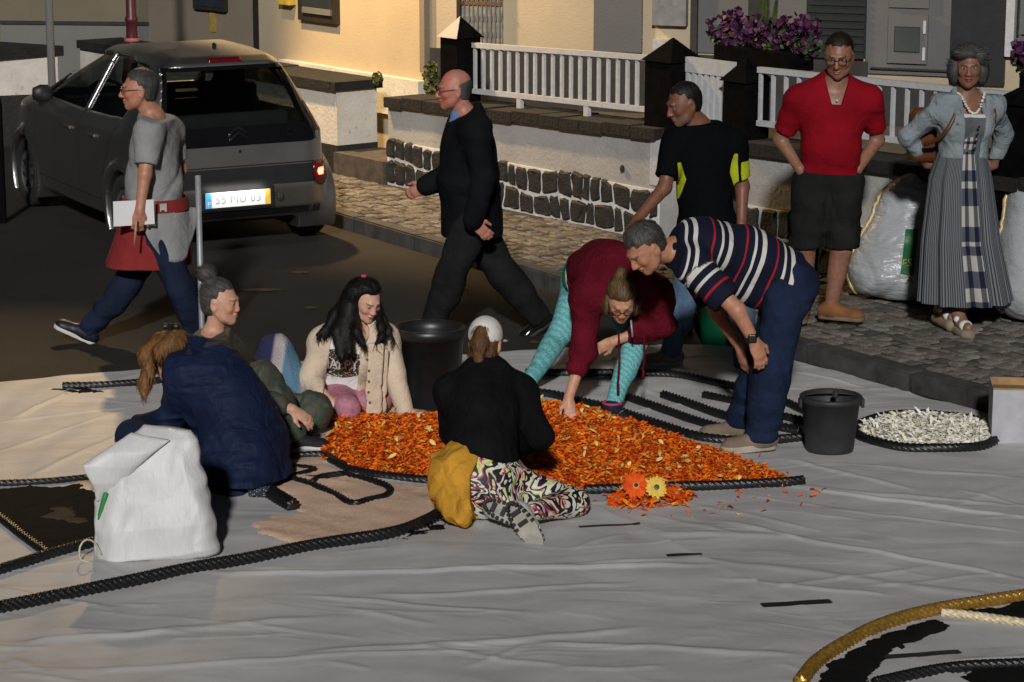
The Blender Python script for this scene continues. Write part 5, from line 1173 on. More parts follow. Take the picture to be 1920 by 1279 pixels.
    def shoe(s, side, toe, mat, solemat, name='shoe', up=None, ln=1., w=1., sole=.022, lift=0., high=0.):
        """ankle joint to toe point; up = out of the instep"""
        k = s.k; a = s.J[side+'a']; d = nrm(np.asarray(toe)-a); u = np.array([0, 0, 1.]) if up is None else nrm(up)
        d = nrm(d-u*(d@u)); x = np.cross(d, u); A = np.array([x, d, u]); b = a-u*.075*k
        def p(y, z, xx=0): return b+d*y*k*ln+u*z*k+x*xx*k
        L = [rc(p(-.045, .045), p(.03, .05), .04*k*w, .042*k*w), rc(p(.03, .045), p(.15, .032), .043*k*w, .034*k*w), ell(p(.15, .03), A, np.array([.045*w, .055, .03])*k), rc(p(-.01, .05), a+u*(.0+high), .046*k*w, .046*k*w)]
        f = inter(U(L, .03), lambda P: -((P-(b+u*.012*k).astype(F32))@u.astype(F32)), .004)
        o = sdf_obj(name, f, [p(-.1, 0), p(.25, .1), p(-.1, .13+high), p(.2, 0)], .07, .005, mat, s.root, relax=1)
        def so(P):
            q = (P-b.astype(F32))@A.T.astype(F32)/k; yy = q[:, 1]/ln
            wd = .033+.012*np.clip(yy/.15, -.3, 1.)*1.0; t = np.clip(yy, -.04, .155)
            dd = np.sqrt(q[:, 0]**2+((yy-t)*ln)**2)-(wd*w+.006)
            return np.maximum(dd, np.abs(q[:, 2]-sole*.45)-sole*.55)*k
        sdf_obj('sole', so, [p(-.1, 0), p(.25, .03)], .07, .0045, solemat, o, relax=1)
        return o
    def hair_cap(s, mat, th=.012, back=-.0, front=.055, low=-.05, name='hair', extra=(), nz=.004, vox=.005, side=.0, part=None, cutface=True, k=.02, taper=.03):
        c = s.J['hd']; A = s.H; kk = s.k
        def p(x, y, z): return c+A[0]*x*kk+A[1]*y*kk+A[2]*z*kk
        skull = U([ell(p(0, -.018, .04), A, np.array([.076, .096, .086])*kk), ell(p(0, -.03, -.015), A, np.array([.068, .072, .085])*kk), ell(p(0, .012, .0), A, np.array([.07, .078, .06])*kk)], .03*kk)
        A32, c32 = A.astype(F32), c.astype(F32); ex = list(extra)
        def h(P):
            q = (P-c32)@A32.T/kk; x, y, z = np.abs(q[:, 0]), q[:, 1], q[:, 2]
            hl_ = front-9.*np.clip(x-.025, 0, 1)**2-side*x*4                 # hairline, falling to the temples
            sb = np.where(z > -.0, -.012+.6*np.clip(z, 0, .05), -.026)       # edge of the hair before and behind the ear
            m = np.minimum(np.maximum(z-hl_, sb-y), z-(low-.35*np.clip(-y-.02, 0, .1)))
            ear = np.sqrt(((y+.010)/.85)**2+(z+.006)**2)-.031; m = np.minimum(m, np.where(x > .045, ear, 1.))
            d = skull(P)-th*np.clip(m/taper, -1., 1.)*kk+.0015
            for e in ex: d = smin(d, e(P), k)
            th_ = np.arctan2(q[:, 0], q[:, 1]+.03)
            return d+.55*nz*np.clip(m/taper+.3, 0, 1)*(np.sin(th_*13+1.5*np.sin(z*25))*.6+.4*np.sin(q[:, 0]*90+2*np.sin(z*30)+y*60))
        s.hp = p
        return bounded(h, c, .32) if not ex else h
    def hair_uv(s, mode):
        def f(V):
            q = s.hl(V)
            if mode == 'crown': return np.stack([np.arctan2(q[:, 0], q[:, 1]+.045)*.075, np.arctan2(np.hypot(q[:, 0], q[:, 1]+.04), q[:, 2]+.02)*.1, q[:, 1]*0], -1)
            if mode == 'back': return np.stack([np.arctan2(q[:, 0], q[:, 2]+.01)*.08, q[:, 1], q[:, 1]*0], -1)
            return np.stack([q[:, 0]+.5*q[:, 1]+.006*np.sin(V[:, 2]*60), V[:, 2]*.5, q[:, 1]*9], -1)
        return f
    def glasses(s, mat, lens=None, r=.021, sq=1.0):
        c = s.J['hd']; A = s.H; k = s.k
        def p(x, y, z): return c+A[0]*x*k+A[1]*y*k+A[2]*z*k
        o = empty('glasses', c); o.parent = None
        V = []; Q = []; n0 = 0
        def addt(pts, rad):
            nonlocal n0
            v, q = tube_arrays(pts, rad, 6); V.append(v); Q.append(q+n0); n0 += len(v)
        for sx in (-1, 1):
            th = np.linspace(0, 2*np.pi, 21)
            pts = [p(sx*.033+r*1.12*np.sign(np.cos(t))*abs(np.cos(t))**sq, .106-.25*max(0, abs(sx*.033+r*np.cos(t))-.04), .001+r*.85*np.sign(np.sin(t))*abs(np.sin(t))**sq) for t in th]
            addt(pts, .0022*k); addt([p(sx*.058, .1, .006), p(sx*.078, .07, .008), p(sx*.083, -.01, .006)], .002*k)
        addt([p(-.011, .11, .006), p(0, .112, .009), p(.011, .11, .006)], .002*k)
        bpy.data.objects.remove(o)
        me = quads_mesh('glasses', np.concatenate(V), np.concatenate(Q)); return obj('glasses', me, mat, s.root)
def add_strands(p, ho, mode, n=1500, L=.035, w=.0028, seed=0, lift=.0035):
    """loose locks over the mass of the hair"""
    me = ho.data; N = len(me.vertices); co = np.empty(N*3, F32); no = np.empty(N*3, F32); me.vertices.foreach_get('co', co); me.vertices.foreach_get('normal', no); co = co.reshape(-1, 3); no = no.reshape(-1, 3)
    ok = np.where(p.skinf(co) > .0035)[0]
    if len(ok) < 20: return
    q = np.random.RandomState(seed); i = ok[q.randint(0, len(ok), n)]; P = co[i].astype(float); Nn = no[i].astype(float); h = p.hl(P.astype(F32)).astype(float)
    if mode == 'crown': d = P-(p.J['hd']+p.H[2]*.12-p.H[1]*.05); d = d+q.randn(n, 3)*.02
    elif mode == 'back': d = -np.tile(p.H[1], (n, 1))+.55*np.tile(p.H[2], (n, 1))+q.randn(n, 3)*.12
    else:
        d = np.tile(-UP, (n, 1))+q.randn(n, 3)*.16; fr = (h[:, 1] > .0) & (h[:, 2] > .0); d[fr] = -p.H[1]-p.H[2]*.1+np.sign(h[fr, :1])*p.H[0]*.8+q.randn(int(fr.sum()), 3)*.1
    d -= Nn*np.sum(d*Nn, 1)[:, None]; d /= np.linalg.norm(d, axis=1)[:, None]+1e-9; s_ = np.cross(d, Nn); ln = L*q.uniform(.5, 1.4, n); R_ = .1
    rows = []
    for u, ww in ((0, .5), (.35, 1.), (.7, .8), (1., .1)):
        c = P+d*(ln*u)[:, None]+Nn*(lift*math.sin(u*2.6)+.0012-(ln*u)**2/(2*R_))[:, None]
        for sg in (-1, 1): rows.append(c+s_*(w*.5*ww*sg))
    V = np.stack(rows, 1).reshape(-1, 3); b = np.arange(n)[:, None]*8; Q = np.concatenate([b+np.array([[0, 1, 3, 2]]), b+np.array([[2, 3, 5, 4]]), b+np.array([[4, 5, 7, 6]])])
    m2 = npmesh('strands', V, Q); set_attr(m2, 'hc', np.repeat(np.stack([q.rand(n)*3, q.rand(n), q.rand(n)], -1), 8, 0)); o = obj('strands', m2, me.materials[0], p.root); put(o, ho)
def ring_cloth(name, rings, mat, parent, n=96, wave=(), thick=0., smooth=True, open_=(0, 1), attr=True):
    """rings: list of (centre, axis x, axis y, rx, ry, wave amplitude); a hanging skirt with folds. u = angle 0..1, v = ring"""
    V = []; UV = []; a0, a1 = open_; full = (a1-a0) >= .999
    th = np.linspace(a0, a1, n, endpoint=not full)*2*np.pi
    W_ = np.zeros(n)
    for q, am, ph in wave: W_ += am*np.sin(th*q+ph+.6*np.sin(th*2+ph))
    for i, (c, ax, ay, rx, ry, am) in enumerate(rings):
        m = 1+am*W_
        V.append(np.asarray(c)+np.outer(np.cos(th)*rx*m, ax)+np.outer(np.sin(th)*ry*m, ay)); UV.append(np.stack([th/(2*np.pi), np.full(n, i/(len(rings)-1)), W_], -1))
    m = len(rings); i = np.arange(m-1)[:, None]*n; j = np.arange(n if full else n-1)[None]; k = (j+1) % n
    Q = np.stack([i+j, i+k, i+n+k, i+n+j], -1).reshape(-1, 4)
    me = npmesh(name, np.concatenate(V), Q); set_attr(me, 'uvw', np.concatenate(UV))
    o = obj(name, me, mat, parent)
    if thick:
        md = o.modifiers.new('thickness', 'SOLIDIFY'); md.thickness = thick; md.offset = 0
    return o
def interp_rings(keys, m):
    """keys: list of (t, centre, ax, ay, rx, ry, am) -> m rings"""
    out = []
    T = [k[0] for k in keys]
    for t in np.linspace(T[0], T[-1], m):
        i = max(0, min(len(T)-2, int(np.searchsorted(T, t, side='right')-1))); u = (t-T[i])/(T[i+1]-T[i]); u = u*u*(3-2*u)
        a, b = keys[i], keys[i+1]
        out.append((lerp(a[1], b[1], u), nrm(lerp(a[2], b[2], u)), nrm(lerp(a[3], b[3], u)), a[4]+(b[4]-a[4])*u, a[5]+(b[5]-a[5])*u, a[6]+(b[6]-a[6])*u))
    return out
def joints(ht, pel, nk, hd, rs, ls, re, rw, le, lw, rh, rk, ra, lh, lk, la):
    """every joint as (px, py[, near]) solved from its parent with a body's own bone lengths; pel = (px, py, Y)"""
    k = ht/1.75; J = {}
    def S(v): return True if len(v) < 3 else v[2]
    J['pel'] = at(*pel)
    def go(par, v, L):
        if len(v) == 4 and v[3] == 'Y': return at(v[0], v[1], v[2])
        return reach(J[par], v[0], v[1], L*k, S(v))
    J['nk'] = go('pel', nk, .50); J['hd'] = go('nk', hd, .165)
    J['rs'] = go('nk', rs, .175); J['ls'] = go('nk', ls, .175)
    J['re'] = go('rs', re, .285); J['rw'] = go('re', rw, .25); J['le'] = go('ls', le, .285); J['lw'] = go('le', lw, .25)
    J['rh'] = go('pel', rh, .09); J['lh'] = go('pel', lh, .09)
    J['rk'] = go('rh', rk, .43); J['ra'] = go('rk', ra, .42); J['lk'] = go('lh', lk, .43); J['la'] = go('lk', la, .42)
    return J
def Yv(a, b, Y): return (a, b, Y, 'Y')
DN = np.array([0, 0, -1.]); XR = np.array([1., 0, 0]); YF = np.array([0, 1., 0])
M_den = cloth('blue_denim', (.08, .13, .2), .3, wr=.5); M_dden = cloth('dark_denim', (.012, .02, .045), .3, wr=.5); M_navy = cloth('navy_jeans', (.012, .017, .035), .25)
M_wsole = plain('white_rubber_sole', (.55, .54, .5), .6, var=.15); M_lsole = plain('beige_sole', (.35, .3, .24), .7, var=.2); M_dsole = plain('dark_sole', (.01, .01, .01), .7)
M_gfr = plain('black_glasses', (.006, .006, .006), .3, bump=0)
def cutp(p, n): return plane(p, n)            # keeps the side the normal points away from
# ------------------------------------------------------------------ man in red polo
J = joints(1.85, (1553, 335, 15.45), Yv(1566, 160, 15.47), Yv(1573, 104, 15.40), Yv(1498, 184, 15.45), Yv(1630, 184, 15.45), Yv(1463, 262, 15.55), Yv(1500, 318, 15.40), Yv(1645, 262, 15.55), Yv(1608, 318, 15.40),
           Yv(1525, 345, 15.45), Yv(1510, 460, 15.35), Yv(1505, 572, 15.45), Yv(1580, 345, 15.45), Yv(1578, 468, 15.33), Yv(1558, 574, 15.36))
p = Person('person', 'man in red polo shirt and dark shorts, hands in pockets, on the pavement', J, (-14, 16, 0), 1.85, 1.06, 1.25, skin=(.24, .115, .072))
p.body([('r', DN+XR*.35+YF*.1, -XR-YF*.3, .4), ('l', DN-XR*.35+YF*.1, XR-YF*.3, .4)], stubble=.12)
hem = J['pel']+UP*.03
pol = p.torso(.022)+p.arm('r', .024, t1=.78, hem=True)+p.arm('l', .024, t1=.78, hem=True)
cuts = [cutp(p.sp(.06), -p.up+p.fw*.35*0)]
def vneck(P):
    q = (P-J['nk'].astype(F32)); x = np.abs(q@p.rt.astype(F32)); y = q@p.fw.astype(F32); z = q@p.up.astype(F32)
    return -np.maximum(np.maximum(x-.032-.30*np.clip(z+.10, 0, 1), -.11-z), .02-y)
co = U([rc(J['nk']+p.up*.02+p.fw*.02, J['nk']+p.up*.025-p.fw*.03, .085, .083)], 0)
p.garment('polo_shirt', pol, cloth('red_pique', (.19, .004, .010), .15, wr=.35), .045, [folds(.006, 22, (.2, .3, 1), 1), folds(.007, 14, (1, .3, .4), 2)], cut=cuts+[vneck])
p.garment('collar', [rc(J['nk']+p.up*.0+p.fw*.03+p.rt*.06, J['nk']+p.up*.035-p.fw*.04+p.rt*.05, .022, .02), rc(J['nk']+p.up*.0+p.fw*.03-p.rt*.06, J['nk']+p.up*.035-p.fw*.04-p.rt*.05, .022, .02), rc(J['nk']+p.up*.035-p.fw*.045+p.rt*.05, J['nk']+p.up*.035-p.fw*.045-p.rt*.05, .02, .02), rc(J['nk']+p.fw*.03+p.rt*.06, J['nk']+p.fw*.075-p.up*.07+p.rt*.03, .02, .012), rc(J['nk']+p.fw*.03-p.rt*.06, J['nk']+p.fw*.075-p.up*.07-p.rt*.03, .02, .012)], bpy.data.materials['red_pique'], .01, vox=.006, pts=[J['nk']], pad=.18)
M_short = cloth('charcoal_shorts', (.012, .0125, .012), .3)
p.garment('shorts', [ell(J['pel'], p.HP, np.array([.205, .15, .16]))]+p.leg('r', .034, t1=1.25)+p.leg('l', .034, t1=1.25), M_short, .025, [folds(.007, 24, (1, .2, .5), 3), folds(.006, 30, (.3, 0, 1), 4)], cut=[cutp(p.sp(.16), p.up), cutp(at(1540, 460, 15.4), DN)], pts=[J[k] for k in ('pel', 'rh', 'lh', 'rk', 'lk')])
M_suede = plain('tan_suede', (.16, .065, .018), .85, var=.3, bump=.3)
p.shoe('l', J['la']+XR*.2-YF*.08, M_suede, plain('brown_sole', (.14, .1, .06), .8)); p.shoe('r', J['ra']-XR*.05-YF*.2, M_suede, bpy.data.materials['brown_sole'])
M_hgrey = hair_mat('grey_hair', (.025, .024, .023), (.10, .096, .092)); M_hdk = hair_mat('dark_brown_hair', (.006, .004, .003), (.03, .018, .012)); M_hbrown = hair_mat('brown_hair', (.03, .014, .007), (.2, .1, .045)); M_hsalt = hair_mat('salt_pepper_hair', (.012, .011, .010), (.115, .105, .095)); M_hblk = hair_mat('black_hair', (.003, .0028, .0025), (.014, .012, .011)); M_hgold = hair_mat('golden_brown_hair', (.05, .02, .008), (.32, .15, .05))
def hair(p, mat, name='hair', extra=(), vox=.005, pad=.2, k=.02, pts=None, mode='crown', **kw):
    f = p.hair_cap(mat, extra=extra, k=k, **kw); o = sdf_obj(name, f, pts if pts is not None else [p.J['hd']], pad, vox, mat, p.root, attrs={'hc': p.hair_uv(mode)})
    add_strands(p, o, mode, 2600 if mode == 'down' else 1500, .055 if mode == 'down' else .03 if mode == 'crown' else .045); return o
hair(p, M_hdk, th=.006, low=-.02, front=.075, nz=.003); p.glasses(M_gfr, sq=.6)
box('button', p.sp(.86)+p.fw*.135, (.011, .008, .011), M_wsole, p.root)
# ------------------------------------------------------------------ woman in denim jacket
J = joints(1.72, (1800, 340, 15.25), Yv(1812, 180, 15.27), Yv(1816, 125, 15.22), Yv(1768, 200, 15.22), Yv(1860, 198, 15.30), Yv(1702, 255, 15.32), Yv(1740, 308, 15.42), Yv(1882, 250, 15.45), Yv(1862, 310, 15.5),
           Yv(1780, 350, 15.25), Yv(1785, 465, 15.2), Yv(1766, 570, 15.27), Yv(1822, 350, 15.25), Yv(1825, 465, 15.15), Yv(1797, 588, 15.1))
p = Person('person', 'woman in pale denim jacket and long checked dress, hands behind her back', J, (-8, 4, 0), 1.70, .95, .95, True, (.2, .095, .06))
p.body([('r', XR-DN*.2, -YF, .4), ('l', -XR, -YF, .4)], lips=(.2, .04, .04))
k_ = p.k; wst = p.sp(.28); bust = p.sp(.70)
def dress_mat():
    t = NT('striped_and_checked_dress'); a = t.attr('uvw'); sp = t.n('ShaderNodeSeparateXYZ'); t.l(a, sp.inputs[0]); u, v = sp.outputs[0], sp.outputs[1]
    pin = t.math('GREATER_THAN', t.math('SINE', t.math('MULTIPLY', u, 2*math.pi*120)), 0.); stripe = t.mix(pin, (.03, .04, .052), (.15, .158, .165))
    cu = t.math('FRACT', t.math('MULTIPLY', u, 26)); cv = t.math('FRACT', t.math('MULTIPLY', v, 9.))
    a1 = t.math('GREATER_THAN', cu, .5); b1 = t.math('GREATER_THAN', cv, .5); sm = t.math('ADD', a1, b1)
    chk = t.ramp(t.math('MULTIPLY', sm, .5), [(0, (.38, .35, .32)), (.4, (.07, .078, .085)), (.9, (.008, .012, .03))], 'CONSTANT')
    pan = t.math('MULTIPLY', t.math('GREATER_THAN', u, .735), t.math('LESS_THAN', u, .812)); pan = t.math('MULTIPLY', pan, t.math('GREATER_THAN', v, .12))
    t.col(t.mix(pan, stripe, chk)); t.set(Roughness=.9); t.b.inputs['Specular IOR Level'].default_value = .15; t.bump(t.noise(12, 3), .25, .02); return t.m
M_dress = dress_mat()
X_, Y_ = XR, YF
rg = interp_rings([(0, bust, X_, Y_, .165, .135, .0), (.18, p.sp(.5), X_, Y_, .155, .13, .0), (.3, wst+UP*.06, X_, Y_, .14, .118, .1), (.45, J['pel']+UP*.02, X_, Y_, .19, .155, .5), (.7, at(1800, 450, 15.2), X_, Y_, .235, .19, .8), (1., at(1808, 563, 15.2), X_, Y_, .285, .24, 1.)], 60)
ring_cloth('dress', rg, M_dress, p.root, 240, ((14, .05, .3), (9, .04, 1.), (23, .025, 2.)), .003)
p.garment('bodice', p.torso(.012), cloth('grey_bodice', (.09, .095, .10), .2), .04, cut=[cutp(p.sp(.78), p.up), cutp(p.sp(.3), -p.up)], vox=.008)
p.garment('camisole', p.torso(.017), cloth('white_cotton', (.5, .5, .48), .05), .04, cut=[cutp(p.sp(.81), p.up), cutp(p.sp(.765), -p.up)], vox=.006)
for i in range(4): q_ = p.sp(.42+i*.085); box('button', q_+p.fw*(.155+.012*i)-p.rt*.01, (.013, .008, .013), M_gfr, p.root)
def opening(P):
    q = (P-p.sp(.6).astype(F32)); x = q@p.rt.astype(F32); y = q@p.fw.astype(F32); z = q@p.up.astype(F32)
    return -np.maximum(np.abs(x+.005)-.055-.08*np.clip(z+.1, 0, .4), .02-y)
M_jkt = cloth('pale_denim', (.2, .23, .245), .2, wr=.6, wscale=14)
p.garment('denim_jacket', p.torso(.028)+p.arm('r', .018, .016)+p.arm('l', .018, .016, t1=1.85), M_jkt, .04, [folds(.006, 30, (.4, .2, 1), 5), folds(.006, 40, (1, 0, .7), 6)], cut=[cutp(p.sp(.26)-p.fw*.0, -p.up+p.fw*.1), opening, cutp(J['nk']+p.up*.015, p.up)])
for sx in (-1, 1): p.garment('lapel', [rc(J['nk']+p.rt*sx*.075+p.up*.02-p.fw*.01, p.sp(.82)+p.rt*sx*.10+p.fw*.11, .026, .03)], M_jkt, .01, vox=.006, pts=[J['nk'], p.sp(.8)], pad=.2)
box('jacket_button', p.sp(.70)+p.rt*.115+p.fw*.155, (.012, .01, .012), plain('metal_button', (.7, .7, .7), .15, 1., bump=0), p.root)
th = np.linspace(-1.15, 1.15, 26); np_ = [J['nk']+p.up*(.03-.125*math.cos(t_*1.0)**3)+p.rt*.088*math.sin(t_)*1.05+p.fw*(.02+.105*math.cos(t_)) for t_ in th]
Vn = []; Qn = []; n0 = 0
for i, q_ in enumerate(np_):
    v, q2 = tube_arrays([q_-p.rt*.008, q_+p.rt*.008], [.006, .007], 6); Vn.append(v+np.random.RandomState(i).randn(3)*.002); Qn.append(q2+n0); n0 += len(v)
obj('shell_necklace', quads_mesh('n', np.concatenate(Vn), np.concatenate(Qn)), plain('shell_white', (.6, .57, .5), .4, bump=0), p.root)
M_lea = plain('brown_leather', (.09, .03, .01), .45, var=.25, bump=.1)
sf = p.last
P_ = spline([J['rs']+p.up*.06+p.rt*-.03, J['rs']-p.rt*.035+p.fw*.10-p.up*.03, p.sp(.62)+p.rt*.165+p.fw*.12, p.sp(.5)+p.rt*.20+p.fw*.06, p.sp(.42)+p.rt*.24-p.fw*.02], .015); tube('bag_strap', P_, .014, M_lea, p.root, 8)
P_ = spline([J['ls']+p.up*.06+p.rt*.02, J['ls']+p.rt*.03+p.fw*.10-p.up*.03, J['ls']+p.rt*.03+p.fw*.11-p.up*.10], .015); tube('bag_strap', P_, .014, M_lea, p.root, 8)
p.garment('backpack', [rbox(p.sp(.5)-p.fw*.2+p.rt*.1, p.T, (.17, .07, .17), .05)], M_lea, .02, vox=.012)
M_sand = plain('white_sandal_strap', (.6, .6, .58), .5, bump=.05); M_espa = plain('rope_platform', (.22, .17, .12), .9, bump=.4)
for sd, tv in (('r', XR*.3-YF), ('l', XR*.25-YF)):
    a_ = J[sd+'a']; d_ = nrm(tv); x_ = np.cross(d_, UP); A_ = np.array([x_, d_, UP]); b_ = np.array([a_[0], a_[1], a_[2]-.075])
    p.garment('sandal_platform', [rc(b_-d_*.05-UP*.02, b_+d_*.15-UP*.03, .042, .045)], M_espa, .01, vox=.006, cut=[cutp(b_+UP*.005, UP)], pts=[b_], pad=.28)
    p.garment('foot', [rc(a_, b_+d_*.05+UP*.03, .036, .035), rc(b_+d_*.05+UP*.03, b_+d_*.15+UP*.015, .035, .028), rc(a_, b_-d_*.04+UP*.03, .034, .034)], plain('foot_skin', (.23, .115, .075), .5), .03, vox=.006, pts=[a_, b_], pad=.25)
    p.garment('sandal_strap', [ell(b_+d_*.11+UP*.022, A_, (.043, .035, .034)), rc(b_+d_*.05+UP*.05+x_*.03, b_+d_*.03+UP*.03-x_*.03, .022, .022)], M_sand, .03, vox=.006, pts=[b_], pad=.25)
E_ = lambda x, y, z, *r: ell(p.J['hd']+p.H[0]*x+p.H[1]*y+p.H[2]*z, p.H, r)
hair(p, M_hgrey, mode='down', th=.022, low=-.15, front=.06, nz=.006, side=-.02, pad=.24, extra=[E_(.082, -.03, -.03, .045, .07, .085), E_(-.082, -.03, -.03, .045, .07, .085), E_(0, -.08, -.04, .085, .06, .09), E_(.05, .03, .09, .05, .06, .03), E_(-.07, -.01, .06, .04, .07, .05)], k=.03)
# ------------------------------------------------------------------ man in dark suit
J = joints(1.70, (885, 400, 15.42), Yv(875, 218, 15.42), Yv(851, 168, 15.40), Yv(868, 236, 15.62), Yv(893, 242, 15.22), Yv(846, 325, 15.62), Yv(797, 350, 15.55), Yv(908, 335, 15.14), Yv(888, 415, 15.08),
           Yv(882, 412, 15.5), Yv(945, 515, 15.52), Yv(1012, 596, 15.56), Yv(888, 412, 15.32), Yv(846, 515, 15.22), Yv(812, 606, 15.3))
p = Person('person', 'bald man in dark suit striding left past the wall', J, (-78, 4, 0), 1.70, 1.08, 1.3, skin=(.40, .17, .12))
p.body([('r', -XR+DN*.5, -YF-XR*.2, .9), ('l', DN*.6+XR*.55, -YF, .5)], pink=.6)
M_suit = cloth('black_suit_wool', (.006, .0065, .008), .3, wr=.4)
p.garment('trousers', [ell(J['pel'], p.HP, np.array([.19, .15, .16]))]+p.leg('r', .030, .04)+p.leg('l', .030, .04), cloth('charcoal_trousers', (.013, .0125, .0125), .3), .05, [folds(.008, 20, (1, .2, .6), 3), folds(.006, 34, (.6, 0, 1), 4)], cut=[cutp(J['ra']-UP*.02, J['ra']-J['rk'])])
def jk(P):
    q = (P-J['pel'].astype(F32)); z = q[:, 2]; x = q[:, 0]; y = q[:, 1]; s_ = np.clip((z+.12)/.6, 0, 1); return (np.sqrt((x/(.185-.02*s_))**2+(y/(.20))**2)-1)*.17
p.garment('suit_jacket', p.torso(.034)+[rc(p.sp(.6), J['pel']-UP*.10, .17, .195)]+p.arm('r', .03, .034, t1=1.95)+p.arm('l', .034, .036, t1=1.98), M_suit, .06, [folds(.006, 22, (.3, .3, 1), 5), folds(.007, 13, (1, .4, .2), 6)], cut=[cutp(J['pel']-UP*.14, DN), cutp(J['nk']+p.up*.03+p.fw*.01, p.up+p.fw*.55)])
p.garment('shirt_collar', [rc(J['nk']-p.fw*.01+UP*.0, J['nk']+p.fw*.035+UP*.02, .066, .058), rc(J['nk']+p.fw*.06, p.sp(.75)+p.fw*.125, .042, .03)], cloth('blue_shirt', (.12, .19, .36), .1), .02, vox=.006, pts=[J['nk'], p.sp(.7)], pad=.2, cut=[cutp(J['nk']+UP*.045, UP-p.fw*.3)])
M_pol = plain('polished_black_leather', (.008, .008, .008), .15, var=.2, bump=.05)
p.shoe('l', J['la']-XR*.25, M_pol, M_dsole); tdir = -XR*.75+DN*.55; p.shoe('r', J['ra']+tdir*.25, M_pol, M_dsole, up=nrm(UP*.8-XR*.55))
hair(p, M_hgrey, th=.004, low=-.06, front=-.2, nz=.002, side=0.0) if False else None
c_ = p.hair_cap(M_hgrey, th=.004, low=-.075, front=.02, nz=.002); hd = J['hd']
sdf_obj('hair', inter(c_, lambda P: ((P-hd.astype(F32))@p.H[2].astype(F32))-.035+.25*np.clip(((P-hd.astype(F32))@p.H[1].astype(F32)), -.2, .2), .01), [hd], .2, .005, M_hgrey, p.root, attrs={'hc': p.hair_uv('crown')}); p.glasses(M_gfr)
# ------------------------------------------------------------------ man in grey T-shirt and red apron
J = joints(1.75, (292, 415, 15.3), Yv(290, 222, 15.3), Yv(261, 168, 15.27), Yv(318, 245, 15.46), Yv(280, 246, 15.12), Yv(338, 318, 15.5), Yv(322, 385, 15.32), Yv(272, 326, 15.03), Yv(262, 396, 14.98),
           Yv(304, 425, 15.4), Yv(236, 535, 15.38), Yv(166, 618, 15.32), Yv(286, 425, 15.2), Yv(338, 540, 15.15), Yv(372, 630, 15.25))
p = Person('person', 'grey haired man in grey T-shirt and red apron walking left with papers', J, (-82, 2, 0), 1.75, 1.05, 1.25, skin=(.40, .19, .12))
p.body([('r', DN, XR, .6), ('l', DN+XR*-.15, -YF+XR*.2, 1.0)], pink=.3)
M_tee = cloth('heather_grey_jersey', (.24, .24, .235), .12, wr=.45)
p.garment('t_shirt', p.torso(.022)+[rc(p.sp(.5), p.sp(.12), .155, .18)]+p.arm('r', .028, t1=.78, hem=True)+p.arm('l', .032, t1=.8, hem=True), M_tee, .05, [folds(.007, 26, (.6, .3, 1), 7), folds(.007, 17, (1, .2, -.4), 8)], cut=[cutp(p.sp(.10), -p.up), cutp(J['nk']+p.up*.02, p.up-p.fw*.2)])
p.garment('trousers', [ell(J['pel'], p.HP, np.array([.185, .15, .16]))]+p.leg('r', .022, .028)+p.leg('l', .022, .028), M_navy, .05, [folds(.007, 24, (1, .2, .6), 3), folds(.006, 36, (.5, 0, 1), 4)])
M_apr = cloth('red_apron', (.20, .012, .012), .15, wr=.4)
pl0 = J['pel']
rg = interp_rings([(0, pl0+UP*.14, X_, Y_, .185, .195, .05), (.12, pl0+UP*.10, X_, Y_, .195, .2, .1), (.5, pl0-UP*.08-XR*.03, X_, Y_, .225, .215, .5), (1., pl0-UP*.27-XR*.06, X_, Y_, .26, .22, .9)], 30)
t_ = NT('apron_cloth'); a_ = t_.attr('uvw'); s_ = t_.n('ShaderNodeSeparateXYZ'); t_.l(a_, s_.inputs[0]); t_.col(t_.ramp(t_.noise(7, 4), [(.3, (.15, .008, .008)), (.7, (.22, .014, .014))])); t_.set(Roughness=.9); t_.bump(t_.noise(9, 3, dist=1.), .4, .03); M_apr = t_.m
ring_cloth('apron', rg, M_apr, p.root, 120, ((5, .05, .3), (9, .03, 1.)), .004)
for nm, r0, z0, z1, mt in (('waistband', .195, .155, .075, M_apr),):
    rg = interp_rings([(0, pl0+UP*z0, X_, Y_, r0, r0-.01, 0), (1, pl0+UP*z1, X_, Y_, r0+.01, r0, 0)], 6); ring_cloth(nm, rg, mt, p.root, 80, (), .012)
# shirt tail hanging over the hip
V_ = []; nn_ = 22
for i_ in range(nn_):
    u = i_/(nn_-1); th_ = -1.75+u*2.05
    for v in np.linspace(0, 1, 14):
        ln = .30*(math.sin(min(1, u*1.15+.02)*math.pi)**.5); rr = .205+.04*v; V_.append(pl0+UP*(.08-ln*v)+np.array([math.cos(th_)*rr+.012*math.sin(u*16)*v, math.sin(th_)*rr-.012*math.sin(u*21)*v, 0]))
i_ = np.arange(nn_-1)[:, None]*14; j_ = np.arange(13)[None]; o_ = obj('shirt_tail', npmesh('shirt_tail', V_, np.stack([i_+j_, i_+14+j_, i_+15+j_, i_+1+j_], -1).reshape(-1, 4)), M_tee, p.root); md = o_.modifiers.new('t', 'SOLIDIFY'); md.thickness = .006; md.offset = 1
lb = at(316, 366, 15.0); lb = pl0+np.array([.075, -.185, .115]); box('badge', lb, (.042, .004, .05), plain('grey_badge', (.4, .38, .34), .5, bump=0), p.root, Matrix.Rotation(.38, 3, 'Z'))
M_ssole = M_wsole; M_sneak = plain('navy_sneaker', (.008, .01, .02), .5, var=.2)
p.shoe('r', J['ra']-XR*.25+UP*.10, M_sneak, M_wsole, up=nrm(UP*.87+XR*.42)); p.shoe('l', J['la']-XR*.2, M_sneak, M_wsole)
hair(p, M_hgrey, th=.006, low=-.055, front=.07, nz=.003); p.glasses(M_gfr)
hw = J['lw']+DN*.06; ppr = empty('paper_sheets', hw, 'folded white papers held by the man in the red apron', 'paper')
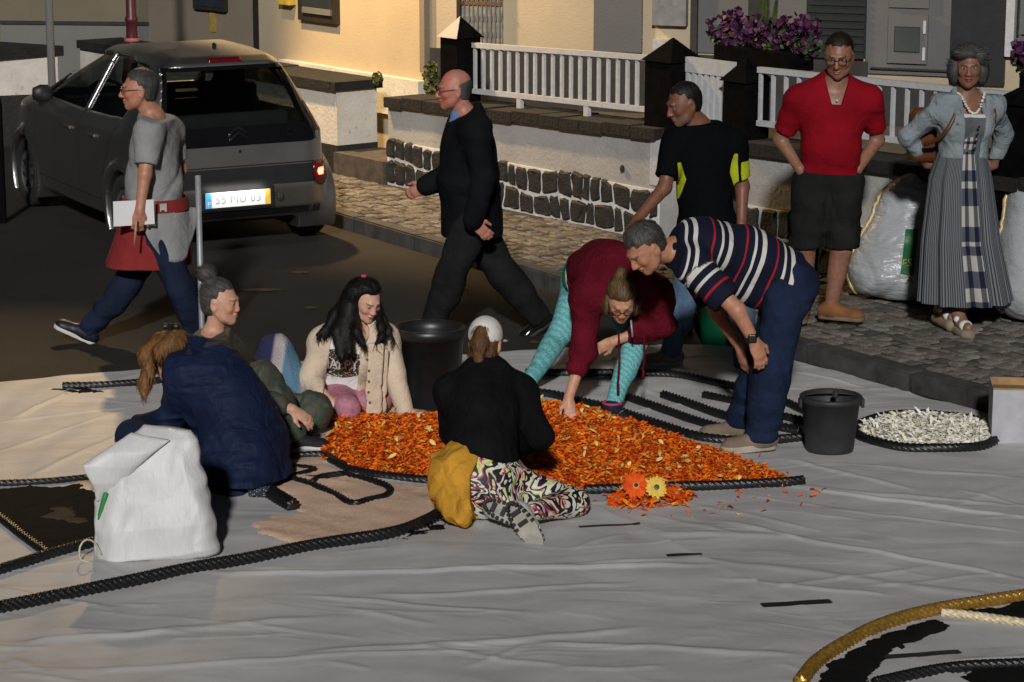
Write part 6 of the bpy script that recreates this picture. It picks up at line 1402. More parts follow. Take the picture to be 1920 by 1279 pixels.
for i_ in range(3): prism('sheet', [at(212+i_*2, 378+i_*1.5, 14.97+.02*i_), at(288+i_*1.5, 374+i_, 14.99+.02*i_), at(290+i_, 420+i_*2, 14.99+.02*i_), at(213+i_*2, 425-i_*2, 14.97+.02*i_)], (0, .003, 0), plain('paper_white%d' % i_, (.6, .6, .6), .8, var=.03, bump=.03), ppr)
pn = empty('pencil', at(254, 440, 14.93), 'short pencil in the fist of the man in the red apron', 'pencil'); tube('shaft', [at(256, 412, 14.92), at(252, 460, 14.92)], .007, plain('pencil_wood', (.35, .2, .12), .6), pn, 6); 
# ------------------------------------------------------------------ man in black T-shirt with yellow sides (back to us)
J = joints(1.74, (1328, 425, 14.72), Yv(1312, 238, 14.70), Yv(1283, 194, 14.66), Yv(1374, 268, 14.74), Yv(1266, 266, 14.66), Yv(1392, 350, 14.76), Yv(1390, 424, 14.66), Yv(1246, 352, 14.55), Yv(1196, 410, 14.42),
           Yv(1350, 440, 14.72), Yv(1388, 560, 14.75), Yv(1398, 690, 14.55), Yv(1304, 440, 14.72), Yv(1284, 555, 14.68), Yv(1258, 660, 14.62))
p = Person('person', 'young man in black T-shirt with yellow side panels, turned away, looking left', J, (-68, 18, 0), 1.74, 1.0, 1.0, skin=(.17, .07, .04))
p.body([('r', DN, XR, .5), ('l', J['lw']-J['le'], UP+YF*.3, .4)], stubble=.35)
def ts_mask(V):
    q = V-p.sp(.5).astype(F32); x = q@p.rt.astype(F32); y = q@p.fw.astype(F32); z = q@p.up.astype(F32); ax = np.abs(x)
    side = np.minimum.reduce([ax-(.134+.3*np.abs(z-.02)), .19-ax, z+.11, .13-z]); slv = np.minimum.reduce([x-.205-.1*np.abs(z), z+.12, .07-z, .02-y]); return np.maximum(side, slv)
t_ = NT('black_yellow_sports_shirt'); t_.col(t_.mix(t_.math('GREATER_THAN', t_.attr('mask', 'Fac'), 0.), (.0035, .004, .005), (.36, .4, .02))); t_.set(Roughness=.85); t_.b.inputs['Specular IOR Level'].default_value = .03; t_.bump(t_.noise(10, 3, dist=1.), .4, .03); M_ts = t_.m
p.garment('t_shirt', p.torso(.02)+[rc(p.sp(.5), p.sp(.03), .145, .155)]+p.arm('r', .026, t1=.82, hem=True)+p.arm('l', .03, t1=.78, hem=True), M_ts, .045, [folds(.006, 22, (.5, .3, 1), 9), folds(.006, 15, (1, .2, .4), 10)], cut=[cutp(p.sp(-.05), -p.up), cutp(J['nk']+p.up*.025, p.up)], attrs={'mask': ts_mask})
p.garment('jeans', [ell(J['pel'], p.HP, np.array([.18, .14, .16]))]+p.leg('r', .018, .024)+p.leg('l', .018, .024), M_den, .05, [folds(.007, 24, (1, .2, .6), 3), folds(.006, 36, (.5, 0, 1), 4)])
M_bsn = plain('beige_sneaker', (.32, .28, .22), .7, var=.2); p.shoe('l', J['la']-XR*.25-YF*.05, M_bsn, M_wsole); p.shoe('r', J['ra']+XR*.02-YF*.25, M_bsn, M_wsole)
hair(p, M_hblk, th=.004, low=-.03, front=.072, nz=.002)
# ------------------------------------------------------------------ man in striped polo bending over
J = joints(1.76, (1478, 528, 12.78), Yv(1268, 468, 12.66), Yv(1210, 464, 12.56), Yv(1290, 484, 12.88), Yv(1296, 498, 12.48), Yv(1348, 590, 12.88), Yv(1388, 650, 12.72), Yv(1383, 582, 12.36), Yv(1414, 640, 12.36),
           Yv(1482, 540, 12.88), Yv(1432, 680, 12.82), Yv(1388, 795, 12.92), Yv(1478, 545, 12.68), Yv(1445, 690, 12.55), Yv(1428, 815, 12.6))
J['bend'] = UP*.085
p = Person('person', 'man in navy striped polo and jeans bending over with hands on knee', J, (-62, 42, 0), 1.76, 1.04, 1.0, skin=(.42, .2, .12))
p.body([('r', DN+XR*.2, -XR*.6-YF*.3, .5), ('l', DN*.9+XR*.35, -YF*.8+XR*.4, .55)])
def stripes():
    t = NT('striped_pique'); sp = t.n('ShaderNodeSeparateXYZ'); t.l(t.attr('uvw'), sp.inputs[0]); nv = (.007, .009, .022); wt = (.55, .53, .48); rd = (.33, .015, .02)
    st = [(0, nv)]
    def band(a, w, c): st.extend([(a, c), (a+w, nv)])
    for a0 in (.08, .33, .60): band(a0, .035, wt); band(a0+.075, .018, wt); band(a0+.145, .014, rd)
    band(.86, .03, wt); band(.92, .016, wt)
    t.col(t.ramp(sp.outputs[0], st, 'CONSTANT')); t.set(Roughness=.9); t.b.inputs['Specular IOR Level'].default_value = .15; t.bump(t.noise(10, 3, dist=1.), .35, .03); return t.m
M_str = stripes()
def s_uv(V):
    q = V-J['pel'].astype(F32); L = np.linalg.norm(J['nk']-J['pel']); v = (q@p.up.astype(F32))/L; v = v*.9+.02+.25*(q@p.fw.astype(F32))*0
    u = np.clip(v, 0, 1)
    for sd in 'rl':
        a, b = J[sd+'s'].astype(F32), J[sd+'e'].astype(F32); ab = b-a; h = ((V-a)@ab)/(ab@ab); d = np.linalg.norm(V-a-np.clip(h, 0, 1)[:, None]*ab, axis=1)
        m = (d < .095) & (h > .12); u[m] = np.clip(.33+(h[m]-.12)*.36, .3, .57)
    return np.stack([u, u*0, u*0], -1)
p.garment('polo_shirt', p.torso(.022)+[rc(p.sp(.45), p.sp(.04), .145, .155), rc(p.sp(.62)+p.fw*.09, p.sp(.2)+p.fw*.11, .12, .13)]+p.arm('r', .032, t1=.74, hem=True)+p.arm('l', .038, t1=.76, hem=True), M_str, .045, [folds(.006, 20, (.5, .3, 1), 11), folds(.007, 14, (1, .2, .4), 12)], cut=[cutp(p.sp(-.04), -p.up), cutp(J['nk']+p.up*.03, p.up)], attrs={'uvw': s_uv}, vox=.0065)
p.garment('collar', [rc(J['nk']+p.rt*.05+p.up*.02, J['nk']-p.rt*.05+p.up*.02, .045, .045)], cloth('navy_collar', (.007, .009, .022)), .01, vox=.006, pts=[J['nk']], pad=.15)
p.garment('jeans', [ell(J['pel'], p.HP, np.array([.185, .15, .17]))]+p.leg('r', .03, .044)+p.leg('l', .03, .046), M_dden, .06, [folds(.008, 22, (1, .2, .6), 3), folds(.007, 34, (.4, 0, 1), 4)], cut=[cutp(J['la']-UP*.03, DN)])
M_tsn = plain('taupe_suede_sneaker', (.16, .12, .085), .85, var=.25, bump=.2); p.shoe('l', J['la']-XR*.25-YF*.08, M_tsn, M_lsole, ln=1.1, w=1.1, sole=.032); p.shoe('r', J['ra']-XR*.25-YF*.02, M_tsn, M_lsole, ln=1.1, w=1.1, sole=.032)
hair(p, M_hsalt, th=.010, low=-.045, front=.07, nz=.005)
wv = J['lw']-nrm(J['lw']-J['le'])*.025; ax_ = nrm(J['lw']-J['le'])
sdf_obj('watch', U([lambda P: np.maximum(np.abs((P-wv.astype(F32))@ax_.astype(F32))-.012, rc(wv-ax_*.03, wv+ax_*.03, .036, .036)(P)), rbox(wv-YF*.036, np.array([XR, -YF, UP]), (.022, .008, .022), .006)], .004), [wv], .08, .004, M_gfr, p.root)

# ------------------------------------------------------------------ woman in burgundy hoodie, bent over the petals
J = joints(1.62, (1112, 522, 13.80), Yv(1168, 528, 13.42), Yv(1165, 562, 13.28), Yv(1102, 556, 13.42), Yv(1226, 552, 13.46), Yv(1092, 664, 13.36), Yv(1066, 748, 13.24), Yv(1240, 606, 13.5), Yv(1150, 640, 13.5),
           Yv(1088, 535, 13.86), Yv(1052, 622, 13.80), Yv(988, 722, 13.92), Yv(1150, 540, 13.74), Yv(1192, 640, 13.58), Yv(1148, 762, 13.36))
J['bend'] = UP*.07+YF*.02
p = Person('person', 'woman in burgundy hoodie and teal leggings bending down to press petals', J, (2, 38, 0), 1.62, 1.12, 1.05, True, (.52, .27, .17))
p.body([('r', DN*.75-YF*.5+XR*.1, UP-YF*.6, [.35, .4, .4, .4], .25), ('l', -XR+DN*.5, -YF, .5)], lips=(.4, .1, .08))
M_burg = cloth('burgundy_fleece', (.10, .006, .014), .25, wr=.6, wscale=20)
p.garment('hoodie', p.torso(.04)+[rc(p.sp(.3)+p.fw*.03, p.sp(.8)+p.fw*.05, .17, .15)]+p.arm('r', .036, .03, t1=1.28)+p.arm('l', .05, .04, t1=1.5), M_burg, .06, [folds(.008, 22, (1, .3, .6), 21), folds(.007, 30, (.3, .2, 1), 22)], cut=[cutp(p.sp(.04), -p.up)])
hm = cloth('white_hem', (.42, .42, .4), .1)
p.garment('hem_band', p.torso(.034), hm, .04, cut=[cutp(p.sp(.0), -p.up), cutp(p.sp(.07), p.up)], vox=.008)
p.garment('green_top', p.torso(.028), cloth('green_top', (.01, .12, .07), .1), .04, cut=[cutp(p.sp(-.1), -p.up), cutp(p.sp(.03), p.up)], vox=.008)
def teal_mat():
    t = NT('teal_knit_leggings'); sp = t.n('ShaderNodeSeparateXYZ'); v = t.coord(); wv_ = t.n('ShaderNodeTexWave'); wv_.inputs['Scale'].default_value = 13; wv_.inputs['Distortion'].default_value = 5; wv_.inputs['Detail'].default_value = 1; wv_.inputs['Detail Scale'].default_value = 9; wv_.bands_direction = 'DIAGONAL'; t.l(v, wv_.inputs[0])
    t.col(t.ramp(wv_.outputs[0], [(.2, (.09, .34, .36)), (.7, (.19, .5, .5))])); t.set(Roughness=.7); t.bump(wv_.outputs[0], .5, .01); return t.m
M_teal = teal_mat()
p.garment('leggings', [ell(J['pel'], p.HP, np.array([.185, .15, .15]))]+p.leg('r', .004, .006, t1=1.92)+p.leg('l', .004, .006, t1=1.92), M_teal, .05, [folds(.003, 40, (.4, 0, 1), 3)])
M_nsn = plain('navy_trainer', (.01, .015, .035), .6, var=.3); p.shoe('l', J['la']+XR*.03-YF*.2+XR*.05, M_nsn, M_wsole, sole=.026); p.shoe('r', J['ra']-XR*.1-YF*.2, M_nsn, M_wsole)
M_pink = plain('pink_trim', (.5, .03, .12), .6); a_ = J['la']; tube('shoe_trim', [a_+np.array([.05*math.cos(t_), .05*math.sin(t_), .02]) for t_ in np.linspace(0, 6.28, 16)], .008, M_pink, p.root, 6)
for sx, ln in ((-1, .30), (1, .22)):
    q_ = p.sp(.93)+p.fw*.12+p.rt*sx*.06; q_ = at(1162+sx*-0+(-2 if sx < 0 else 45), 625, 13.3); tube('drawstring', spline([q_, q_+DN*ln*.5+XR*.005, q_+DN*ln-XR*.004], .02), .0065, M_burg, p.root, 6); tube('string_end', [q_+DN*(ln-.015), q_+DN*(ln+.035)], .009, M_burg, p.root, 6)
tube('zip', [at(1183, 600, 13.28), at(1186, 632, 13.27)], .006, M_galv, p.root, 6)
E_ = lambda x, y, z, *r: ell(p.J['hd']+p.H[0]*x+p.H[1]*y+p.H[2]*z, p.H, r)
M_hmix = hair_mat('blond_brown_hair', (.02, .012, .007), (.22, .14, .06)); hair(p, M_hmix, mode='back', th=.012, low=-.07, front=.06, nz=.004, extra=[E_(0, -.085, .10, .034, .036, .034), E_(-.08, .02, -.05, .016, .024, .06), E_(.08, .02, -.05, .016, .024, .06)], k=.02); p.glasses(M_gfr, sq=.9)
# ------------------------------------------------------------------ hooded girl with white cap, back to us
J = joints(1.62, (905, 892, 11.42), Yv(908, 702, 11.68), Yv(911, 642, 11.74), Yv(974, 735, 11.70), Yv(848, 735, 11.64), Yv(1012, 818, 11.56), Yv(972, 838, 11.78), Yv(850, 810, 11.92), Yv(880, 850, 12.1),
           Yv(948, 905, 11.45), Yv(1078, 942, 11.38), Yv(985, 962, 11.10), Yv(868, 905, 11.38), Yv(1035, 945, 11.60), Yv(935, 950, 11.22))
J['bend'] = -YF*.05+UP*.0; J['rcf'] = XR; J['lcf'] = XR
p = Person('person', 'girl in black hoodie, white cap and colourful leggings sitting with her back to us', J, (165, 12, 0), 1.62, .98, 1.0, True, (.54, .29, .19))
p.body([('r', -XR*.7+YF*.6, UP, .5), ('l', YF+DN*.3, UP, .4)], browon=False)
M_bh = cloth('black_sweatshirt', (.006, .0062, .007), .3, wr=.6, wscale=14)
p.garment('hoodie', p.torso(.028)+[rc(p.sp(.7), p.sp(.15), .14, .16)]+p.arm('r', .03, .028, t1=1.9)+p.arm('l', .034, .03)+[rc(J['nk']-p.fw*.05+p.rt*.06, J['nk']-p.fw*.05-p.rt*.06, .05, .05), rc(J['nk']-p.fw*.08-p.up*.05+p.rt*.05, J['nk']-p.fw*.08-p.up*.05-p.rt*.05, .045, .045)], M_bh, .05, [folds(.009, 24, (.3, .3, 1), 31), folds(.008, 18, (1, 0, .6), 32)], cut=[cutp(p.sp(.08)+p.rt*.0, -p.up+p.rt*-.25)])
def swirl_mat():
    t = NT('swirl_print_leggings'); v = t.coord(); w1_ = t.noise(5, 2, v, out=1, dist=1.5); mx_ = t.n('ShaderNodeVectorMath'); mx_.operation = 'MULTIPLY_ADD'; t.l(w1_, mx_.inputs[0]); mx_.inputs[1].default_value = (.5, .5, .5); t.l(v, mx_.inputs[2])
    wv_ = t.n('ShaderNodeTexWave'); wv_.inputs['Scale'].default_value = 5.5; wv_.inputs['Distortion'].default_value = 8; wv_.inputs['Detail'].default_value = 1.5; wv_.inputs['Detail Scale'].default_value = 1.6; t.l(mx_.outputs[0], wv_.inputs[0])
    pal = t.ramp(t.noise(9, 1, mx_.outputs[0]), [(0, (.6, .58, .55)), (.38, (.65, .63, .6)), (.45, (.5, .55, .06)), (.5, (.6, .6, .58)), (.55, (.62, .13, .1)), (.6, (.2, .03, .12)), (.66, (.6, .58, .55)), (.74, (.03, .1, .09))], 'CONSTANT')
    t.col(t.mix(t.math('GREATER_THAN', wv_.outputs[0], .52), pal, (.006, .006, .008))); t.set(Roughness=.6); t.bump(t.noise(14, 3), .2, .02); return t.m
M_swirl = swirl_mat()
p.garment('leggings', [ell(J['pel']-UP*.01, p.HP, np.array([.20, .17, .17])), ell(lerp(J['rh'], J['lh'], .5)-YF*.02-UP*.02, np.eye(3), (.17, .15, .15))]+p.leg('r', .012, .012, t1=1.85)+p.leg('l', .012, .012, t1=1.85), M_swirl, .06, [folds(.004, 30, (.4, .3, 1), 33)], cut=[lambda P: .028-P[:, 2], cutp(p.sp(.22), p.up)])
M_must = cloth('mustard_cotton', (.5, .25, .03), .15, wr=.5)
ycl = [ell(lerp(J['lh'], J['pel'], .25)-XR*.03-YF*.015+UP*.0, np.eye(3), (.17, .175, .19)), rc(p.sp(.10)-p.rt*.1, p.sp(.10)+p.rt*.12-YF*.06, .10, .085), rc(at(862, 930, 11.25), at(868, 972, 11.18), .07, .045), rc(at(840, 900, 11.3), at(850, 945, 11.2), .1, .08), rc(at(870, 950, 11.2), at(925, 945, 11.18), .055, .05)]
p.garment('tied_sweater', ycl, M_must, .05, [folds(.016, 30, (1, .2, .25), 35), folds(.012, 48, (.8, 0, -.4), 36), folds(.007, 70, (.5, .2, 1), 37)], cut=[lambda P: .03-P[:, 2], lambda P: (P[:, 0]-(at(882, 900, 11.2)[0]))-.22*np.clip(.16-P[:, 2], 0, .2)-.5*np.clip(P[:, 2]-.26, 0, .3)])
M_cap = cloth('off_white_cap', (.62, .59, .54), .08, wr=.15)
hc = J['hd']
f_ = p.hair_cap(M_hbrown, th=.005, low=-.10, front=.06, nz=.002, extra=[rc(hc-p.H[1]*.105*p.k+p.H[2]*.06*p.k, hc-p.H[1]*.135*p.k-p.H[2]*.0*p.k, .022, .036), rc(hc-p.H[1]*.135*p.k, hc-p.H[1]*.125*p.k-p.H[2]*.11*p.k, .036, .018), ell(hc-p.H[1]*.06*p.k-p.H[2]*.055*p.k, p.H, (.07, .05, .05))])
ho = sdf_obj('hair', f_, [hc], .24, .005, M_hbrown, p.root, attrs={'hc': p.hair_uv('down')}); add_strands(p, ho, 'down', 900, .05)
capf = ell(hc+p.H[2]*.04*p.k-p.H[1]*.016*p.k, p.H, np.array([.089, .109, .099])*p.k)
arch = ell(hc-p.H[1]*.115*p.k+p.H[2]*.035*p.k, p.H, np.array([.036, .05, .042])*p.k)
cf = sub(inter(capf, cutp(hc+p.H[2]*.012*p.k, -p.H[2]+p.H[1]*.12), .006), arch, .006)
cp = sdf_obj('cap', cf, [hc], .2, .005, M_cap, p.root, relax=1)
pk = inter(ell(hc+p.H[1]*.115*p.k+p.H[2]*.012*p.k, p.H, np.array([.085, .10, .012])*p.k), cutp(hc+p.H[1]*.06*p.k, -p.H[1]), .004); sdf_obj('peak', pk, [hc+p.H[1]*.1], .15, .006, M_cap, cp)
# trainers with their treaded soles turned to us
M_trup = plain('white_trainer', (.5, .5, .48), .6, var=.15); M_tread = plain('grey_tread', (.3, .28, .24), .7, var=.3); M_lug = plain('black_lug', (.01, .01, .01), .7)
def sole_up(c, d, n, L, W_, par):
    """a shoe lying with its sole facing n, heel to toe along d"""
    x = np.cross(d, n); A_ = np.array([x, d, n]); rt_ = Matrix((tuple(x), tuple(d), tuple(n))).transposed()
    o = sdf_obj('shoe', U([ell(c-n*.045, A_, (W_*.5, L*.5, .05)), rc(c-n*.06-d*L*.28, c-n*.085-d*L*.3, .042, .045)], .03), [c], .22, .0055, M_trup, par, relax=1)
    def so(P): q = (P-c.astype(F32))@A_.T.astype(F32); yy = q[:, 1]/(L*.5); wd = W_*.5*(.92-.14*np.cos((yy-.15)*3.2)*-1*(yy < .3)); return np.maximum(np.sqrt((q[:, 0]/np.maximum(wd, .01))**2+np.clip(np.abs(yy)-.0, 0, 2)**4)-1, -1)*W_*.4
    f2 = lambda P: np.maximum(so(P), np.abs((P-c.astype(F32))@n.astype(F32))-.011)
    s2 = sdf_obj('sole', f2, [c], .2, .005, M_tread, o, relax=1)
    for k in range(26):
        a = 2*math.pi*k/26; q_ = c+x*W_*.47*math.cos(a)+d*L*.49*math.sin(a)+n*.004; box('tread_lug', q_, (.018, .016, .026), M_lug, o, rt_, .003)
    for k in (-.28, -.05, .22): box('tread_bar', c+d*L*k+n*.012, (W_*.55, .022, .008), M_lug if k < 0 else M_trup, o, rt_, .002)
sole_up(at(985, 985, 11.0), nrm(XR*.55-UP*.75-YF*.1), nrm(-YF*.85+UP*.25-XR*.25), .25, .095, p.root); sole_up(at(948, 962, 11.12), nrm(XR*.8-UP*.4), nrm(-YF*.85+UP*.35), .22, .085, p.root)
# ------------------------------------------------------------------ girl in cream cardigan
J = joints(1.60, (652, 726, 13.62), Yv(664, 618, 13.46), Yv(686, 562, 13.40), Yv(608, 640, 13.48), Yv(722, 634, 13.46), Yv(580, 712, 13.42), Yv(618, 752, 13.24), Yv(738, 702, 13.36), Yv(758, 770, 13.30),
           Yv(628, 735, 13.6), Yv(652, 765, 13.22), Yv(560, 765, 13.5), Yv(676, 735, 13.6), Yv(712, 750, 13.4), Yv(640, 765, 13.45))
p = Person('person', 'girl with long dark hair in cream cardigan and printed white T-shirt leaning on her hand', J, (38, 24, 0), 1.60, 1.0, 1.0, True, (.6, .36, .26))
p.body([('r', XR*.6+DN*.45-YF*.4, UP*.6-YF*.6, 1.0), ('l', XR*.95-YF*.15+DN*.05, UP, .12)], lips=(.4, .13, .12), brow=(.01, .008, .007))
M_crm = cloth('cream_knit', (.62, .50, .37), .1, wr=.35, wscale=30)
tee_f = p.torso(.016)+[rc(p.sp(.5), p.sp(.0), .135, .15)]
p.garment('t_shirt', tee_f, cloth('white_jersey', (.72, .72, .72), .05, wr=.5), .045, [folds(.005, 30, (.4, .2, 1), 41)], cut=[cutp(p.sp(-.08), -p.up), cutp(J['nk']+p.up*.01, p.up+p.fw*.4)]); tsf = p.last
def opening2(P):
    q = (P-p.sp(.5).astype(F32)); x = q@p.rt.astype(F32); y = q@p.fw.astype(F32); z = q@p.up.astype(F32); return -np.maximum(np.maximum(x-.115, -.045-x)-.04*np.clip(.2-z, 0, .2), .0-y)
p.garment('cardigan', p.torso(.03)+[rc(p.sp(.5), p.sp(-.05), .15, .165)]+p.arm('r', .030, .026, t1=1.92)+p.arm('l', .028, .024, t1=1.95), M_crm, .045, [folds(.007, 26, (.5, .2, 1), 42), folds(.006, 40, (1, 0, .6), 43)], cut=[cutp(p.sp(-.16), -p.up), opening2, lambda P, f=ell(J['nk']+p.fw*.07+p.up*.03, p.T, (.085, .10, .085)): -f(P)]); cdf = p.last
# front edge hanging down to the sheet
P_ = [at(700, 660, 13.2), at(686, 720, 13.18), at(694, 778, 13.2)]
pa = nrm(P_[0]-P_[2]); pb = nrm(XR+YF*.25); pb = nrm(pb-pa*(pb@pa)); pc_ = np.cross(pa, pb)
p.garment('cardigan_front', [rbox(lerp(at(702, 640, 13.24), at(702, 782, 13.22), .5), np.array([pb, pa, pc_]), (.045, .20, .014), .012), rbox(lerp(at(714, 650, 13.3), at(712, 776, 13.27), .5), np.array([pb, pa, pc_]), (.04, .18, .014), .012)], M_crm, .03, [folds(.008, 45, (1, 0, .1), 44)], vox=.006, pts=P_, pad=.2, cut=[lambda P: .04-P[:, 2]])
for i_ in range(6): q_ = snap(np.array([at(lerp(676, 691, i_/5)+4*math.sin(i_), 668+i_*20.5, 12.9)]), (0, 1, -.1), U([cdf, p.last], 0), .004, 50)[0]; box('button', q_, (.012, .006, .012), plain('brown_button%d' % i_, (.12, .06, .03), .4, bump=0), p.root)
M_print = plain('dark_print', (.03, .022, .03), .7, var=.6, scale=60, bump=0); gold_ = plain('gold_sequin', (.5, .33, .06), .35, .4, bump=0); wht_ = plain('print_white', (.7, .68, .66), .7, var=.03, bump=0)
rs_ = np.random.RandomState(9); dirv = nrm(at(640, 690, 13.5)-CAM)
def decal(name, P2, F, mat, off=.004): return obj(name, mesh(name, snap(np.array([at(a, b, 13.15) for a, b in P2]), dirv, tsf, off, 50), F), mat, p.root)
ns, nt = 18, 10; P2 = []
for a in range(ns+1):
    u = a/ns; x = 597+u*84; top = 660-10*math.sin(u*3.1)+u*8; bot = 692+u*8+12*math.sin(u*3.1)
    for b in range(nt+1): P2.append((x, top+(bot-top)*b/nt))
decal('print_ground', P2, [(a*(nt+1)+b, (a+1)*(nt+1)+b, (a+1)*(nt+1)+b+1, a*(nt+1)+b+1) for a in range(ns) for b in range(nt)], M_print)
for mt, n_ in ((gold_, 170), (wht_, 120)):
    P2 = []; F2 = []
    for i_ in range(n_):
        x = rs_.uniform(598, 680); y = rs_.uniform(652, 708); s2_ = rs_.uniform(.8, 1.9); k = len(P2); P2 += [(x-s2_, y), (x, y-s2_), (x+s2_, y), (x, y+s2_)]; F2.append((k, k+1, k+2, k+3))
    decal('print_dots', P2, F2, mt, .0065)
bm = text_mesh('HAPPY', 26, 1.0); bmesh.ops.subdivide_edges(bm, edges=[e for e in bm.edges if e.calc_length() > 5], cuts=2, use_grid_fill=True); P2 = [(636+v.co.x*.92, 684+v.co.x*.05-v.co.y) for v in bm.verts]; F2 = [tuple(v.index for v in f.verts) for f in bm.faces]; bm.verts.index_update(); F2 = [tuple(v.index for v in f.verts) for f in bm.faces]; bm.free(); decal('print_letters', P2, F2, wht_, .009)
M_pinkl = plain('pink_leggings', (.42, .17, .22), .85, var=.3, scale=30); M_purp = cloth('purple_leggings', (.12, .03, .1))
p.garment('leggings', [ell(J['pel'], p.HP, np.array([.17, .14, .13]))]+p.leg('r', .012)+p.leg('l', .012), M_pinkl, .05, [folds(.004, 40, (.4, .2, 1), 45)], cut=[lambda P: .028-P[:, 2]])
K = p.k; A_ = p.H
def hp(x, y, z): return J['hd']+A_[0]*x*K+A_[1]*y*K+A_[2]*z*K
def strand(pts, r0, r1): return [rc(pts[i_], pts[i_+1], r0+(r1-r0)*i_/(len(pts)-1), r0+(r1-r0)*(i_+1)/(len(pts)-1)) for i_ in range(len(pts)-1)]
ext = strand([hp(.075, -.02, .05), hp(.10, .0, -.06), at(632, 620, 13.28), at(640, 665, 13.22)], .035, .028)+strand([hp(.09, -.04, .03), at(628, 590, 13.4), at(610, 620, 13.36), at(596, 628, 13.34)], .035, .012)+strand([hp(.06, -.07, .0), at(650, 620, 13.3), at(655, 660, 13.2)], .05, .02)+strand([hp(-.075, -.02, -.02), at(714, 612, 13.3), at(716, 632, 13.26), at(705, 645, 13.22)], .022, .010)+strand([hp(-.08, -.03, .0), at(728, 615, 13.36), at(738, 640, 13.3)], .018, .006)+strand([hp(.05, .0, -.1), at(668, 622, 13.22), at(682, 645, 13.2)], .028, .012)+strand([hp(0, -.09, .02), hp(.03, -.10, -.12)], .06, .05)
hair(p, M_hblk, mode='down', th=.012, low=-.09, front=.07, nz=.004, extra=ext, pad=.34, k=.03, side=-.02)
box('hair_tie', hp(.02, -.05, .14), (.03, .03, .016), M_pink, p.root, None, .006)
# ------------------------------------------------------------------ woman in navy coat, crouching
J = joints(1.64, (470, 850, 12.05), Yv(358, 676, 12.28), Yv(312, 672, 12.34), Yv(398, 690, 12.45), Yv(345, 705, 12.08), Yv(390, 760, 12.6), Yv(340, 790, 12.7), Yv(318, 790, 12.15), Yv(262, 800, 12.35),
           Yv(490, 860, 12.15), Yv(380, 800, 12.55), Yv(470, 900, 12.3), Yv(440, 870, 11.9), Yv(248, 818, 12.2), Yv(440, 930, 11.78))
J['bend'] = UP*.06-YF*.05+XR*.04
p = Person('person', 'woman with golden brown hair in long navy coat crouching over the sheet', J, (-150, 50, 0), 1.64, 1.1, 1.0, True, (.4, .21, .13))
p.body([('r', -XR, UP, .4), ('l', -XR+DN*.3, UP, .4)], browon=False)
M_coat = cloth('navy_raincoat', (.010, .016, .042), .2, rough=.55, wr=.7, wscale=8)
p.garment('trousers', [ell(J['pel'], p.HP, np.array([.18, .15, .15]))]+p.leg('r', .02)+p.leg('l', .02), M_navy, .05)
def q3(a, b, Y): return at(a, b, Y)
coat = p.torso(.05)+p.arm('r', .036)+p.arm('l', .036, .032)+[rc(q3(430, 790, 12.1), q3(470, 880, 11.92), .19, .17), rc(q3(480, 830, 12.05), q3(500, 900, 11.95), .14, .10), rc(q3(440, 880, 11.88), q3(470, 915, 11.85), .11, .08), rc(q3(420, 830, 11.95), q3(415, 905, 11.9), .12, .06), rc(q3(500, 880, 11.98), q3(508, 915, 11.85), .10, .09), rc(q3(450, 850, 11.95), q3(452, 925, 11.78), .15, .13), rc(q3(420, 850, 11.95), q3(408, 930, 11.8), .1, .08), rc(p.sp(.6), p.sp(.1), .18, .2)]
hood = [rc(J['nk']+p.rt*.06-p.fw*.06, J['nk']-p.rt*.07-p.fw*.06, .055, .055), rc(q3(372, 655, 12.2), q3(410, 665, 12.3), .05, .045)]
p.garment('raincoat', coat+hood, M_coat, .06, [folds(.014, 24, (1, .3, .2), 51), folds(.008, 40, (.9, 0, .35), 52), folds(.007, 45, (.2, .3, 1), 53)], cut=[lambda P: .075-P[:, 2]+.0*P[:, 0]])
hb = q3(486, 925, 11.66); t_ = NT('dotted_lining'); vv_ = t_.n('ShaderNodeTexVoronoi'); vv_.inputs['Scale'].default_value = 110; t_.l(t_.coord(), vv_.inputs[0]); t_.col(t_.ramp(vv_.outputs[0], [(0, (.3, .3, .3)), (.25, (.3, .3, .3)), (.32, (.012, .016, .03))], 'CONSTANT')); t_.set(Roughness=.8)
box('skirt_hem', hb+YF*.07-UP*.01, (.12, .06, .05), t_.m, p.root, None, .012)
p.shoe('l', J['la']-XR*.23+YF*.05, plain('dark_slip_on', (.012, .013, .018), .7), M_wsole, up=nrm(UP+XR*.25), ln=.95); 
ext = strand([p.J['hd']+UP*.03, q3(285, 670, 12.3), q3(272, 720, 12.25), q3(270, 740, 12.22)], .06, .015)+strand([p.J['hd']+UP*.05+XR*.03, q3(330, 640, 12.2), q3(300, 660, 12.15)], .06, .04)+strand([q3(300, 640, 12.25), q3(275, 665, 12.2), q3(283, 705, 12.15)], .045, .02)+strand([q3(330, 628, 12.3), q3(352, 645, 12.25)], .04, .03)
hair(p, M_hgold, mode='down', th=.016, low=-.12, front=.06, nz=.004, extra=ext, pad=.3, k=.03)
sdf_obj('hair_clip', U([rc(q3(308, 612, 12.25), q3(332, 612, 12.25), .014, .014), rc(q3(320, 610, 12.24), q3(320, 622, 12.2), .012, .01)], .01), [q3(320, 612, 12.25)], .08, .005, M_blk, p.root)
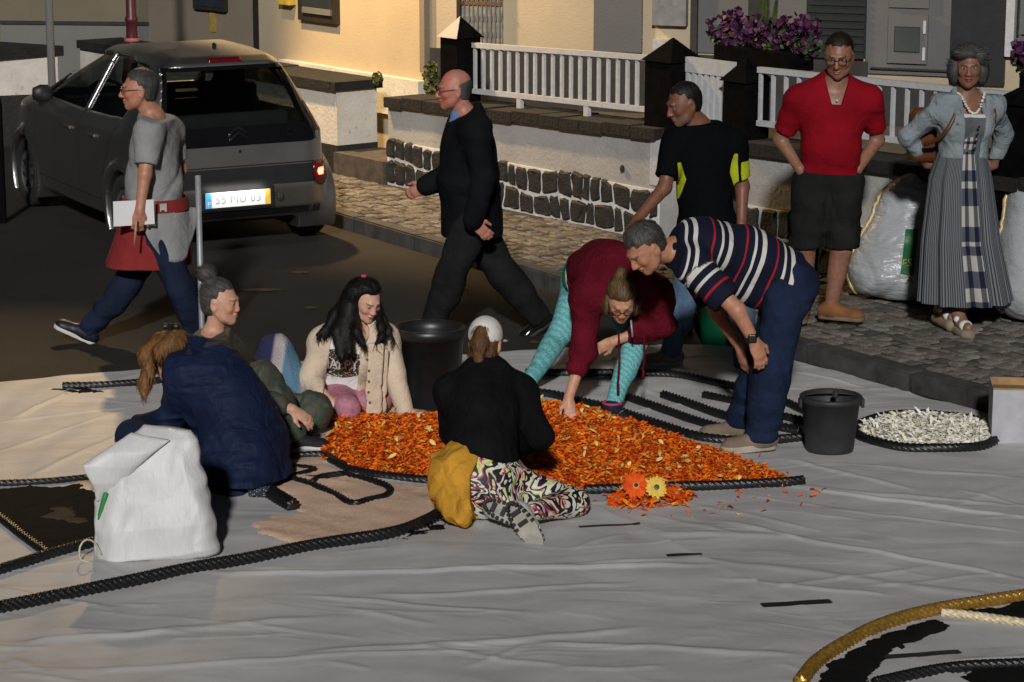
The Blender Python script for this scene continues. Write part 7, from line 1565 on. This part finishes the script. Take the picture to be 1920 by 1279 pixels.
# ------------------------------------------------------------------ woman with a grey bun, sitting
J = joints(1.65, (425, 778, 12.95), Yv(398, 632, 12.92), Yv(414, 566, 12.88), Yv(395, 655, 12.74), Yv(408, 648, 13.08), Yv(455, 740, 12.62), Yv(548, 768, 12.56), Yv(480, 735, 13.05), Yv(545, 752, 12.95),
           Yv(432, 788, 12.85), Yv(492, 712, 12.68), Yv(548, 818, 12.66), Yv(432, 782, 13.05), Yv(585, 772, 12.92), Yv(500, 800, 12.9))
p = Person('person', 'woman with a grey hair bun in sheer patterned dress sitting on the sheet', J, (76, 4, 0), 1.64, 1.02, 1.0, True, (.56, .31, .21))
p.body([('r', XR*.75+DN*.5, UP*.7-YF*.5, .45), ('l', XR*.95+DN*.1, UP, .25)], lips=(.45, .15, .13))
def sheer_mat():
    t = NT('sheer_green_print'); n = t.noise(5.5, 3, dist=.8); t.col(t.ramp(n, [(.25, (.012, .02, .016)), (.42, (.035, .055, .04)), (.52, (.075, .05, .035)), (.6, (.02, .07, .045)), (.68, (.11, .075, .055)), (.78, (.09, .012, .02))])); t.set(Roughness=.7); t.bump(t.noise(9, 4, dist=1.2), .5, .03); return t.m
M_sheer = sheer_mat()
p.garment('blouse', p.torso(.03)+p.arm('r', .035, .03, t1=1.75)+p.arm('l', .03, .025, t1=1.75)+[rc(p.sp(.5), p.sp(.0), .15, .17)], M_sheer, .05, [folds(.008, 26, (.5, .2, 1), 61), folds(.007, 36, (1, .2, .4), 62)], cut=[cutp(J['nk']+p.up*.03, p.up), lambda P: .03-P[:, 2]])
sk_ = [ell(J['pel'], p.HP, np.array([.2, .18, .15])), rc(J['rh'], J['rk'], .12, .085), rc(J['rk'], lerp(J['rk'], J['ra'], .85), .085, .10), rc(J['lh'], J['lk'], .12, .10), rc(J['lk'], J['la'], .09, .07), rc(lerp(J['rk'], J['ra'], .4), lerp(J['rh'], J['ra'], .6), .09, .09)]
p.garment('long_skirt', sk_, M_sheer, .06, [folds(.010, 26, (1, .1, .2), 63), folds(.008, 40, (.7, 0, .6), 64)], cut=[lambda P: .035-P[:, 2]])
p.shoe('r', J['ra']+XR*.25-YF*.03, plain('black_knit_shoe', (.006, .006, .006), .8), M_wsole, sole=.03, ln=1.05)
K = p.k; A_ = p.H
hair(p, M_hsalt, mode='back', th=.008, low=-.07, front=.075, nz=.004, extra=[ell(hp(0, -.085, .145), A_, np.array([.054, .054, .048])), rc(hp(0, -.06, .08), hp(0, -.08, .12), .035, .03)], k=.015)
obj('ring', quads_mesh('ring', *tube_arrays([J['rw']+XR*.07+DN*.055+np.array([.01*math.cos(t_), .011*math.sin(t_), .004*math.sin(t_)]) for t_ in np.linspace(0, 6.28, 14)], .003, 6)), M_galv, p.root)

# ------------------------------------------------------------------ groups of like things
for o in SC.objects:
    if o.parent is None and o.get('label') and not o.get('group'):
        b_ = o.name.split('.')[0]
        gname = {'rope': 'ropes outlining the flower carpet', 'tape_strip': 'black tape strips on the sheet', 'plastic_sack': 'plastic sacks leaning by the wall', 'gate_pillar': 'dark gate pillars', 'railing': 'white railings on the low wall', 'garden_wall': 'low whitewashed walls', 'gerbera': 'gerbera heads in the flower pile', 'bucket': 'buckets', 'house': 'house fronts', 'flower_trough': 'petunia troughs', 'person': 'people making or passing the flower carpet', 'ground_sheet': 'grey ground sheets', 'wall_weed': 'weeds on the old wall'}.get(b_)
        if gname: o['group'] = gname
